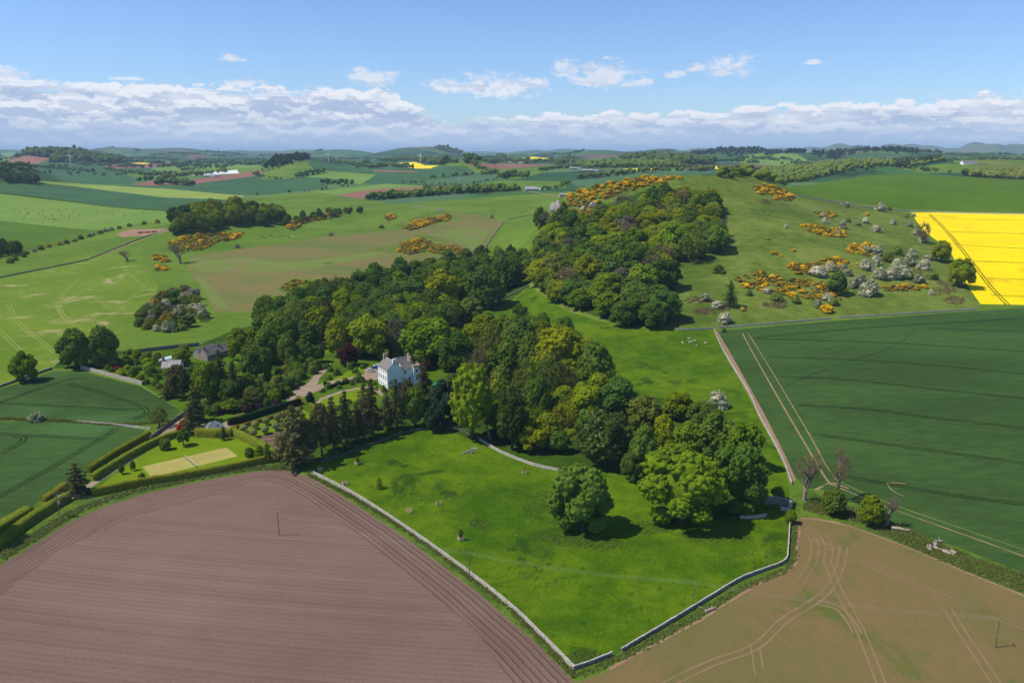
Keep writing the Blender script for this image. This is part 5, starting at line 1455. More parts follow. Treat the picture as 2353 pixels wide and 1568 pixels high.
for (u, v, w) in HAW2:
    rg = random.Random(u * 3 + v); p = hit(u, v); wm = w / FPX * project(p)[2]
    tone = rg.choices(['leaf_hawthorn', 'leaf_hawthorn_dull', OL], [4, 3.5, 2.5])[0]
    o = plant('bush', p, wm, wm * rg.uniform(.7, .95), tone, 'hawthorn_bush', 'x', 'bush', 'hawthorns scattered on the gorse slope', seed=u + v)
    items.append((u, v, o, tone, '', ''))
auto_labels(items, 'on the gorse slope', 'the crag wood', ['near the top wall', 'above the middle', 'in the middle', 'below the middle', 'along the foot'], 'hawthorn')

# ---- gorse: patches drawn on the picture
GORSE = [
    # outline, gap m, share of bright bushes, where, (size)
    ([(1298, 454), (1325, 443), (1362, 429), (1400, 421), (1440, 413), (1480, 408), (1556, 405), (1562, 411), (1500, 422), (1445, 440), (1400, 456), (1350, 462), (1306, 468)], 5.4, .85, 'on the crest of the crag', (4.5, 7), 60),
    ([(1292, 476), (1306, 468), (1350, 464), (1374, 462), (1362, 486), (1330, 500), (1298, 496)], 6.0, .3, 'on the face of the crag above the rocks', (4, 6), 20),
    ([(1732, 428), (1760, 426), (1800, 436), (1822, 452), (1820, 462), (1780, 460), (1775, 448), (1738, 446)], 6.0, .95, 'where the pasture wall reaches the ridge', (4, 6.5), 30),
    ([(1870, 488), (1900, 486), (1925, 495), (1910, 503), (1880, 498)], 5.6, .8, 'in the small patch below the pasture wall', (3.5, 5), 5),
    ([(1838, 520), (1870, 518), (1900, 526), (1940, 530), (1935, 546), (1890, 542), (1850, 530)], 5.6, .85, 'in the patch above the hawthorns', (3.5, 5.5), 26),
    ([(1945, 568), (1990, 562), (2016, 574), (2030, 590), (1990, 588), (1950, 580)], 5.6, .8, 'in the patch beside the big hawthorn thicket', (3.5, 5.5), 20),
    ([(1805, 610), (1860, 606), (1920, 592), (1950, 600), (1930, 620), (1880, 632), (1830, 628)], 5.6, .6, 'in the upper band across the slope', (3.5, 5.5), 34),
    ([(1690, 640), (1740, 628), (1820, 640), (1900, 650), (1940, 660), (1930, 690), (1860, 690), (1780, 672), (1700, 660)], 6.0, .55, 'in the long band low on the slope', (3.5, 6), 31),
    ([(2020, 660), (2060, 655), (2130, 660), (2120, 668), (2030, 668)], 6.0, .5, 'in the strip under the hawthorn thicket', (3.5, 5), 6),
    ([(385, 560), (420, 535), (470, 530), (560, 536), (540, 552), (500, 556), (470, 574), (410, 580)], 8.5, .45, 'below the knoll wood', (6, 9), 24),
    ([(352, 590), (378, 588), (392, 600), (372, 606)], 7.8, .5, 'beside the bare tree at the field corner', (5, 7), 3),
    ([(358, 614), (378, 612), (380, 620), (362, 622)], 7.8, .95, 'alone on the grass above the barley', (5, 7), 3),
    ([(660, 520), (700, 500), (775, 492), (780, 498), (710, 510), (670, 530)], 11.7, .5, 'along the scrub belt', (8, 11), 8),
    ([(886, 500), (908, 494), (914, 500), (893, 508)], 9.1, .7, 'in the little patch on the rolling pasture', (7, 9), 3),
    ([(925, 528), (950, 510), (1000, 500), (1036, 494), (1034, 506), (990, 516), (940, 530)], 9.1, .75, 'on the upper island of the brown field', (7, 10), 12),
    ([(916, 580), (925, 560), (960, 546), (985, 552), (1000, 565), (975, 578), (940, 585)], 7.3, .6, 'on the lower island of the brown field', (6, 9), 12),
    ([(985, 580), (1010, 562), (1050, 566), (1072, 585), (1050, 590), (1010, 582)], 7.3, .45, 'at the tree end of the lower island', (6, 9), 8),
    ([(646, 664), (668, 645), (705, 642), (700, 660), (672, 674)], 6.5, .2, 'on the small island in the brown field', (5, 7), 6),
]
GLEFT = 285
for gi, (poly, gap, bright, where, size, lim) in enumerate(GORSE):
    rg = random.Random(500 + gi)
    for (x, y) in scatter(poly, gap, 600 + gi, lim):
        if GLEFT <= 0: break
        GLEFT -= 1
        nz = math.sin(x * .16 + gi) * math.sin(y * .13 + 2 * gi) + .5 * math.sin(x * .31 + y * .27)
        tone = 'leaf_gorse' if nz + rg.uniform(-.5, .5) < (bright - .5) * 2.2 else 'leaf_gorse_dull'
        if rg.random() < .06: tone = OL
        w = rg.uniform(*size) * rg.uniform(1.0, 1.9)
        plant('gorse', (x, y, 0), w, w * rg.uniform(.32, .5), tone, 'gorse_bush',
              f'{ {"leaf_gorse": "bright yellow", "leaf_gorse_dull": "faded orange-brown", OL: "green unflowered"}[tone] } gorse bush {where}', 'bush', f'gorse bushes {where}', seed=int(x * 5 + y))
for k, (u, v, w, t, lab) in enumerate([(1764, 492, 10, 1, 'small bright gorse bush high on the open slope'), (1777, 584, 22, 1, 'compact gorse clump by itself in the middle of the open slope'), (1793, 590, 12, 1, 'small gorse bush touching the compact clump'),
                            (1822, 577, 16, 1, 'low bright gorse bush between the compact clump and the hawthorns'), (1763, 550, 12, 1, 'tiny gorse bush in mid slope'), (1990, 494, 15, 1, 'single bright gorse bush under the pasture wall'),
                            (1978, 613, 30, 1, 'big bright gorse bush beside the hawthorns'), (1897, 715, 38, 1, 'broad golden gorse bush above the long field wall'), (1705, 712, 18, 1, 'small orange gorse bush near the wall corner'),
                            (1755, 460, 10, 0, 'small brown gorse bush on the ridge'), (1300, 600, 8, 1, 'tiny gorse bush on the valley grass')]):
    p = hit(u, v); wm = w / FPX * project(p)[2]
    plant('gorse', p, wm, wm * .5, 'leaf_gorse' if t else 'leaf_gorse_dull', 'gorse_bush', lab, 'bush', seed=k)


# ---- field-boundary bushes, one by one along drawn lines
def bush_line(pts, gap, size, tones, where, side, seed, cat='bush', name='hedgerow_bush', kind='bush', hr=(.6, .9), noun='bush', prob=1.0):
    rg = random.Random(seed); w = trace(smooth_px(pts, 4), 3.0); acc = 0; items = []; prev = w[0]
    for q in w:
        acc += math.hypot(q.x - prev.x, q.y - prev.y); prev = q
        if acc >= gap * rg.uniform(.7, 1.3):
            acc = 0
            if rg.random() > prob: continue
            s = rg.uniform(*size); tone = rg.choice(tones)
            x, y = q.x + rg.uniform(-1.5, 1.5), q.y + rg.uniform(-1.5, 1.5)
            o = plant(kind, (x, y, 0), s, s * rg.uniform(*hr), tone, name, 'x', cat, None, seed=int(x * 3 + y * 9))
            u, v, d = project((x, y, gz(x, y))); items.append((u, v, o, tone, '', ''))
    auto_labels(items, where, side, [''], noun)


bush_line([(0, 612), (40, 597), (72, 580), (110, 568), (150, 560), (200, 546), (250, 531), (300, 520), (350, 514), (392, 511)], 19, (6, 9), [OL, DK, 'leaf_gorse_dull', 'leaf_hawthorn_dull'], 'in the hedge across the left plain'.replace('left ', ''), 'the dark clump', 41)
# ---- far woods, hedges and copses that read as masses
def far_blob(rng):
    V, F = ICO1
    return V * (1 + 0.22 * rng.uniform(-1, 1, (len(V), 1))), F


def mass(name, spots, mat, label, seed, cone=False):
    """spots: (x, y, width, height)"""
    rng = np.random.default_rng(seed); Vs = []; Fs = []; tint = []; cl = []; n = 0
    for (x, y, w, h) in spots:
        z = gz(x, y); c = rng.uniform()
        for k in range(1 if cone else 4):
            V, F = far_blob(rng)
            V = V.copy()
            if cone:
                V[:, :2] *= np.clip(1.1 - (V[:, 2:3] + 1) * .45, .1, 1); V = V * (w / 2, w / 2, h / 2) + (x, y, z + h * .5)
            else:
                q = rng.normal(size=3) * (.2, .2, .14); V = V * (w * .34, w * .34, h * .30) + (x + q[0] * w, y + q[1] * w, z + h * (.52 + q[2]))
            Vs.append(V); Fs.append(F + n); n += len(V); tint.append(rng.uniform(0, 1, len(F))); cl.append(np.full(len(F), min(1, max(0, c + rng.uniform(-.2, .2)))))
    if not Vs: return
    me = np_mesh(name, np.concatenate(Vs), [np.concatenate(Fs)], mat, False, {'tint': np.concatenate(tint), 'clump': np.concatenate(cl)})
    o = link(name, me); tag(o, label, None, None, 'stuff')


def area_spots(poly, gap, size, seed, hr=(.8, 1.1)):
    rg = random.Random(seed)
    return [(x, y, (s := rg.uniform(*size)), s * rg.uniform(*hr)) for (x, y) in scatter(poly, gap, seed, 2500)]


def line_spots(pts, gap, size, seed, prob=1.0, hr=(.8, 1.1), wide=6):
    rg = random.Random(seed); w = trace(pts, 1.5); acc = 1e9; out = []; prev = w[0]
    for q in w:
        d = math.hypot(q.x - prev.x, q.y - prev.y)
        if d > 400: prev = q; continue
        n = max(1, int(d / gap * 2))
        for k in range(n):
            acc += d / n
            if acc >= gap:
                acc = 0
                if rg.random() < prob:
                    s = rg.uniform(*size); t = k / n
                    out.append((prev.x + (q.x - prev.x) * t + rg.uniform(-wide, wide), prev.y + (q.y - prev.y) * t + rg.uniform(-wide, wide), s, s * rg.uniform(*hr)))
        prev = q
    return out


# wood beyond the round pasture, on the ridge to its side
mass('distant_wood', area_spots([(1700, 408), (1760, 396), (1800, 388), (1870, 384), (1900, 372), (1980, 369), (2080, 369), (2160, 364), (2165, 374), (2100, 384), (2010, 388), (1930, 396), (1850, 412), (1800, 424), (1760, 420)], 11, (13, 18), 71), 'leaf_olive', 'olive-green mixed wood on the ridge beyond the round pasture', 71)
mass('distant_wood', area_spots([(2050, 372), (2100, 370), (2160, 364), (2162, 372), (2100, 382), (2060, 384)], 9, (10, 14), 72, (1.4, 1.8)), 'leaf_yew', 'dark conifer stand at the end of the ridge wood', 72, cone=True)
mass('distant_wood', area_spots([(2200, 402), (2250, 396), (2352, 394), (2420, 396), (2420, 410), (2352, 413), (2280, 410), (2220, 405)], 12, (13, 18), 73), 'leaf_olive', 'olive wood behind the far side of the round pasture', 73)
mass('conifer_plantation', area_spots([(35, 358), (70, 347), (130, 344), (200, 348), (250, 360), (288, 375), (200, 374), (120, 374), (113, 364), (64, 358)], 21, (28, 36), 74, (.9, 1.1)), 'leaf_dark', 'dark woodland covering the hill with the tower', 74)
mass('conifer_plantation', area_spots([(606, 388), (625, 376), (650, 366), (690, 356), (712, 356), (706, 366), (680, 374), (640, 384)], 15, (15, 20), 75, (1.0, 1.3)), 'leaf_yew', 'dark conifer plantation capping the green hill', 75)
mass('conifer_plantation', area_spots([(1858, 360), (1880, 351), (1940, 346), (2040, 344), (2095, 350), (2120, 356), (2050, 354), (1960, 354), (1950, 366), (1900, 370)], 20, (20, 26), 76, (1.0, 1.3)), 'leaf_yew', 'dark forestry plantation on the far ridge', 76)
mass('conifer_plantation', area_spots([(1560, 364), (1590, 352), (1640, 346), (1760, 344), (1850, 352), (1820, 356), (1740, 352), (1690, 362), (1620, 360)], 22, (22, 28), 77, (.9, 1.2)), 'leaf_yew', 'dark wooded ridge under the blue hills', 77)
mass('distant_wood', area_spots([(1062, 376), (1072, 368), (1100, 364), (1150, 368), (1140, 374), (1090, 378)], 15, (16, 21), 78), 'leaf_dark', 'wooded knoll behind the ploughed strip', 78)
mass('distant_wood', area_spots([(1330, 382), (1380, 376), (1480, 376), (1560, 380), (1560, 386), (1460, 386), (1350, 388)], 20, (18, 26), 79), 'leaf_green', 'dark belt of woodland beyond the far farm', 79)
mass('distant_wood', area_spots([(1420, 372), (1500, 362), (1580, 366), (1640, 378), (1560, 382), (1480, 374)], 30, (28, 40), 80), 'leaf_green', 'hazy wooded valley below the distant hills', 80)
mass('distant_wood', area_spots([(1000, 341), (1030, 342), (1062, 352), (1050, 356), (1030, 350), (1010, 346)], 30, (26, 36), 81), 'leaf_dark', 'woods on the flanks of the highest central hill', 81)
mass('distant_wood', area_spots([(1000, 372), (980, 366), (940, 362), (900, 360), (930, 368), (1000, 378), (1030, 380)], 26, (24, 34), 811), 'leaf_dark', 'wood curving round the yellow field', 811)
mass('shelter_belt', area_spots([(842, 458), (920, 450), (1030, 441), (1130, 437), (1190, 436), (1190, 440), (1100, 443), (1040, 446), (930, 455), (845, 460)], 10, (13, 18), 61), 'leaf_green', 'straight dark shelter belt of trees beside the teal wheat field', 61)
mass('copse', line_spots([(360, 425), (395, 423), (442, 428)], 14, (16, 24), 62), 'leaf_dark', 'short dark copse at the corner of the far teal field', 62)
mass('copse', line_spots([(683, 408), (705, 403), (748, 396)], 11, (15, 20), 63), 'leaf_dark', 'copse on the slope of the green hill', 63)
mass('copse', line_spots([(742, 422), (780, 424), (820, 423)], 15, (14, 20), 64), 'leaf_dark', 'loose copse in the field under the green hill', 64)
mass('copse', line_spots([(1146, 410), (1175, 407), (1218, 408)], 11, (15, 22), 65), 'leaf_dark', 'dense copse in front of the far farm', 65)
gs = []
for gi, (poly, gap, bright, where, size, lim) in enumerate(GORSE):
    for (x, y) in scatter(poly, max(2.2, gap * .45), 1600 + gi, 300):
        if math.sin(x * .23 + gi) * math.sin(y * .21) + .4 * math.sin(x * .5 + y * .41) > -.25:
            q = random.Random(int(x * 9 + y)).uniform(.6, 1.25); gs.append((x, y, gap * .6 * q, gap * .27 * q))
mass('gorse_scrub', gs, 'leaf_gorse_dull', 'low dull gorse and whin scrub filling the gorse patches', 66)
HEDGES = [
    ([(22, 382), (80, 384), (130, 388), (170, 392), (220, 396)], 11, (12, 18), 1), ([(150, 372), (200, 380), (260, 384), (290, 386)], 14, (14, 20), .8), ([(240, 390), (300, 398), (345, 404), (400, 402)], 14, (12, 18), .7),
    ([(320, 416), (370, 412), (410, 406), (440, 402)], 12, (12, 17), 1), ([(330, 404), (420, 398), (450, 396)], 18, (12, 18), .5), ([(100, 398), (180, 402), (240, 404), (300, 400)], 26, (10, 18), .5), ([(450, 404), (480, 400), (515, 396), (512, 392)], 10, (12, 18), 1),
    ([(420, 392), (470, 388), (520, 384)], 15, (12, 16), .8), ([(585, 402), (620, 410), (655, 414)], 14, (8, 12), .7), ([(640, 386), (604, 393), (585, 400)], 12, (6, 9), 1), ([(820, 386), (860, 386), (890, 382), (950, 388)], 15, (14, 20), 1), ([(770, 372), (850, 384), (860, 386)], 14, (13, 18), 1),
    ([(730, 366), (770, 374)], 18, (14, 20), 1), ([(1090, 382), (1110, 390), (1140, 398), (1112, 402)], 11, (12, 16), 1), ([(990, 410), (1030, 406), (1080, 402), (1112, 402)], 13, (9, 14), .6), ([(1240, 393), (1290, 386), (1330, 384)], 11, (11, 16), 1),
    ([(1326, 412), (1370, 408), (1424, 402), (1470, 396), (1520, 392)], 10, (12, 17), 1), ([(1520, 394), (1600, 394), (1660, 390), (1720, 388)], 13, (12, 17), .95), ([(1540, 384), (1600, 388), (1700, 388), (1760, 392), (1790, 392)], 14, (12, 18), .9),
    ([(1660, 408), (1700, 404), (1760, 402)], 10, (8, 13), .8), ([(1240, 440), (1290, 430), (1300, 424)], 13, (7, 11), .6), ([(1790, 378), (1860, 376), (1875, 380)], 26, (12, 18), .7), ([(920, 420), (1060, 427), (1130, 414), (1160, 400)], 22, (5, 8), .8),
    ([(560, 449), (620, 447), (729, 437), (800, 428)], 26, (5, 9), .7), ([(1280, 378), (1300, 374), (1360, 378)], 15, (14, 20), .9), ([(1000, 378), (1060, 372)], 20, (12, 18), .8), ([(60, 392), (0, 388)], 18, (12, 18), .8), ([(1770, 360), (1800, 366), (1830, 372)], 22, (10, 16), .6),
    ([(1830, 420), (1850, 414), (1900, 405)], 12, (8, 12), .8), ([(2070, 388), (2120, 392), (2200, 400)], 15, (8, 14), .8), ([(1000, 360), (1060, 366), (1140, 364), (1200, 368)], 30, (16, 26), .6), ([(600, 370), (560, 372), (480, 376), (420, 372)], 24, (14, 22), .6), ([(1180, 376), (1260, 374), (1340, 370)], 24, (14, 22), .6)]
sp = []
for k, (pts, gap, size, prob) in enumerate(HEDGES): sp += line_spots(pts, gap, size, 900 + k, prob)
mass('hedgerow_trees', sp, 'leaf_green', 'far hedgerows and copses dividing the fields of the plain', 90)
# thin patchwork of hedges and copses on the hills towards the horizon
rg = random.Random(77); sp = []
for k in range(170):
    u = rg.uniform(-60, 2420); d = math.exp(rg.uniform(math.log(3800), math.log(12000))); a = float(aznp(u, 380)); x, y = math.sin(a) * d, math.cos(a) * d
    th = rg.choice((.3, 1.87)) + rg.uniform(-.15, .15); ln = rg.uniform(150, 520); n = int(ln / 26)
    if rg.random() < .3: n = int(n * 1.6)
    for j in range(n):
        t = (j / n - .5) * ln; s = rg.uniform(20, 32) * (1.3 if d > 8000 else 1.0)
        sp.append((x + math.cos(th) * t + rg.uniform(-9, 9), y + math.sin(th) * t + rg.uniform(-9, 9), s, s * rg.uniform(.55, .8)))
mass('hedgerow_trees', sp, 'leaf_green', 'hedges and small copses on the hazy hills near the horizon', 91)

# ------------------------------------------------------------------ materials of built things
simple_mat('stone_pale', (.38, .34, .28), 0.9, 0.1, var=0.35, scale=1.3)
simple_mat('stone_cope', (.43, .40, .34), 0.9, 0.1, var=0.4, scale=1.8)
simple_mat('stone_grey', (.20, .18, .15), 0.9, 0.1, var=0.4, scale=1.2)
simple_mat('stone_ruin', (.30, .25, .22), 0.9, 0.1, var=0.35, scale=1.5)
simple_mat('stone_painted_shade', (.10, .10, .07), 0.9, 0.1, var=0.4, scale=1.2)  # darker copy of the wall stone, shade of the spruces put into its colour
simple_mat('rock_pale', (.34, .30, .27), 0.9, 0.1, var=0.4, scale=0.5)
simple_mat('harling_white', (.80, .79, .76), 0.85, 0.1, var=0.05, scale=0.8)
simple_mat('slate', (.17, .155, .14), 0.7, 0.25, var=0.3, scale=1.2)
simple_mat('slate_blue', (.13, .14, .155), 0.6, 0.3, var=0.25, scale=1.2)
simple_mat('slate_lichen', (.32, .29, .275), 0.8, 0.15, var=0.35, scale=0.9)
simple_mat('ridge_lead', (.45, .44, .43), 0.6, 0.3)
simple_mat('sandstone', (.42, .33, .22), 0.9, 0.1, var=0.25, scale=1.5)
simple_mat('clay_pot', (.45, .20, .08), 0.8, 0.2)
simple_mat('window_dark', (.03, .035, .045), 0.15, 0.5)
simple_mat('window_frame', (.55, .54, .52), 0.6, 0.3)
simple_mat('pole_wood', (.17, .12, .09), 0.9, 0.1, var=0.25, scale=2.0)
simple_mat('new_wood', (.52, .40, .22), 0.85, 0.15, var=0.2, scale=3.0)
simple_mat('dead_wood', (.36, .29, .22), 0.9, 0.1, var=0.35, scale=1.0)
simple_mat('wire', (.35, .34, .33), 0.5, 0.4)
simple_mat('metal_grey', (.30, .32, .35), 0.45, 0.4, metal=0.4)
simple_mat('white_paint', (.80, .80, .80), 0.5, 0.4)
simple_mat('car_silver', (.62, .64, .66), 0.25, 0.5, metal=0.3)
simple_mat('car_blue', (.02, .05, .22), 0.2, 0.5)
simple_mat('tyre', (.02, .02, .02), 0.9, 0.1)
simple_mat('poly_film', (.70, .76, .74), 0.35, 0.4, var=0.08, scale=1.0)
simple_mat('net', (.16, .18, .14), 0.9, 0.1)
simple_mat('sheep_wool', (.70, .66, .58), 0.95, 0.05)
simple_mat('hide_black', (.02, .018, .016), 0.8, 0.2)
simple_mat('hide_brown', (.16, .07, .03), 0.8, 0.2)
simple_mat('hide_pale', (.60, .55, .46), 0.8, 0.2)
simple_mat('green_canvas', (.02, .20, .13), 0.6, 0.3)
simple_mat('shed_grey', (.30, .30, .31), 0.6, 0.3, var=0.1, scale=0.3)
simple_mat('shed_wall', (.30, .25, .22), 0.8, 0.2, var=0.1, scale=0.3)
simple_mat('rust_red', (.20, .06, .04), 0.8, 0.2)
simple_mat('pan_tile', (.30, .15, .08), 0.85, 0.1, var=0.3, scale=1.0)


def drop(pts, step):
    """resample world points along a path and set them on the ground"""
    out = [Vector(pts[0])]; acc = 0
    for a, b in zip(pts[:-1], pts[1:]):
        a = Vector((a.x, a.y, 0)); b = Vector((b.x, b.y, 0)); ln = (b - a).length
        if ln < 1e-6: continue
        t = step - acc
        while t <= ln: out.append(a.lerp(b, t / ln)); t += step
        acc = (acc + ln) % step if ln >= step - acc else acc + ln
    out.append(Vector(pts[-1]))
    return [Vector((p.x, p.y, gz(p.x, p.y))) for p in out]


def frame2(P):
    N = []
    for i in range(len(P)):
        t = P[min(i + 1, len(P) - 1)] - P[max(i - 1, 0)]; t.z = 0
        t = t.normalized() if t.length > 1e-6 else Vector((1, 0, 0))
        N.append(Vector((-t.y, t.x, 0)))
    return N


# ------------------------------------------------------------------ wheel tracks, strips laid on the fields
def strip(name, px, width, mat, offs=(0.0,), lift=0.05, smooth=True, jitter=0.0):
    w = trace(smooth_px(px, 5) if smooth else px, 6.0)
    for off in offs:
        P = drop(w, 3.0); N = frame2(P); V = []; F = []
        rg = random.Random(int(px[0][0] * 7 + off * 10))
        for i, (p, n) in enumerate(zip(P, N)):
            h = width / 2 * (1 + jitter * rg.uniform(-1, 1))
            for s_ in (-1, 1):
                q = p + n * (off + s_ * h); V.append((q.x, q.y, gz(q.x, q.y) + lift))
        for i in range(len(P) - 1): F.append((2 * i, 2 * i + 1, 2 * i + 3, 2 * i + 2))
        me = bpy.data.meshes.new(name); me.from_pydata(V, [], F); me.update(); me.materials.append(MATS[mat])
        if len(me.polygons) and me.polygons[0].normal.z < 0: me.flip_normals()
        o = link(name, me); o['kind'] = 'structure'


PAIR = (-0.95, 0.95)
for px in [[(1705, 765), (1740, 830), (1800, 935), (1850, 1020), (1890, 1088), (1905, 1108)]]: strip('tyre_track', px, 0.75, 'track_dirt', (0,), jitter=.25)
strip('tyre_track', [(1718, 765), (1764, 838), (1822, 935), (1866, 1010), (1896, 1066), (1922, 1104)], 0.5, 'track_dirt', (0,), jitter=.35)
strip('tyre_track', [(1905, 1110), (2000, 1150), (2120, 1194), (2250, 1240), (2352, 1277), (2500, 1330)], 0.6, 'track_dirt', (0,), jitter=.3)
strip('tyre_track', [(1925, 1104), (2010, 1143), (2130, 1186), (2352, 1262), (2500, 1312)], 0.35, 'track_barley', (0,), jitter=.3)
strip('tyre_track', [(1872, 1125), (1890, 1116), (1910, 1108), (1950, 1122)], 1.2, 'track_dirt', (0,), jitter=.4)
strip('tyre_track', [(2078, 1140), (2052, 1128), (2038, 1112), (2045, 1108), (2080, 1110)], 0.5, 'track_dirt', (0,), jitter=.4)
for px in [[(1738, 775), (1909, 759), (2062, 748), (2188, 741), (2352, 730), (2500, 722)], [(1729, 778), (1823, 780), (2071, 789), (2352, 807), (2500, 818)], [(2138, 754), (2352, 762)],
           [(1769, 820), (1963, 826), (2161, 840), (2352, 859), (2500, 876)], [(1792, 865), (1936, 871), (2138, 892), (2352, 915), (2500, 935)], [(1832, 930), (1981, 939), (2161, 961), (2352, 983), (2500, 1002)],
           [(1868, 997), (2026, 1018), (2183, 1040), (2352, 1064), (2500, 1088)], [(1940, 1094), (2071, 1117), (2206, 1139), (2352, 1158), (2500, 1180)],
           [(-80, 945), (0, 924), (65, 901), (147, 875), (203, 865)], [(-80, 922), (0, 925), (131, 932), (262, 939), (320, 942)], [(157, 880), (229, 901), (318, 930), (337, 947), (311, 962)],
           [(-80, 990), (0, 996), (98, 1001), (229, 1009)], [(-80, 1190), (0, 1139), (98, 1085), (226, 1011), (268, 983)], [(0, 1044), (43, 1019), (56, 1006), (33, 1001)]]:
    strip('crop_tramline', px, 0.55, 'track_green', PAIR, jitter=.2)
strip('animal_trail', [(1801, 889), (1870, 858), (1954, 829), (2010, 812), (2057, 792), (2102, 761)], 0.35, 'track_green', jitter=.4)
for px in [[(2136, 493), (2177, 534), (2232, 602), (2273, 656), (2315, 700)], [(2181, 532), (2250, 534), (2352, 537), (2480, 540)], [(2191, 561), (2260, 566), (2352, 571), (2480, 578)], [(2234, 600), (2280, 601), (2352, 604), (2480, 608)],
           [(2266, 639), (2352, 642), (2480, 646)], [(2276, 678), (2352, 681), (2480, 684)], [(2118, 500), (2200, 503), (2352, 506), (2480, 508)]]:
    strip('crop_tramline', px, 0.8 if px[0][0] != 2136 else 1.2, 'track_rape', (-1.2, 1.2), lift=.08, jitter=.3)
for px in [[(283, 615), (313, 643), (330, 660), (306, 680), (289, 697)], [(20, 700), (49, 748), (90, 780), (128, 812)], [(-40, 720), (10, 770), (60, 815), (110, 838)], [(120, 690), (154, 734), (196, 751), (240, 735), (290, 700)],
           [(180, 640), (150, 670), (135, 700), (150, 730)], [(215, 680), (238, 700), (262, 712)]]:
    strip('crop_tramline', px, 0.55, 'track_barley', (-1.1, 1.1), jitter=.3)
for px, w in [([(1520, 1580), (1540, 1568), (1635, 1522), (1735, 1485), (1800, 1425), (1868, 1383), (1905, 1350), (1930, 1300), (1938, 1255)], .7), ([(1860, 1232), (1905, 1256), (2002, 1300), (2133, 1355), (2263, 1407), (2352, 1440), (2450, 1480)], .6),
              ([(1902, 1290), (1921, 1344), (1950, 1399), (1983, 1464), (2028, 1580)], .65), ([(2172, 1390), (2214, 1458), (2256, 1520), (2295, 1580)], .6), ([(1880, 1384), (1921, 1393), (1947, 1416), (1970, 1455)], .8), ([(1735, 1483), (1742, 1530), (1752, 1580)], .5),
              ([(1842, 1215), (1866, 1235), (1872, 1265), (1862, 1300), (1835, 1340)], .5), ([(1852, 1210), (1890, 1230), (1905, 1262), (1896, 1300)], .5)]:
    strip('tyre_track', px, w * .8, 'track_olive', (-1.05, 1.05), lift=.05, jitter=.3)
# farm tracks
strip('farm_track', [(192, 599), (240, 583), (300, 560), (350, 541), (392, 527)], 3.2, 'track_dirt', lift=.08, jitter=.2)
strip('farm_track', [(1060, 440), (1120, 437), (1200, 438), (1250, 446), (1285, 453)], 3.5, 'gravel', lift=.2)
strip('field_edge', [(1826, 1194), (1836, 1215), (1828, 1262), (1822, 1300), (1750, 1336), (1680, 1378), (1600, 1428), (1480, 1492), (1400, 1536)], .9, 'bare_soil', lift=.05, jitter=.5)
strip('field_edge', [(1840, 1189), (1900, 1196), (1962, 1212), (2090, 1259), (2230, 1318), (2352, 1368), (2450, 1410)], .9, 'bare_soil', lift=.05, jitter=.5)


# ------------------------------------------------------------------ dry stone walls
def stone_wall(px, label, h=.95, th=0.42, mat='stone_pale', cope='stone_cope', name='stone_wall', cat='wall', group='dry stone field walls', step=1.2, smooth=True):
    P = drop(trace(smooth_px(px, 4) if smooth else px, 5.0), step); N = frame2(P)
    rg = random.Random(int(px[0][0] * 3 + px[0][1])); body = MB(); cp = MB()
    o0 = P[len(P) // 2].copy()
    V = []; F = []
    for i, (p, n) in enumerate(zip(P, N)):
        hh = h * (1 + rg.uniform(-.07, .05)); a = th / 2
        base = p - o0
        for (s_, k, z) in ((-1, 1.15, -.3), (-1, 1.0, hh * .5), (-1, .8, hh), (1, .8, hh), (1, 1.0, hh * .5), (1, 1.15, -.3)):
            q = base + n * (s_ * a * k + rg.uniform(-.04, .04)); V.append((q.x, q.y, q.z + z + rg.uniform(-.04, .04)))
        if i:
            for k in range(5): F.append((6 * (i - 1) + k, 6 * (i - 1) + k + 1, 6 * i + k + 1, 6 * i + k))
        # one upright coping stone at each station and another between
        for t in (0, .5):
            if t and i + 1 >= len(P): continue
            q = base if not t else (base + (P[i + 1] - o0)) / 2
            ang = math.atan2(n.y, n.x) + rg.uniform(-.12, .12)
            cp.box((q.x, q.y, q.z + hh + .10), (th * rg.uniform(.75, 1.0), step * .5 * rg.uniform(.7, .92), .22 + rg.uniform(-.05, .07)), ang)
    F.append((0, 1, 2, 3, 4, 5)); F.append(tuple(6 * (len(P) - 1) + k for k in range(5, -1, -1)))
    body.v = V; body.f = F
    root = empty(name, o0); tag(root, label, cat, group)
    body.build('wall_body', mat, root); c = cp.build('coping', cope, root); c['kind'] = 'stuff'
    return root


stone_wall([(716, 1086), (770, 1113), (830, 1146), (950, 1225), (1080, 1319), (1180, 1399), (1250, 1467), (1319, 1537)], 'long pale wall between the ploughed field and the vivid pasture')
stone_wall([(1319, 1537), (1360, 1523), (1405, 1505)], 'short wall piece between the corner and the gate gap', mat='stone_grey')
stone_wall([(1428, 1496), (1560, 1417), (1640, 1368), (1700, 1332), (1760, 1309), (1803, 1291), (1810, 1262), (1814, 1196)], 'wall curving along the pasture above the brown sprouting field', mat='stone_grey')
stone_wall([(1818, 1112), (1802, 1066), (1775, 1012), (1745, 958), (1720, 902), (1680, 838), (1656, 795), (1640, 757)], 'long pale wall beside the dark green wheat field')
stone_wall([(1550, 757), (1595, 758), (1639, 755)], 'wall end where the crag wood meets the pasture')
stone_wall([(1648, 754), (1780, 744), (1908, 733)], 'wall along the foot of the gorse slope, wood side')
stone_wall([(1925, 731), (2080, 722), (2245, 711)], 'wall along the foot of the gorse slope, rapeseed side')
stone_wall([(1812, 444), (1830, 450), (1900, 462), (2000, 478), (2082, 485), (2200, 490), (2352, 493), (2520, 498)], 'wall under the round pasture running above the rapeseed', step=2.0)
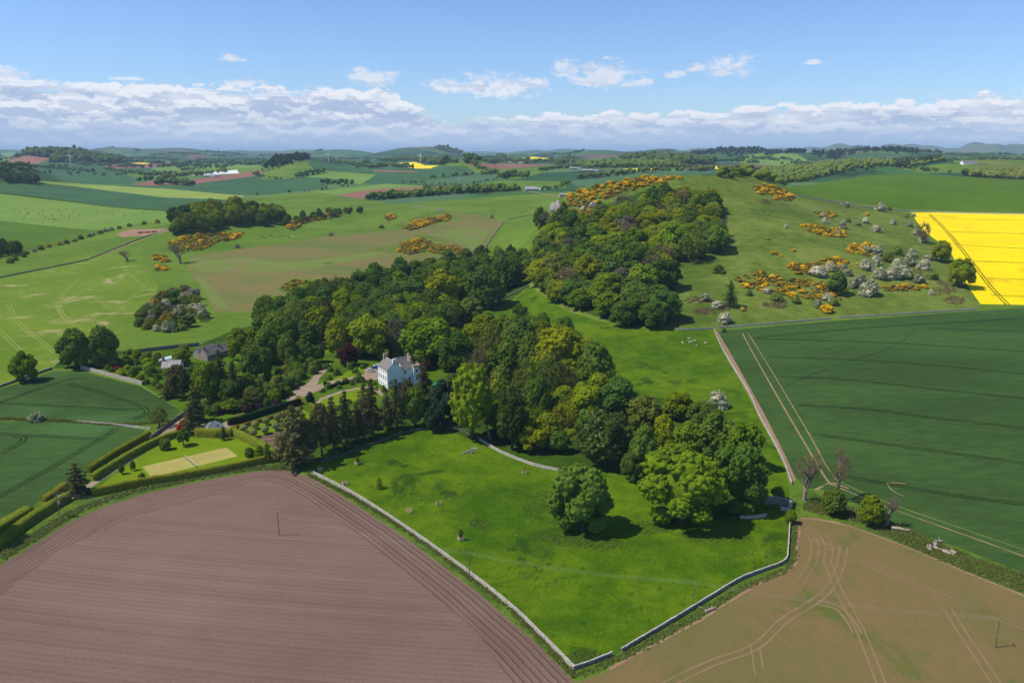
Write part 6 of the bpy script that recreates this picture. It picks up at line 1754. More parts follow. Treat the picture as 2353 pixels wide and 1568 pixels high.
stone_wall([(735, 1062), (800, 1042), (860, 1020), (940, 993), (1020, 984), (1060, 990), (1100, 1010)], 'dark curved estate wall in the shade of the spruces', mat='stone_painted_shade', cope='stone_painted_shade', h=.9)  # shade on this stretch is painted by the darker stone colour
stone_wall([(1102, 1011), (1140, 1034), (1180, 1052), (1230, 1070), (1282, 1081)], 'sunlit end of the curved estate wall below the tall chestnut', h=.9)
stone_wall([(186, 847), (250, 863), (327, 884)], 'pale garden wall between cottage shrubs and green wheat', h=1.8)
stone_wall([(284, 814), (370, 803), (458, 794)], 'dark garden wall behind the polytunnel', h=2.0, mat='stone_grey', cope='stone_grey')
stone_wall([(1112, 573), (1135, 540), (1158, 509)], 'wall at the narrow end of the brown sprouting field', mat='stone_grey', step=1.6)
stone_wall([(1168, 505), (1205, 497), (1240, 491)], 'wall crossing the grass towards the rock face', step=1.6)
stone_wall([(1052, 748), (1090, 726), (1130, 700), (1215, 658)], 'wall between the lone willow and the grassy valley', mat='stone_grey')
stone_wall([(-60, 652), (0, 638), (100, 618), (170, 604), (204, 596)], 'dark wall above the striped barley field', mat='stone_grey', cope='stone_grey', step=1.6)
stone_wall([(206, 595), (270, 570), (327, 547), (388, 527)], 'dark wall beside the farm track', mat='stone_grey', cope='stone_grey', step=1.6)
stone_wall([(-60, 908), (0, 889), (60, 868), (120, 847)], 'low wall under the lone sycamore by the barley', mat='stone_grey', h=1.1)
stone_wall([(180, 969), (266, 976), (345, 986)], 'low broken wall in the strip between the green wheat fields', h=.6)
stone_wall([(1700, 1190), (1730, 1190), (1760, 1186)], 'short wall end in the shade under the big clump', h=1.0)
stone_wall([(434, 946), (395, 972), (345, 1010)], 'dark lane wall between gate and wheat', h=1.5, mat='stone_grey', cope='stone_grey')

# ruin by the field wall
rp = hit(1795, 1165); root = empty('stone_ruin', (rp.x, rp.y, gz(rp.x, rp.y)), R(-25)); tag(root, 'small roofless stone ruin at the corner of the pasture', 'ruin')
m = MB(); rg = random.Random(3)
for k in range(12):
    a = R(20 + k * 13); hh = 3.0 - .1 * abs(k - 6) + rg.uniform(-.3, .3)
    m.box((-1 + 4.2 * math.cos(a), 2.2 * math.sin(a), hh / 2), (1.1, .7, hh), a + R(90))
m.build('curved_wall', 'stone_ruin', root)
m = MB(); m.box((2.7, 1.0, 1.3), (.7, 5.0, 2.6)); m.build('gable_wall', 'stone_ruin', root)
m = MB(); m.box((1.2, -2.0, .6), (2.6, .7, 1.2)); m.build('low_wall', 'stone_cope', root)


# ------------------------------------------------------------------ clipped hedges
def hedge(px, label, h=2.0, w=1.8, mat='leaf_beech_hedge', name='hedge', smooth=True, dens=16, leaf=.30):
    P = drop(trace(smooth_px(px, 4) if smooth else px, 4.0), 1.0); N = frame2(P)
    L_ = Leafy(int(px[0][0] + px[0][1] * 3)); r = L_.r; o0 = P[len(P) // 2].copy()
    prof = [(-.5, -.1), (-.52, .35), (-.5, .8), (-.36, .97), (0, 1.02), (.36, .97), (.5, .8), (.52, .35), (.5, -.1)]
    V = []
    for p, n in zip(P, N):
        hh = h * (1 + .05 * r.uniform(-1, 1)); ww = w * (1 + .08 * r.uniform(-1, 1))
        for (s_, z) in prof:
            q = p - o0 + n * (s_ * ww + r.uniform(-.07, .07)); V.append((q.x, q.y, q.z + z * hh + r.uniform(-.07, .07)))
    V = np.array(V); n_ = len(prof); T = []
    for i in range(len(P) - 1):
        for k in range(n_ - 1):
            a, b, c, d = n_ * i + k, n_ * i + k + 1, n_ * (i + 1) + k + 1, n_ * (i + 1) + k
            T.append((a, b, c)); T.append((a, c, d))
    for e in (0, n_ * (len(P) - 1)):
        for k in range(1, n_ - 1): T.append((e, e + k, e + k + 1) if e else (e, e + k + 1, e + k))
    T = np.array(T); L_.V.append(V); L_.T.append(T); L_.n = len(V); L_.tt.append(r.uniform(0, 1, len(T))); L_.ct.append(r.uniform(0, 1, len(T)))
    # leaves on the skin
    for rep in range(dens // 4):
        k = r.integers(0, len(T), len(T)); A, B, C = V[T[k, 0]], V[T[k, 1]], V[T[k, 2]]
        u, v = r.uniform(size=(2, len(k), 1)); f = u + v > 1; u = np.where(f, 1 - u, u); v = np.where(f, 1 - v, v)
        Q = A + (B - A) * u + (C - A) * v; nn = np.cross(B - A, C - A); nn /= np.linalg.norm(nn, axis=1)[:, None] + 1e-9
        L_.quads(Q + nn * .04, nn + r.normal(size=nn.shape) * .5, leaf)
        L_.cq[-1] = r.uniform(0, 1, len(k))
    o = link(name, L_.mesh(name, mat)); o.location = o0; tag(o, label, 'hedge')
    return o


hedge([(342, 1003), (300, 1026), (255, 1053), (205, 1085)], 'clipped hedge between the lane and the green wheat', 2.6, 2.6)
hedge([(150, 1118), (126, 1136), (102, 1152)], 'ragged hedge piece beside the lane above the power pole', 2.0, 3.0)
hedge([(66, 1176), (30, 1198), (-10, 1222), (-90, 1275)], 'thick hedge corner by the lane at the frame edge', 2.4, 4.0)
hedge([(410, 1000), (370, 1014), (327, 1034), (262, 1072), (213, 1104)], 'clipped hedge along the lawn side of the lane', 2.6, 2.6)
hedge([(156, 1146), (100, 1180), (49, 1214), (0, 1253), (-90, 1320)], 'bright-topped hedge running down to the ploughed field corner', 2.8, 3.2)
hedge([(212, 1139), (330, 1114), (420, 1100), (530, 1080), (635, 1056)], 'long straight clipped hedge between court lawn and ploughed field', 3.0, 2.0)
hedge([(452, 1001), (495, 1003), (534, 1001)], 'tall square hedge block in front of the summerhouse', 3.6, 3.0, smooth=False)
hedge([(538, 999), (572, 1015), (602, 1030), (632, 1050)], 'tall diagonal hedge between court lawn and vegetable beds', 3.2, 2.8)
hedge([(524, 976), (560, 967), (600, 954), (645, 940), (690, 928)], 'tall dark yew hedge behind the topiary lawn', 3.0, 2.2, 'leaf_yew')
hedge([(542, 984), (580, 974), (620, 963), (660, 949), (694, 938)], 'low golden copper hedge in front of the dark yew', 1.5, 1.0, 'leaf_copper_hedge')
hedge([(684, 917), (708, 930), (732, 946)], 'pale green hedge beside the topiary lawn', 2.0, 2.2)
hedge([(748, 893), (790, 882), (836, 873)], 'dark low hedge below the gravel court', 1.6, 1.6, 'leaf_yew')
hedge([(-60, 440), (0, 444.5), (136, 460), (272, 477.5), (424, 487.5)], 'thin dark hedge between teal wheat and cattle pasture', 1.8, 2.2, 'leaf_dark', dens=4)
# clipped domes and the yew
for (u, v, w, hr, tone, lab) in [(713, 930, 24, 1.45, 'leaf_yew', 'tall dark clipped yew at the drive fork'), (881, 899, 14, 1.25, 'leaf_beech_hedge', 'largest clipped green dome at the foot of the white house'),
                                 (860, 882, 13, .8, 'leaf_beech_hedge', 'low wide clipped dome near the gravel court'), (866, 890, 8, .8, 'leaf_beech_hedge', 'small clipped dome touching the house wall'), (826, 877, 25, 1.05, 'leaf_olive', 'round golden-green tree beside the gravel court'),
                                 (747, 884, 9, 1.3, 'leaf_yew', 'little clipped yew on the drive lawn'), (756, 872, 16, .8, 'leaf_green', 'round bush on the drive lawn')]:
    p = hit(u, v); wm = w / FPX * project(p)[2]
    plant('bush', p, wm, wm * hr, tone, 'clipped_bush' if 'tree' not in lab else 'round_tree', lab, 'shrub', seed=u)

# lollipop topiary
ball = Leafy(901); ball.blob((0, 0, .62), (.5, .5, .38), ICO3, .03); ball.leaves((0, 0, .62), (.52, .52, .40), 900, .07, .4, -1)
ball_me = ball.mesh('clipped_head', 'leaf_topiary')
stem_me = MB().tube([(0, 0, -.05), (0, 0, .4)], .05, 6).mesh('stem', 'bark')
TOP = [(560, 993), (587, 985), (612, 976), (638, 968), (662, 961), (684, 953), (582, 1004), (609, 996), (634, 988), (659, 981)]
for k, (u, v) in enumerate(TOP):
    p = hit(u, v); r0 = empty('topiary_tree', (p.x, p.y, gz(p.x, p.y)), k * .7, (3.4, 3.4, 3.6))
    row, j = ('back', k) if k < 6 else ('front', k - 6)
    tag(r0, f'mushroom-shaped clipped tree, {ORD[j]} from the square hedge in the {row} row', 'tree', 'clipped trees on the topiary lawn')
    link('clipped_head', ball_me, r0); link('stem', stem_me, r0)


# ------------------------------------------------------------------ buildings
def window(parent, c, w, h, axis, out, frame='window_frame'):
    """axis: 'x' wall runs along x; out: outward sign"""
    f = MB()
    t = .10
    def bx(m, du, dz, su, sz, proud, thick):
        if axis == 'x': m.box((c[0] + du, c[1] + out * proud, c[2] + dz), (su, thick, sz))
        else: m.box((c[0] + out * proud, c[1] + du, c[2] + dz), (thick, su, sz))
    bx(f, -w / 2, 0, t, h + t, .05, .14); bx(f, w / 2, 0, t, h + t, .05, .14); bx(f, 0, h / 2, w - t, t, .05, .13); bx(f, 0, -h / 2, w - t, t, .05, .13)
    bx(f, 0, 0, .05, h - t, .045, .06); bx(f, 0, 0, w - t, .05, .043, .055)
    o = f.build('window', frame, parent)
    g = MB(); bx(g, 0, 0, w - t, h - t, .015, .05); g.build('pane', 'window_dark', o)


def gable_block(parent, x0, x1, y0, y1, eave, ridge, along, wall='harling_white', roof='slate', over=.25, wname='wall', base=0.0, lead=True):
    """a gabled range in the local frame of its building"""
    m = MB(); cx, cy = (x0 + x1) / 2, (y0 + y1) / 2
    if along == 'y': V = [(x0, y0, base), (x1, y0, base), (x1, y0, eave), (cx, y0, ridge), (x0, y0, eave), (x0, y1, base), (x1, y1, base), (x1, y1, eave), (cx, y1, ridge), (x0, y1, eave)]
    else: V = [(x0, y1, base), (x0, y0, base), (x0, y0, eave), (x0, cy, ridge), (x0, y1, eave), (x1, y1, base), (x1, y0, base), (x1, y0, eave), (x1, cy, ridge), (x1, y1, eave)]
    m.add(V, [(0, 1, 2, 3, 4), (9, 8, 7, 6, 5), (0, 5, 6, 1), (1, 6, 7, 2), (0, 4, 9, 5), (2, 7, 8, 3), (3, 8, 9, 4)])
    m.build(wname, wall, parent)
    r = MB(); th = .16
    for s_ in (-1, 1):
        if along == 'y':
            hw = (x1 - x0) / 2; sl = (ridge - eave) / hw; e = hw + over
            pts = [(cx, ridge + .06), (cx + s_ * e, ridge + .06 - sl * e), (cx + s_ * e, ridge + .06 + th - sl * e), (cx, ridge + .06 + th)]
            V = [(a, y, z) for y in (y0 - .12, y1 + .12) for a, z in pts]
        else:
            hw = (y1 - y0) / 2; sl = (ridge - eave) / hw; e = hw + over
            pts = [(cy, ridge + .06), (cy + s_ * e, ridge + .06 - sl * e), (cy + s_ * e, ridge + .06 + th - sl * e), (cy, ridge + .06 + th)]
            V = [(x, a, z) for x in (x0 - .12, x1 + .12) for a, z in pts]
        F = [(0, 1, 2, 3), (7, 6, 5, 4), (0, 4, 5, 1), (1, 5, 6, 2), (2, 6, 7, 3), (3, 7, 4, 0)]
        if (s_ > 0) == (along == 'x'): F = [f[::-1] for f in F]
        r.add(V, F)
    ro = r.build('roof', roof, parent)
    if lead:
        k = MB()
        if along == 'y': k.box((cx, cy, ridge + .26), (.28, y1 - y0 + .2, .14))
        else: k.box((cx, cy, ridge + .26), (x1 - x0 + .2, .28, .14))
        k.build('ridge_capping', 'ridge_lead', ro)
    return ro


def chimney(parent, x, y, z0, z1, sx, sy, mat, pots=2, along='x'):
    m = MB(); m.box((x, y, (z0 + z1) / 2), (sx, sy, z1 - z0)); m.box((x, y, z1 + .08), (sx + .2, sy + .2, .16))
    o = m.build('chimney', mat, parent)
    for k in range(pots):
        t = (k - (pots - 1) / 2) * .5
        q = MB().tube([(x + (t if along == 'x' else 0), y + (0 if along == 'x' else t), z1 + .16), (x + (t if along == 'x' else 0), y + (0 if along == 'x' else t), z1 + .75)], [.16, .13], 8)
        q.build('chimney_pot', 'clay_pot', o)


hp = hit(890.5, 893)
house = empty('white_house', (hp.x, hp.y, gz(hp.x, hp.y)), R(31)); tag(house, 'large white harled country house with slate roofs and a battlemented corner', 'house')
gable_block(house, 0, 8.6, 0, 12.6, 9.6, 13.6, 'y', base=-1)
gable_block(house, 8.6, 14.4, .5, 6.2, 8.9, 11.9, 'x', base=-1)
gable_block(house, 7.4, 17.2, 6.4, 12.2, 9.3, 13.0, 'x', base=-1, wname='rear_wall')
m = MB(); m.box((16.6, 2.6, 4.3), (4.4, 6.6, 10.6)); m.build('tower_wall', 'harling_white', house)
m = MB(); m.box((16.6, 2.6, 9.66), (4.2, 6.4, .1)); m.build('flat_roof', 'stone_ruin', house)
pp = MB()
for (cx, cy, sx, sy) in ((16.6, -.60, 4.7, .4), (16.6, 5.8, 4.7, .4), (14.5, 2.6, .4, 6.0), (18.7, 2.6, .4, 6.0)): pp.box((cx, cy, 9.9), (sx, sy, .8))
par = pp.build('parapet', 'sandstone', house)
for k in range(5): MB().box((14.7 + k * .95, -.6, 10.5), (.5, .38, .45)).build('merlon', 'sandstone', par)
for k in range(6): MB().box((18.7, .1 + k * 1.05, 10.5), (.38, .5, .45)).build('merlon', 'sandstone', par)
for k in range(4): MB().box((14.5, .4 + k * 1.2, 10.5), (.38, .5, .45)).build('merlon', 'sandstone', par)
MB().box((14.9, 6.6, 12), (1.1, 1.1, 5.2)).tube([(14.9, 6.6, 14.6), (14.9, 6.6, 16.2)], [.78, .05], 8).build('cap_turret', 'sandstone', house)
chimney(house, 4.3, .5, 12.6, 15.0, 1.9, 1.0, 'harling_white', 3, 'x')
chimney(house, 4.3, 12.1, 12.6, 15.6, 2.4, 1.0, 'sandstone', 3, 'x')
chimney(house, 14.3, 3.4, 10.8, 14.4, .9, 1.6, 'sandstone', 2, 'y')
for k in range(4):
    y = 1.9 + k * 3.0
    window(house, (0, y, 8.3), .85, 1.1, 'y', -1); window(house, (0, y, 5.2), 1.0, 2.3, 'y', -1)
    window(house, (0, y, 1.6), .85, 1.1, 'y', -1)
window(house, (10.2, .5, 7.4), 1.0, 1.5, 'x', -1); window(house, (12.6, .5, 3.6), 1.2, 1.8, 'x', -1)
window(house, (16.4, -.7, 7.6), 1.1, 1.6, 'x', -1); window(house, (16.4, -.7, 3.6), 1.1, 1.6, 'x', -1); window(house, (8.9, .5, 4.2), .7, 1.0, 'x', -1)
d_ = MB().box((10.2, .44, 2.4), (1.1, .16, 2.8)).build('door', 'window_dark', house)
MB().box((9.8, .32, 2.4), (.08, .08, .08)).build('handle', 'metal_grey', d_)
MB().tube([(14.15, .38, -.5), (14.15, .38, 8.9)], .07, 6).build('downpipe', 'tyre', house)
iv = Leafy(77)
for k in range(34): iv.leaves((iv.r.uniform(1.2, 8.0), -.12, abs(iv.r.normal()) * 1.6 + .2), (.45, .12, .45), 26, .26, .6, -1)
iv.mesh('x', 'leaf_copper'); ivo = link('climbing_plant', iv.mesh('climbing_plant', 'leaf_maroon'), house)

# farmhouse with long slate ranges
p = hit(477, 829); fh = empty('farmhouse', (p.x, p.y, gz(p.x, p.y)), R(61)); tag(fh, 'long low farmhouse with grey slate roofs beside the cedars', 'house')
gable_block(fh, 0, 24, 0, 7.4, 3.2, 6.6, 'x', 'stone_ruin', 'slate', base=-1)
gable_block(fh, 1, 14, 7.6, 13, 3.0, 5.6, 'x', 'stone_ruin', 'slate', base=-1, wname='side_wall')
chimney(fh, .6, 3.7, 5.6, 7.9, .8, 1.4, 'pan_tile', 2, 'y'); chimney(fh, 11, 3.7, 6.0, 8.0, .8, 1.4, 'pan_tile', 3, 'y'); chimney(fh, 23.4, 3.7, 6.0, 8.6, .8, 1.4, 'stone_grey', 2, 'y')
for k in range(5): window(fh, (3 + k * 4.4, 0, 1.7), 1.0, 1.3, 'x', -1)
p = hit(371, 856); co_ = empty('white_cottage', (p.x, p.y, gz(p.x, p.y)), R(3)); tag(co_, 'white cottage with pale lichen-covered roof half hidden by the cedar', 'house')
gable_block(co_, 0, 10, 0, 6.4, 2.9, 6.2, 'x', 'harling_white', 'slate_lichen', base=-1)
chimney(co_, .5, 3.2, 5.4, 8.2, .9, 1.3, 'stone_grey', 1, 'y'); window(co_, (2.2, 0, 1.6), .9, 1.1, 'x', -1); window(co_, (6.0, 0, 1.6), .9, 1.1, 'x', -1)
# polytunnel
p = hit(371, 834); pt = empty('polytunnel', (p.x, p.y, gz(p.x, p.y)), R(66)); tag(pt, 'white plastic polytunnel behind the cottage', 'polytunnel')
m = MB(); V = []; n = 12
for x in (0, 17.5):
    for k in range(n + 1): a = math.pi * k / n; V.append((x, 2.7 * math.cos(a), 2.7 * math.sin(a)))
m.add(V, [(k, k + 1, n + 2 + k, n + 1 + k) for k in range(n)] + [tuple(range(n, -1, -1)), tuple(range(n + 1, 2 * n + 2))]); m.build('film_cover', 'poly_film', pt, smooth=False)
for k in range(9):
    x = .3 + k * 2.1; MB().tube([(x, 2.74 * math.cos(math.pi * j / 10), 2.74 * math.sin(math.pi * j / 10)) for j in range(11)], .05, 4).build('hoop', 'metal_grey', pt)
# summerhouse with hipped slate roof
p = hit(492, 994); sh = empty('summerhouse', (p.x, p.y, gz(p.x, p.y)), R(34)); tag(sh, 'summerhouse with hipped slate roof behind the square hedge', 'building')
MB().box((0, 0, 1.2), (8.0, 6.6, 2.6)).build('wall', 'sandstone', sh)
m = MB(); a, b, e = 4.5, 3.8, 2.5
m.add([(-a, -b, e), (a, -b, e), (a, b, e), (-a, b, e), (-.8, 0, e + 2.9), (.8, 0, e + 2.9)], [(0, 1, 5, 4), (1, 2, 5), (2, 3, 4, 5), (3, 0, 4), (3, 2, 1, 0)]); ro = m.build('roof', 'slate_blue', sh)
for (s1, s2) in ((-1, -1), (1, -1), (1, 1), (-1, 1)): MB().tube([(s1 * a, s2 * b, e + .03), (s1 * .8, 0, e + 2.95)], .10, 4).build('hip_capping', 'ridge_lead', ro)
MB().box((1.2, -2.1, e + 1.35), (.7, .1, .9)).build('roof_window', 'window_dark', sh)
# green canvas shelter and small tiled shed
p = hit(1003, 890); t_ = empty('garden_tent', (p.x, p.y, gz(p.x, p.y)), R(20)); tag(t_, 'small green canvas shelter in the kitchen yard', 'shelter')
MB().box((0, 0, .9), (3.4, 2.6, 1.8)).build('side_cover', 'green_canvas', t_); MB().add([(-1.9, -1.5, 1.85), (1.9, -1.5, 1.85), (1.9, 1.5, 1.85), (-1.9, 1.5, 1.85), (-1.9, 0, 2.8), (1.9, 0, 2.8)], [(0, 1, 5, 4), (2, 3, 4, 5), (1, 2, 5), (3, 0, 4), (3, 2, 1, 0)]).build('roof_cover', 'green_canvas', t_)
p = hit(716, 800); t_ = empty('shed', (p.x, p.y, gz(p.x, p.y)), R(-20)); tag(t_, 'small tiled shed among trees behind the drive', 'shed')
gable_block(t_, 0, 7, 0, 4.5, 2.4, 4.2, 'x', 'stone_ruin', 'pan_tile', lead=False)
# distant farms and houses
for (u, v, rz, parts, lab, nm) in [
        (1207, 440, 8, [(0, 26, 0, 14, 4.5, 8.0), (28, 40, -2, 12, 4.0, 7.0), (4, 24, 16, 28, 5, 8.5)], 'grey-roofed farm sheds at the end of the pale track', 'farm_shed'),
        (1310, 390, 12, [(0, 22, 0, 12, 5, 8), (24, 36, 4, 14, 4, 6.5)], 'pale farm steading by the dark belt of trees', 'farm_shed'), (1337, 394, -5, [(0, 34, 0, 14, 4, 7), (36, 50, 0, 10, 3, 5)], 'low broad farm shed in the far pasture', 'farm_shed'),
        (1120, 397, 10, [(0, 11, 0, 7, 5, 9)], 'small white house beside the hedge below the wooded knoll', 'farmhouse'), (468, 407, 15, [(0, 18, 0, 10, 4, 8), (20, 34, 0, 12, 4, 7), (36, 50, 2, 12, 5, 9)], 'farmstead under the white polytunnel field', 'farm_shed'),
        (1052, 414, 5, [(0, 9, 0, 7, 4, 8)], 'tiny pale house among the trees of the shelter belt', 'farmhouse'), (2212, 379, 0, [(0, 40, 0, 16, 6, 11)], 'far pink farmhouse on the ridge', 'farmhouse'),
        (1286, 452, 20, [(0, 16, 0, 7, 3, 5.5)], 'pantiled cottage at the corner of the pale track', 'farm_shed')]:
    p = hit(u, v); b_ = empty(nm, (p.x, p.y, gz(p.x, p.y)), R(rz)); tag(b_, lab, 'farm building')
    for k, (x0, x1, y0, y1, e_, r_) in enumerate(parts):
        gable_block(b_, x0, x1, y0, y1, e_, r_, 'x', 'harling_white' if nm == 'farmhouse' or k == 1 else 'shed_wall', 'shed_grey' if nm == 'farm_shed' else 'slate', base=-2, lead=False)
# tower on the hill, wind turbines
p = hit(91, 345); t_ = empty('monument_tower', (p.x, p.y, gz(p.x, p.y) - 2)); tag(t_, 'dark square monument tower on top of the wooded hill', 'tower')
MB().box((0, 0, 22), (12, 12, 44), 0, .85).build('shaft', 'stone_grey', t_); MB().box((0, 0, 45), (14, 14, 4)).build('parapet', 'stone_grey', t_)
for (u, v, hh, lab) in [(164, 390, 62, 'three-bladed white wind turbine on the plain before the wooded hill'), (755, 376, 36, 'small white wind turbine on the slope of the green hill'), (966, 377, 40, 'faint white mast of a turbine near the yellow field')]:
    p = hit(u, v); t_ = empty('wind_turbine', (p.x, p.y, gz(p.x, p.y))); tag(t_, lab, 'wind turbine')
    MB().tube([(0, 0, 0), (0, 0, hh)], [1.7, 1.0], 10).build('tower', 'white_paint', t_, smooth=True)
    n_ = MB().box((0, .6, hh + .5), (2.2, 5, 2.4)).build('nacelle', 'white_paint', t_)
    for k in range(3):
        a = R(75 + 120 * k); L1 = hh * .48
        MB().tube([(0, -2.2, hh + .5), (math.cos(a) * L1 * .3, -2.3, hh + .5 + math.sin(a) * L1 * .3), (math.cos(a) * L1, -2.2, hh + .5 + math.sin(a) * L1)], [.6, .95, .2], 5).build('blade', 'white_paint', t_)

# ------------------------------------------------------------------ rock face
for k, (u, v, s, lab) in enumerate([(1273, 482, 5, 'tallest pale boulder of the rock face'), (1282, 486, 5, 'broad pale boulder at the foot of the rock face'), (1266, 486, 4, 'small pale rock at the valley side of the rock face'), (1279, 475, 4.4, 'pale crag block on top of the rock face'),
                                   (1362, 476, 4, 'grey rock showing between the gorse on the crag'), (1340, 484, 3.5, 'small grey rock under the faded gorse')]):
    p = hit(u, v); V, F = ICO3; rg_ = np.random.default_rng(k + 50); V = V.copy()
    for _ in range(9):
        d = rg_.normal(size=3); d /= np.linalg.norm(d); c = rg_.uniform(.45, .8); pr = V @ d; V = V - np.outer(np.maximum(pr - c, 0), d)
    V = V * (1 + .05 * rg_.uniform(-1, 1, (len(V), 1))) * (s, s * .8, s * 1.35)
    o = link('boulder', np_mesh('boulder', V, [F], 'rock_pale')); o.location = (p.x, p.y, gz(p.x, p.y) + s * .4); tag(o, lab, 'rock')

# ------------------------------------------------------------------ power line
POLES = [(137, 1189, 1133, 'power pole with grey transformer between the lane hedge and ploughed field'), (641, 1230, 1177, 'lone power pole in the middle of the ploughed field'), (1078, 1325, 1271, 'power pole against the long pale wall'),
         (1592, 1393, 1338, 'power pole standing in the pasture by the curving wall'), (2286, 1486, 1421, 'power pole in the brown sprouting field')]
tops = []
pole_w = [hit(u, v) for (u, v, _, _) in POLES]
for k, (u, v, vt, lab) in enumerate(POLES):
    p = pole_w[k]; z = gz(p.x, p.y); hh = 8.0
    for _ in range(6): hh *= (v - vt) / max(1, project((p.x, p.y, z))[1] - project((p.x, p.y, z + hh))[1])
    a_ = pole_w[max(0, k - 1)]; b_ = pole_w[min(4, k + 1)]; ang = math.atan2(b_.y - a_.y, b_.x - a_.x) + math.pi / 2
    r0 = empty('power_pole', (p.x, p.y, z), ang); tag(r0, lab, 'power pole', 'poles of the overhead line')
    MB().tube([(0, 0, -.5), (0, 0, hh)], [.16, .11], 8).build('pole', 'pole_wood', r0)
    w_ = 2.4 if k == 0 else 1.7
    MB().box((0, 0, hh - .15), (w_, .14, .14)).build('crossarm', 'pole_wood', r0)
    if k == 0:
        MB().box((0, 0, hh - 1.4), (1.9, .12, .12)).build('crossarm', 'pole_wood', r0)
        MB().box((.1, -.45, hh - 3.3), (.75, .6, 1.0)).build('transformer', 'metal_grey', r0)
        MB().box((.5, -.2, hh - 1.2), (.5, .3, .35)).build('switch_box', 'car_silver', r0)
    else: MB().box((0, -.16, hh * .42), (.25, .04, .3)).build('sign_plate', 'white_paint', r0)
    tt = []
    for q in (-.85, 0, .85):
        q *= w_ / 1.9
        MB().tube([(q, 0, hh - .08), (q, 0, hh + .18)], .05, 6).build('insulator', 'metal_grey', r0)
        tt.append(Vector((p.x + math.cos(ang) * q, p.y + math.sin(ang) * q, z + hh + .18)))
    tops.append(tt)
WN = ['camera side', 'middle', 'far side']
SPAN = ['between transformer pole and lone field pole', 'between lone field pole and wall pole', 'between wall pole and pasture pole', 'between pasture pole and sprouting field pole']
for k in range(4):
    for j in range(3):
        a, b = tops[k][j], tops[k + 1][j]; n = 16
        pts = [a.lerp(b, t / n) - Vector((0, 0, 4 * 1.3 * (t / n) * (1 - t / n))) for t in range(n + 1)]
        o = MB().tube([q - a for q in pts], .011, 4).build('overhead_wire', 'wire'); o.location = a
        tag(o, f'{WN[j]} overhead wire {SPAN[k]}', 'wire', 'wires of the overhead line')

# ------------------------------------------------------------------ tree guards with saplings
for k, (u, v, sap, lab) in enumerate([(736, 1081, 0, 'weathered wooden tree guard in the shade beside the spruce corner'), (792, 1113, 0, 'bright wooden tree guard near the top of the long pale wall'), (940, 1176, 0, 'empty open tree guard near the middle of the pale wall'),
                                     (1007, 1160, 0, 'empty tree guard standing alone in mid pasture'), (821, 1066, 1, 'tree guard around a leafy green sapling near the spruces'), (1205, 1087, 2, 'tree guard with a small yellow sapling below the curved wall'), (1059, 1240, 3, 'tree guard holding a sapling with dark purple leaves')]):
    p = hit(u, v); r0 = empty('tree_guard', (p.x, p.y, gz(p.x, p.y)), k * .6); tag(r0, lab, 'tree guard', 'wooden tree guards in the vivid pasture')
    for sx in (-.75, .75):
        for sy in (-.75, .75): MB().box((sx, sy, .75), (.12, .12, 1.5)).build('post', 'new_wood', r0)
    for z in (.35, .8, 1.25):
        for s_ in (-1, 1):
            MB().box((0, s_ * .84, z), (1.75, .05, .18)).build('slat', 'new_wood', r0); MB().box((s_ * .84, 0, z), (.05, 1.6, .18)).build('slat', 'new_wood', r0)
    if sap:
        tone, h_, w_, nm_ = {1: ('leaf_fresh', 3.4, 1.9, 'green sapling growing out of the guard near the spruces'), 2: ('leaf_yellow', 3.0, 1.3, 'small yellow sapling inside the guard below the curved wall'), 3: ('leaf_maroon', 4.2, 1.7, 'dark purple sapling inside the guard in the open pasture')}[sap]
        plant('loose' if sap > 1 else 'tall', (p.x, p.y, 0), w_, h_, tone, 'sapling', nm_, 'tree', seed=k)
tree_px(871, 1094, 24, 'cedar', 'leaf_yellow', 1.2, 'golden young larch alone in the vivid pasture', name='larch_tree')

# ------------------------------------------------------------------ tennis net
a, b = hit(425, 1050), hit(452, 1075); mid = (a + b) / 2
nr = empty('tennis_net', (mid.x, mid.y, gz(mid.x, mid.y)), math.atan2(b.y - a.y, b.x - a.x)); tag(nr, 'tennis net with white tape across the dry grass court', 'net')
ln = (b - a).length
for s_ in (-1, 1): MB().tube([(s_ * ln / 2, 0, 0), (s_ * ln / 2, 0, 1.15)], .06, 6).build('post', 'pole_wood', nr)
MB().box((0, 0, 1.02), (ln, .05, .14)).build('tape', 'white_paint', nr)
m = MB()
for k in range(int(ln / .25)): m.box((-ln / 2 + .12 + k * .25, 0, .48), (.02, .02, .92))
for z in (.1, .3, .5, .7, .9): m.box((0, 0, z), (ln, .024, .024))
m.build('mesh_netting', 'net', nr)
# garden seats and boards in the vegetable beds
for k, (u, v) in enumerate([(612, 1010), (622, 1019), (632, 1027)]):
    p = hit(u, v); o = MB().box((0, 0, .1), (6.5, .25, .25)).build('bed_edging', 'new_wood'); o.location = (p.x, p.y, gz(p.x, p.y)); o.rotation_euler = (0, 0, R(20))
    tag(o, f'{ORD[k]} pale board across the vegetable beds, counting from the topiary lawn', 'board', 'boards edging the vegetable beds')


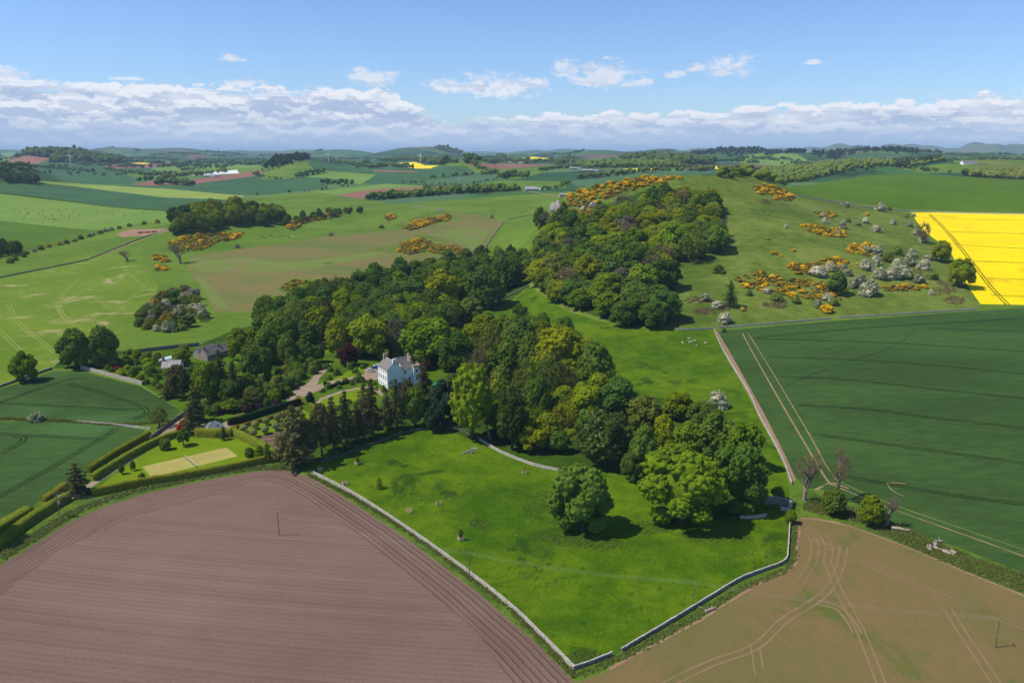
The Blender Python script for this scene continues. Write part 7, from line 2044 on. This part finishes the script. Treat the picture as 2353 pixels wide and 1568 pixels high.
# ------------------------------------------------------------------ cars
def car(u, v, rz, paint, lab):
    p = hit(u, v); r0 = empty('parked_car', (p.x, p.y, gz(p.x, p.y)), R(rz)); tag(r0, lab, 'car', 'cars parked beside the white house')
    MB().box((0, 0, .62), (4.2, 1.75, .58), 0, .96).build('body', paint, r0)
    MB().box((-.15, 0, 1.16), (2.5, 1.6, .5), 0, .72).build('cabin_glass', 'window_dark', r0); MB().box((-.15, 0, 1.43), (1.75, 1.14, .06)).build('roof', paint, r0)
    for sx in (-1.3, 1.3):
        for sy in (-.8, .8):
            w_ = MB().tube([(sx, sy - .11, .33), (sx, sy + .11, .33)], .33, 12).build('wheel', 'tyre', r0); MB().tube([(sx, sy - .13, .33), (sx, sy + .13, .33)], .17, 8).build('rim', 'metal_grey', w_)
    for sy in (-.6, .6):
        MB().box((2.06, sy, .68), (.1, .35, .16)).build('headlight', 'white_paint', r0); MB().box((-2.06, sy, .7), (.1, .3, .16)).build('tail_light', 'rust_red', r0)


car(852, 853, 163, 'car_silver', 'silver car parked beside the dark blue one'); car(862, 846, 175, 'car_blue', 'dark blue car parked close to the white house')
car(866, 842, 178, 'white_paint', 'white car almost hidden behind the dark blue one')


# ------------------------------------------------------------------ fallen wood
def log_mb(seed, ln, r_):
    rg_ = random.Random(seed); m = MB()
    pts = [(-ln / 2 + ln * t / 4, rg_.uniform(-.2, .2), r_ * .8 + rg_.uniform(0, .15)) for t in range(5)]
    m.tube(pts, [r_ * 1.1, r_, r_ * .9, r_ * .8, r_ * .5], 8)
    for k in range(3):
        x = rg_.uniform(-ln / 3, ln / 2.4); m.tube([(x, 0, r_), (x + rg_.uniform(.2, .8), rg_.uniform(-.9, .9), r_ + rg_.uniform(.4, 1.2))], [r_ * .45, r_ * .15], 6)
    return m


for k, (u, v, ln, r_, rz, lab) in enumerate([(2068, 1218, 5.5, .55, -20, 'grey fallen trunk lying alone on the verge'), (2132, 1258, 2.2, .8, 80, 'upright split stump at the wood pile end'), (2148, 1254, 3.2, .55, 60, 'bleached trunk piece in the middle of the fallen wood'), (2165, 1264, 5.0, .35, -35, 'long thin branch in the fallen wood'),
                                            (2178, 1272, 3.0, .5, -50, 'forked bleached piece of the fallen wood'), (2190, 1270, 2.4, .5, 100, 'pale slab of wood at the far end of the pile'), (2155, 1245, 2.6, .4, 10, 'broken branch at the top of the fallen wood'), (2032, 1208, 1.0, .35, 75, 'small stump beside the compact bright sycamore'),
                                            (1072, 1040, 2.6, .3, 10, 'lowest pale log of the pile in the pasture'), (1080, 1036, 3.2, .35, 30, 'long pale log across the pasture pile'), (1090, 1032, 3.0, .35, -25, 'reddish log at the wall end of the pasture pile'), (1085, 1040, 2.4, .3, 70, 'short log propped on the pasture pile'),
                                            (1066, 1042, 1.8, .28, 50, 'small log beside the pasture pile'), (1630, 1402, 3.2, .4, 25, 'rough timber trough beyond the curving wall'), (1612, 1396, 2.2, .12, -30, 'thin pale rail against the curving wall')]):
    p = hit(u, v); o = log_mb(k + 5, ln, r_).build('fallen_log', 'dead_wood' if u > 1100 else 'rock_pale', smooth=False); o.location = (p.x, p.y, gz(p.x, p.y)); o.rotation_euler = (0, R(-55) if 'upright' in lab else 0, R(rz)); tag(o, lab, 'log')
# leaning dead trunk by the curved wall
p = hit(1128, 1012); o = MB().tube([(0, 0, 0), (-1.0, 0, 3.5), (-2.0, .3, 6.5), (-2.2, .2, 8.0)], [.6, .5, .42, .12], 8).tube([(-2.0, .3, 6.3), (-.8, 0, 7.6)], [.25, .08], 6).build('dead_tree', 'bark_pale', smooth=True)
o.location = (p.x, p.y, gz(p.x, p.y)); tag(o, 'leaning bleached dead trunk at the curved wall', 'tree trunk')


# ------------------------------------------------------------------ animals
def beast(mat, nm, s=1.0):
    """four-legged grazing animal of one continuous skin"""
    m = MB(); m.tube([(-1.05, 0, 1.02), (-.8, 0, 1.05), (-.2, 0, 1.0), (.45, 0, 1.03), (.85, 0, 1.0), (1.1, 0, .72), (1.35, 0, .42), (1.55, 0, .28)], [.12, .34, .38, .38, .28, .18, .16, .09], 10)
    for x, b in ((-.72, .08), (.62, -.04)):
        for y in (-.2, .2): m.tube([(x, y, .85), (x + b, y, .45), (x, y, 0)], [.16, .09, .06], 6)
    m.tube([(-1.05, 0, 1.05), (-1.15, 0, .5)], [.04, .03], 4)
    for y in (-1, 1): m.tube([(1.12, y * .08, .80), (1.12, y * .3, .84)], [.06, .03], 4)
    m.v = [tuple(c * s for c in q) for q in m.v]
    return m.mesh(nm, mat, True)


cow_b, cow_r, cow_w = beast('hide_black', 'cow'), beast('hide_brown', 'cow'), beast('hide_pale', 'cow')
sheep_me = beast('sheep_wool', 'sheep', .62)
HERD = [(32, 492), (62, 493), (66, 490), (90, 492), (98, 494), (120, 497), (122, 492), (55, 496), (45, 490), (64, 489), (142, 493), (148, 498), (104, 500), (112, 504), (56, 501), (54, 505), (126, 505), (129, 506), (122, 504), (158, 501), (168, 491), (160, 495), (140, 497), (181, 494), (221, 490),
        (242, 491), (259, 492), (287, 497), (328, 490), (313, 494), (60, 482), (30, 480), (100, 486), (136, 484)]
for k, (u, v) in enumerate(HERD):
    p = hit(u, v); rg_ = random.Random(k); o = link('cow', cow_b); o.location = (p.x, p.y, gz(p.x, p.y)); o.rotation_euler = (0, 0, rg_.uniform(0, 6.28)); s = rg_.uniform(.95, 1.2); o.scale = (s, s, s)
    tag(o, 'black cow grazing among the spread herd on the light green plain', 'cow', 'black cattle on the plain')
CM = [(603, 545, cow_b), (609, 548, cow_b), (616, 543, cow_b), (624, 542, cow_r), (630, 545, cow_b), (642, 545, cow_b), (648, 545, cow_b), (660, 543, cow_r), (664, 546, cow_b), (671, 544, cow_w), (652, 542, cow_r), (673, 545, cow_w)]
LBL = ['first black cow from the thorn bush end', 'second black cow from the thorn bush end', 'black cow in the upper part of the group', 'brown cow before the middle of the group', 'black cow next to the first brown one', 'first black cow of the middle pair', 'second black cow of the middle pair', 'brown cow after the middle pair',
       'last black cow beside the pale ones', 'pale cow slightly uphill at the end', 'brown cow highest on the slope', 'pale cow slightly downhill at the end']
for k, (u, v, me) in enumerate(CM):
    p = hit(u, v); o = link('cow', me); o.location = (p.x, p.y, gz(p.x, p.y)); o.rotation_euler = (0, 0, k * 1.1); tag(o, LBL[k] + ', below the knoll wood', 'cow', 'mixed cattle below the knoll wood')
for k, (u, v, lab) in enumerate([(1582, 779, 'sheep highest in the pasture flock near the wall corner'), (1588, 786, 'sheep in the middle of the flock, beside a tan one'), (1596, 784, 'sheep facing the wall corner in the flock'), (1567, 788, 'sheep apart from the flock on the wood side'), (1600, 795, 'sheep lowest in the pasture flock'), (1620, 789, 'sheep apart from the flock on the wall side'), (1584, 787, 'tan sheep in the middle of the flock')]):
    p = hit(u, v); o = link('sheep', sheep_me); o.location = (p.x, p.y, gz(p.x, p.y)); o.rotation_euler = (0, 0, k * 1.7); o.scale = (1.15, 1.15, 1.15); tag(o, lab, 'sheep', 'flock near the wall corner')
for k, (u, v, lab) in enumerate([(323, 536, 'rusty feeder on the bare ground, closest to the barley'), (339, 535.5, 'rusty feeder in the middle of three on the bare ground'), (354, 534.5, 'rusty feeder closest to the knoll wood on the bare ground')]):
    p = hit(u, v); r0 = empty('cattle_feeder', (p.x, p.y, gz(p.x, p.y)), .3); tag(r0, lab, 'feeder', 'feeders on the bare ground'); MB().box((0, 0, 1.3), (6.5, 2.4, 1.4)).build('trough', 'rust_red', r0)
    for sx in (-2.6, 2.6): MB().box((sx, 0, .3), (.3, 2.2, .6)).build('skid', 'rust_red', r0)
for k, (u, v) in enumerate([(953, 477), (960, 477), (970, 478), (979, 479), (1004, 482.5), (1010, 483), (1019, 483.5)]):
    p = hit(u, v); r0 = empty('livestock_shelter', (p.x, p.y, gz(p.x, p.y)), .2 * k); tag(r0, f'pale low livestock shelter, {ORD[k]} of the line on the rolling pasture from the knoll wood', 'shelter', 'pale shelters on the rolling pasture')
    gable_block(r0, -1.6, 1.6, -1.2, 1.2, 1.1, 1.7, 'x', 'shed_grey', 'shed_grey', lead=False)

# ------------------------------------------------------------------ rough growth: verges, nettles, reeds
def tufts(name, spots, label, mat, seed, size=(.5, 1.3), hh=.55, nl=9, leaf=.32):
    L_ = Leafy(seed); r = L_.r
    for (x, y) in spots:
        z = gz(x, y); s = r.uniform(*size); cl = r.uniform()
        L_.blob((x, y, z), (s * .5, s * .5, s * hh * .6), ICO1, .3, cl)
        L_.leaves((x, y, z), (s * .6, s * .6, s * hh), nl, leaf, .7, 0, cl, spread=.3)
    o = link(name, L_.mesh(name, mat)); tag(o, label, None, None, 'stuff')


def along(px, n, wid, seed):
    w = drop(trace(smooth_px(px, 4), 6.0), 1.0); N = frame2(w); rg_ = random.Random(seed); out = []
    for _ in range(n):
        k = rg_.randrange(len(w)); q = w[k] + N[k] * rg_.uniform(-wid, wid); out.append((q.x + rg_.uniform(-.5, .5), q.y + rg_.uniform(-.5, .5)))
    return out


tufts('rough_grass', along([(0, 1280), (80, 1232), (150, 1188), (230, 1152), (330, 1122), (450, 1098), (590, 1074), (690, 1078)], 1500, 2.2, 1), 'rough grass and cow parsley on the verge above the ploughed field', 'leaf_weed', 1)
tufts('rough_grass', along([(1850, 1160), (1950, 1178), (2060, 1222), (2200, 1285), (2352, 1340), (2480, 1395)], 2600, 5.0, 2), 'rough grass on the verge between the wheat and the sprouting field', 'leaf_weed', 2)
tufts('rough_grass', along([(712, 1092), (830, 1153), (950, 1230), (1080, 1326), (1180, 1406), (1250, 1475), (1318, 1552)], 1100, .8, 3), 'weeds growing along the foot of the long pale wall', 'leaf_weed', 3, (.4, .9))
tufts('rough_grass', along([(1330, 1548), (1410, 1516), (1500, 1470), (1600, 1414), (1700, 1354), (1810, 1302), (1820, 1250), (1824, 1200)], 900, 1.0, 4), 'weeds growing along the curving wall', 'leaf_weed', 4, (.4, 1.0))
tufts('rough_grass', along([(0, 961), (170, 968), (290, 975), (400, 964), (420, 952)], 700, 1.6, 5), 'rough grass between the two green wheat fields', 'leaf_weed', 5)
nt = []
rg_ = random.Random(9)
for (u, v, ru, rv, n) in [(905, 1062, 16, 8, 90), (927, 1070, 9, 4, 40), (1030, 1134, 20, 8, 90), (1100, 1202, 24, 14, 110), (1175, 1260, 12, 6, 40), (1196, 1283, 9, 3, 30), (1250, 1165, 50, 40, 260), (1310, 1238, 70, 16, 260), (1380, 1250, 60, 14, 160), (1342, 1508, 36, 20, 300), (1500, 1210, 60, 16, 200), (1650, 1235, 80, 12, 200),
                         (1505, 845, 14, 6, 60), (1527, 855, 8, 3, 30), (1420, 800, 12, 5, 40), (1550, 878, 18, 6, 60), (1590, 875, 14, 5, 50), (1480, 870, 12, 5, 40), (1730, 1290, 60, 30, 50), (1500, 1400, 120, 60, 60), (1100, 1130, 120, 40, 60), (1240, 1310, 60, 40, 50), (950, 1120, 60, 30, 40)]:
    for _ in range(n):
        a = rg_.uniform(0, 6.28); q = rg_.uniform(0, 1) ** .6; p = hit(u + math.cos(a) * ru * q, v + math.sin(a) * rv * q); nt.append((p.x, p.y))
tufts('nettle_patches', nt, 'dark nettle patches and tussocks in the vivid pasture', 'leaf_green', 6, (.4, 1.1), .35, 7, .3)
sc = []
for (u, v, ru, rv, n) in [(1600, 690, 30, 8, 60), (1620, 715, 25, 7, 50), (1660, 705, 18, 8, 40), (1565, 735, 20, 8, 50), (1900, 660, 40, 14, 90), (2170, 660, 30, 20, 80), (2190, 690, 25, 10, 60), (1780, 700, 30, 8, 60), (2080, 630, 50, 18, 140), (1760, 465, 14, 4, 20), (1755, 462, 10, 3, 16)]:
    for _ in range(n):
        a = rg_.uniform(0, 6.28); q = rg_.uniform(0, 1) ** .6; p = hit(u + math.cos(a) * ru * q, v + math.sin(a) * rv * q); sc.append((p.x, p.y))
tufts('dry_scrub', sc, 'dry brown scrub and brambles on the gorse slope', 'leaf_brown', 8, (1.2, 3.0), .4, 14, .5)

# ------------------------------------------------------------------ haze
def build_haze():
    me = bpy.data.meshes.new('haze')
    bm = bmesh.new(); bmesh.ops.create_cube(bm, size=1.0)
    x0, x1, y0, y1, z0, z1 = -90000, 90000, -1500, 90000, -7, 345
    for v in bm.verts:
        v.co = Vector((x0 + (v.co.x + .5) * (x1 - x0), y0 + (v.co.y + .5) * (y1 - y0), z0 + (v.co.z + .5) * (z1 - z0)))
    bm.to_mesh(me); bm.free()
    m = bpy.data.materials.new('haze'); m.use_nodes = True
    N = NT(m.node_tree)
    for n in list(N.n): N.n.remove(n)
    out = N.node('ShaderNodeOutputMaterial'); v = N.node('ShaderNodeVolumePrincipled')
    v.inputs['Color'].default_value = (0.56, 0.78, 1.0, 1); v.inputs['Density'].default_value = 4.3e-5
    v.inputs['Anisotropy'].default_value = 0.0
    N.link(v.outputs[0], out.inputs['Volume'])
    me.materials.append(m)
    o = bpy.data.objects.new('haze', me); COL.objects.link(o); o['kind'] = 'stuff'
    o['label'] = 'thin blue summer haze over the whole landscape'


build_haze()
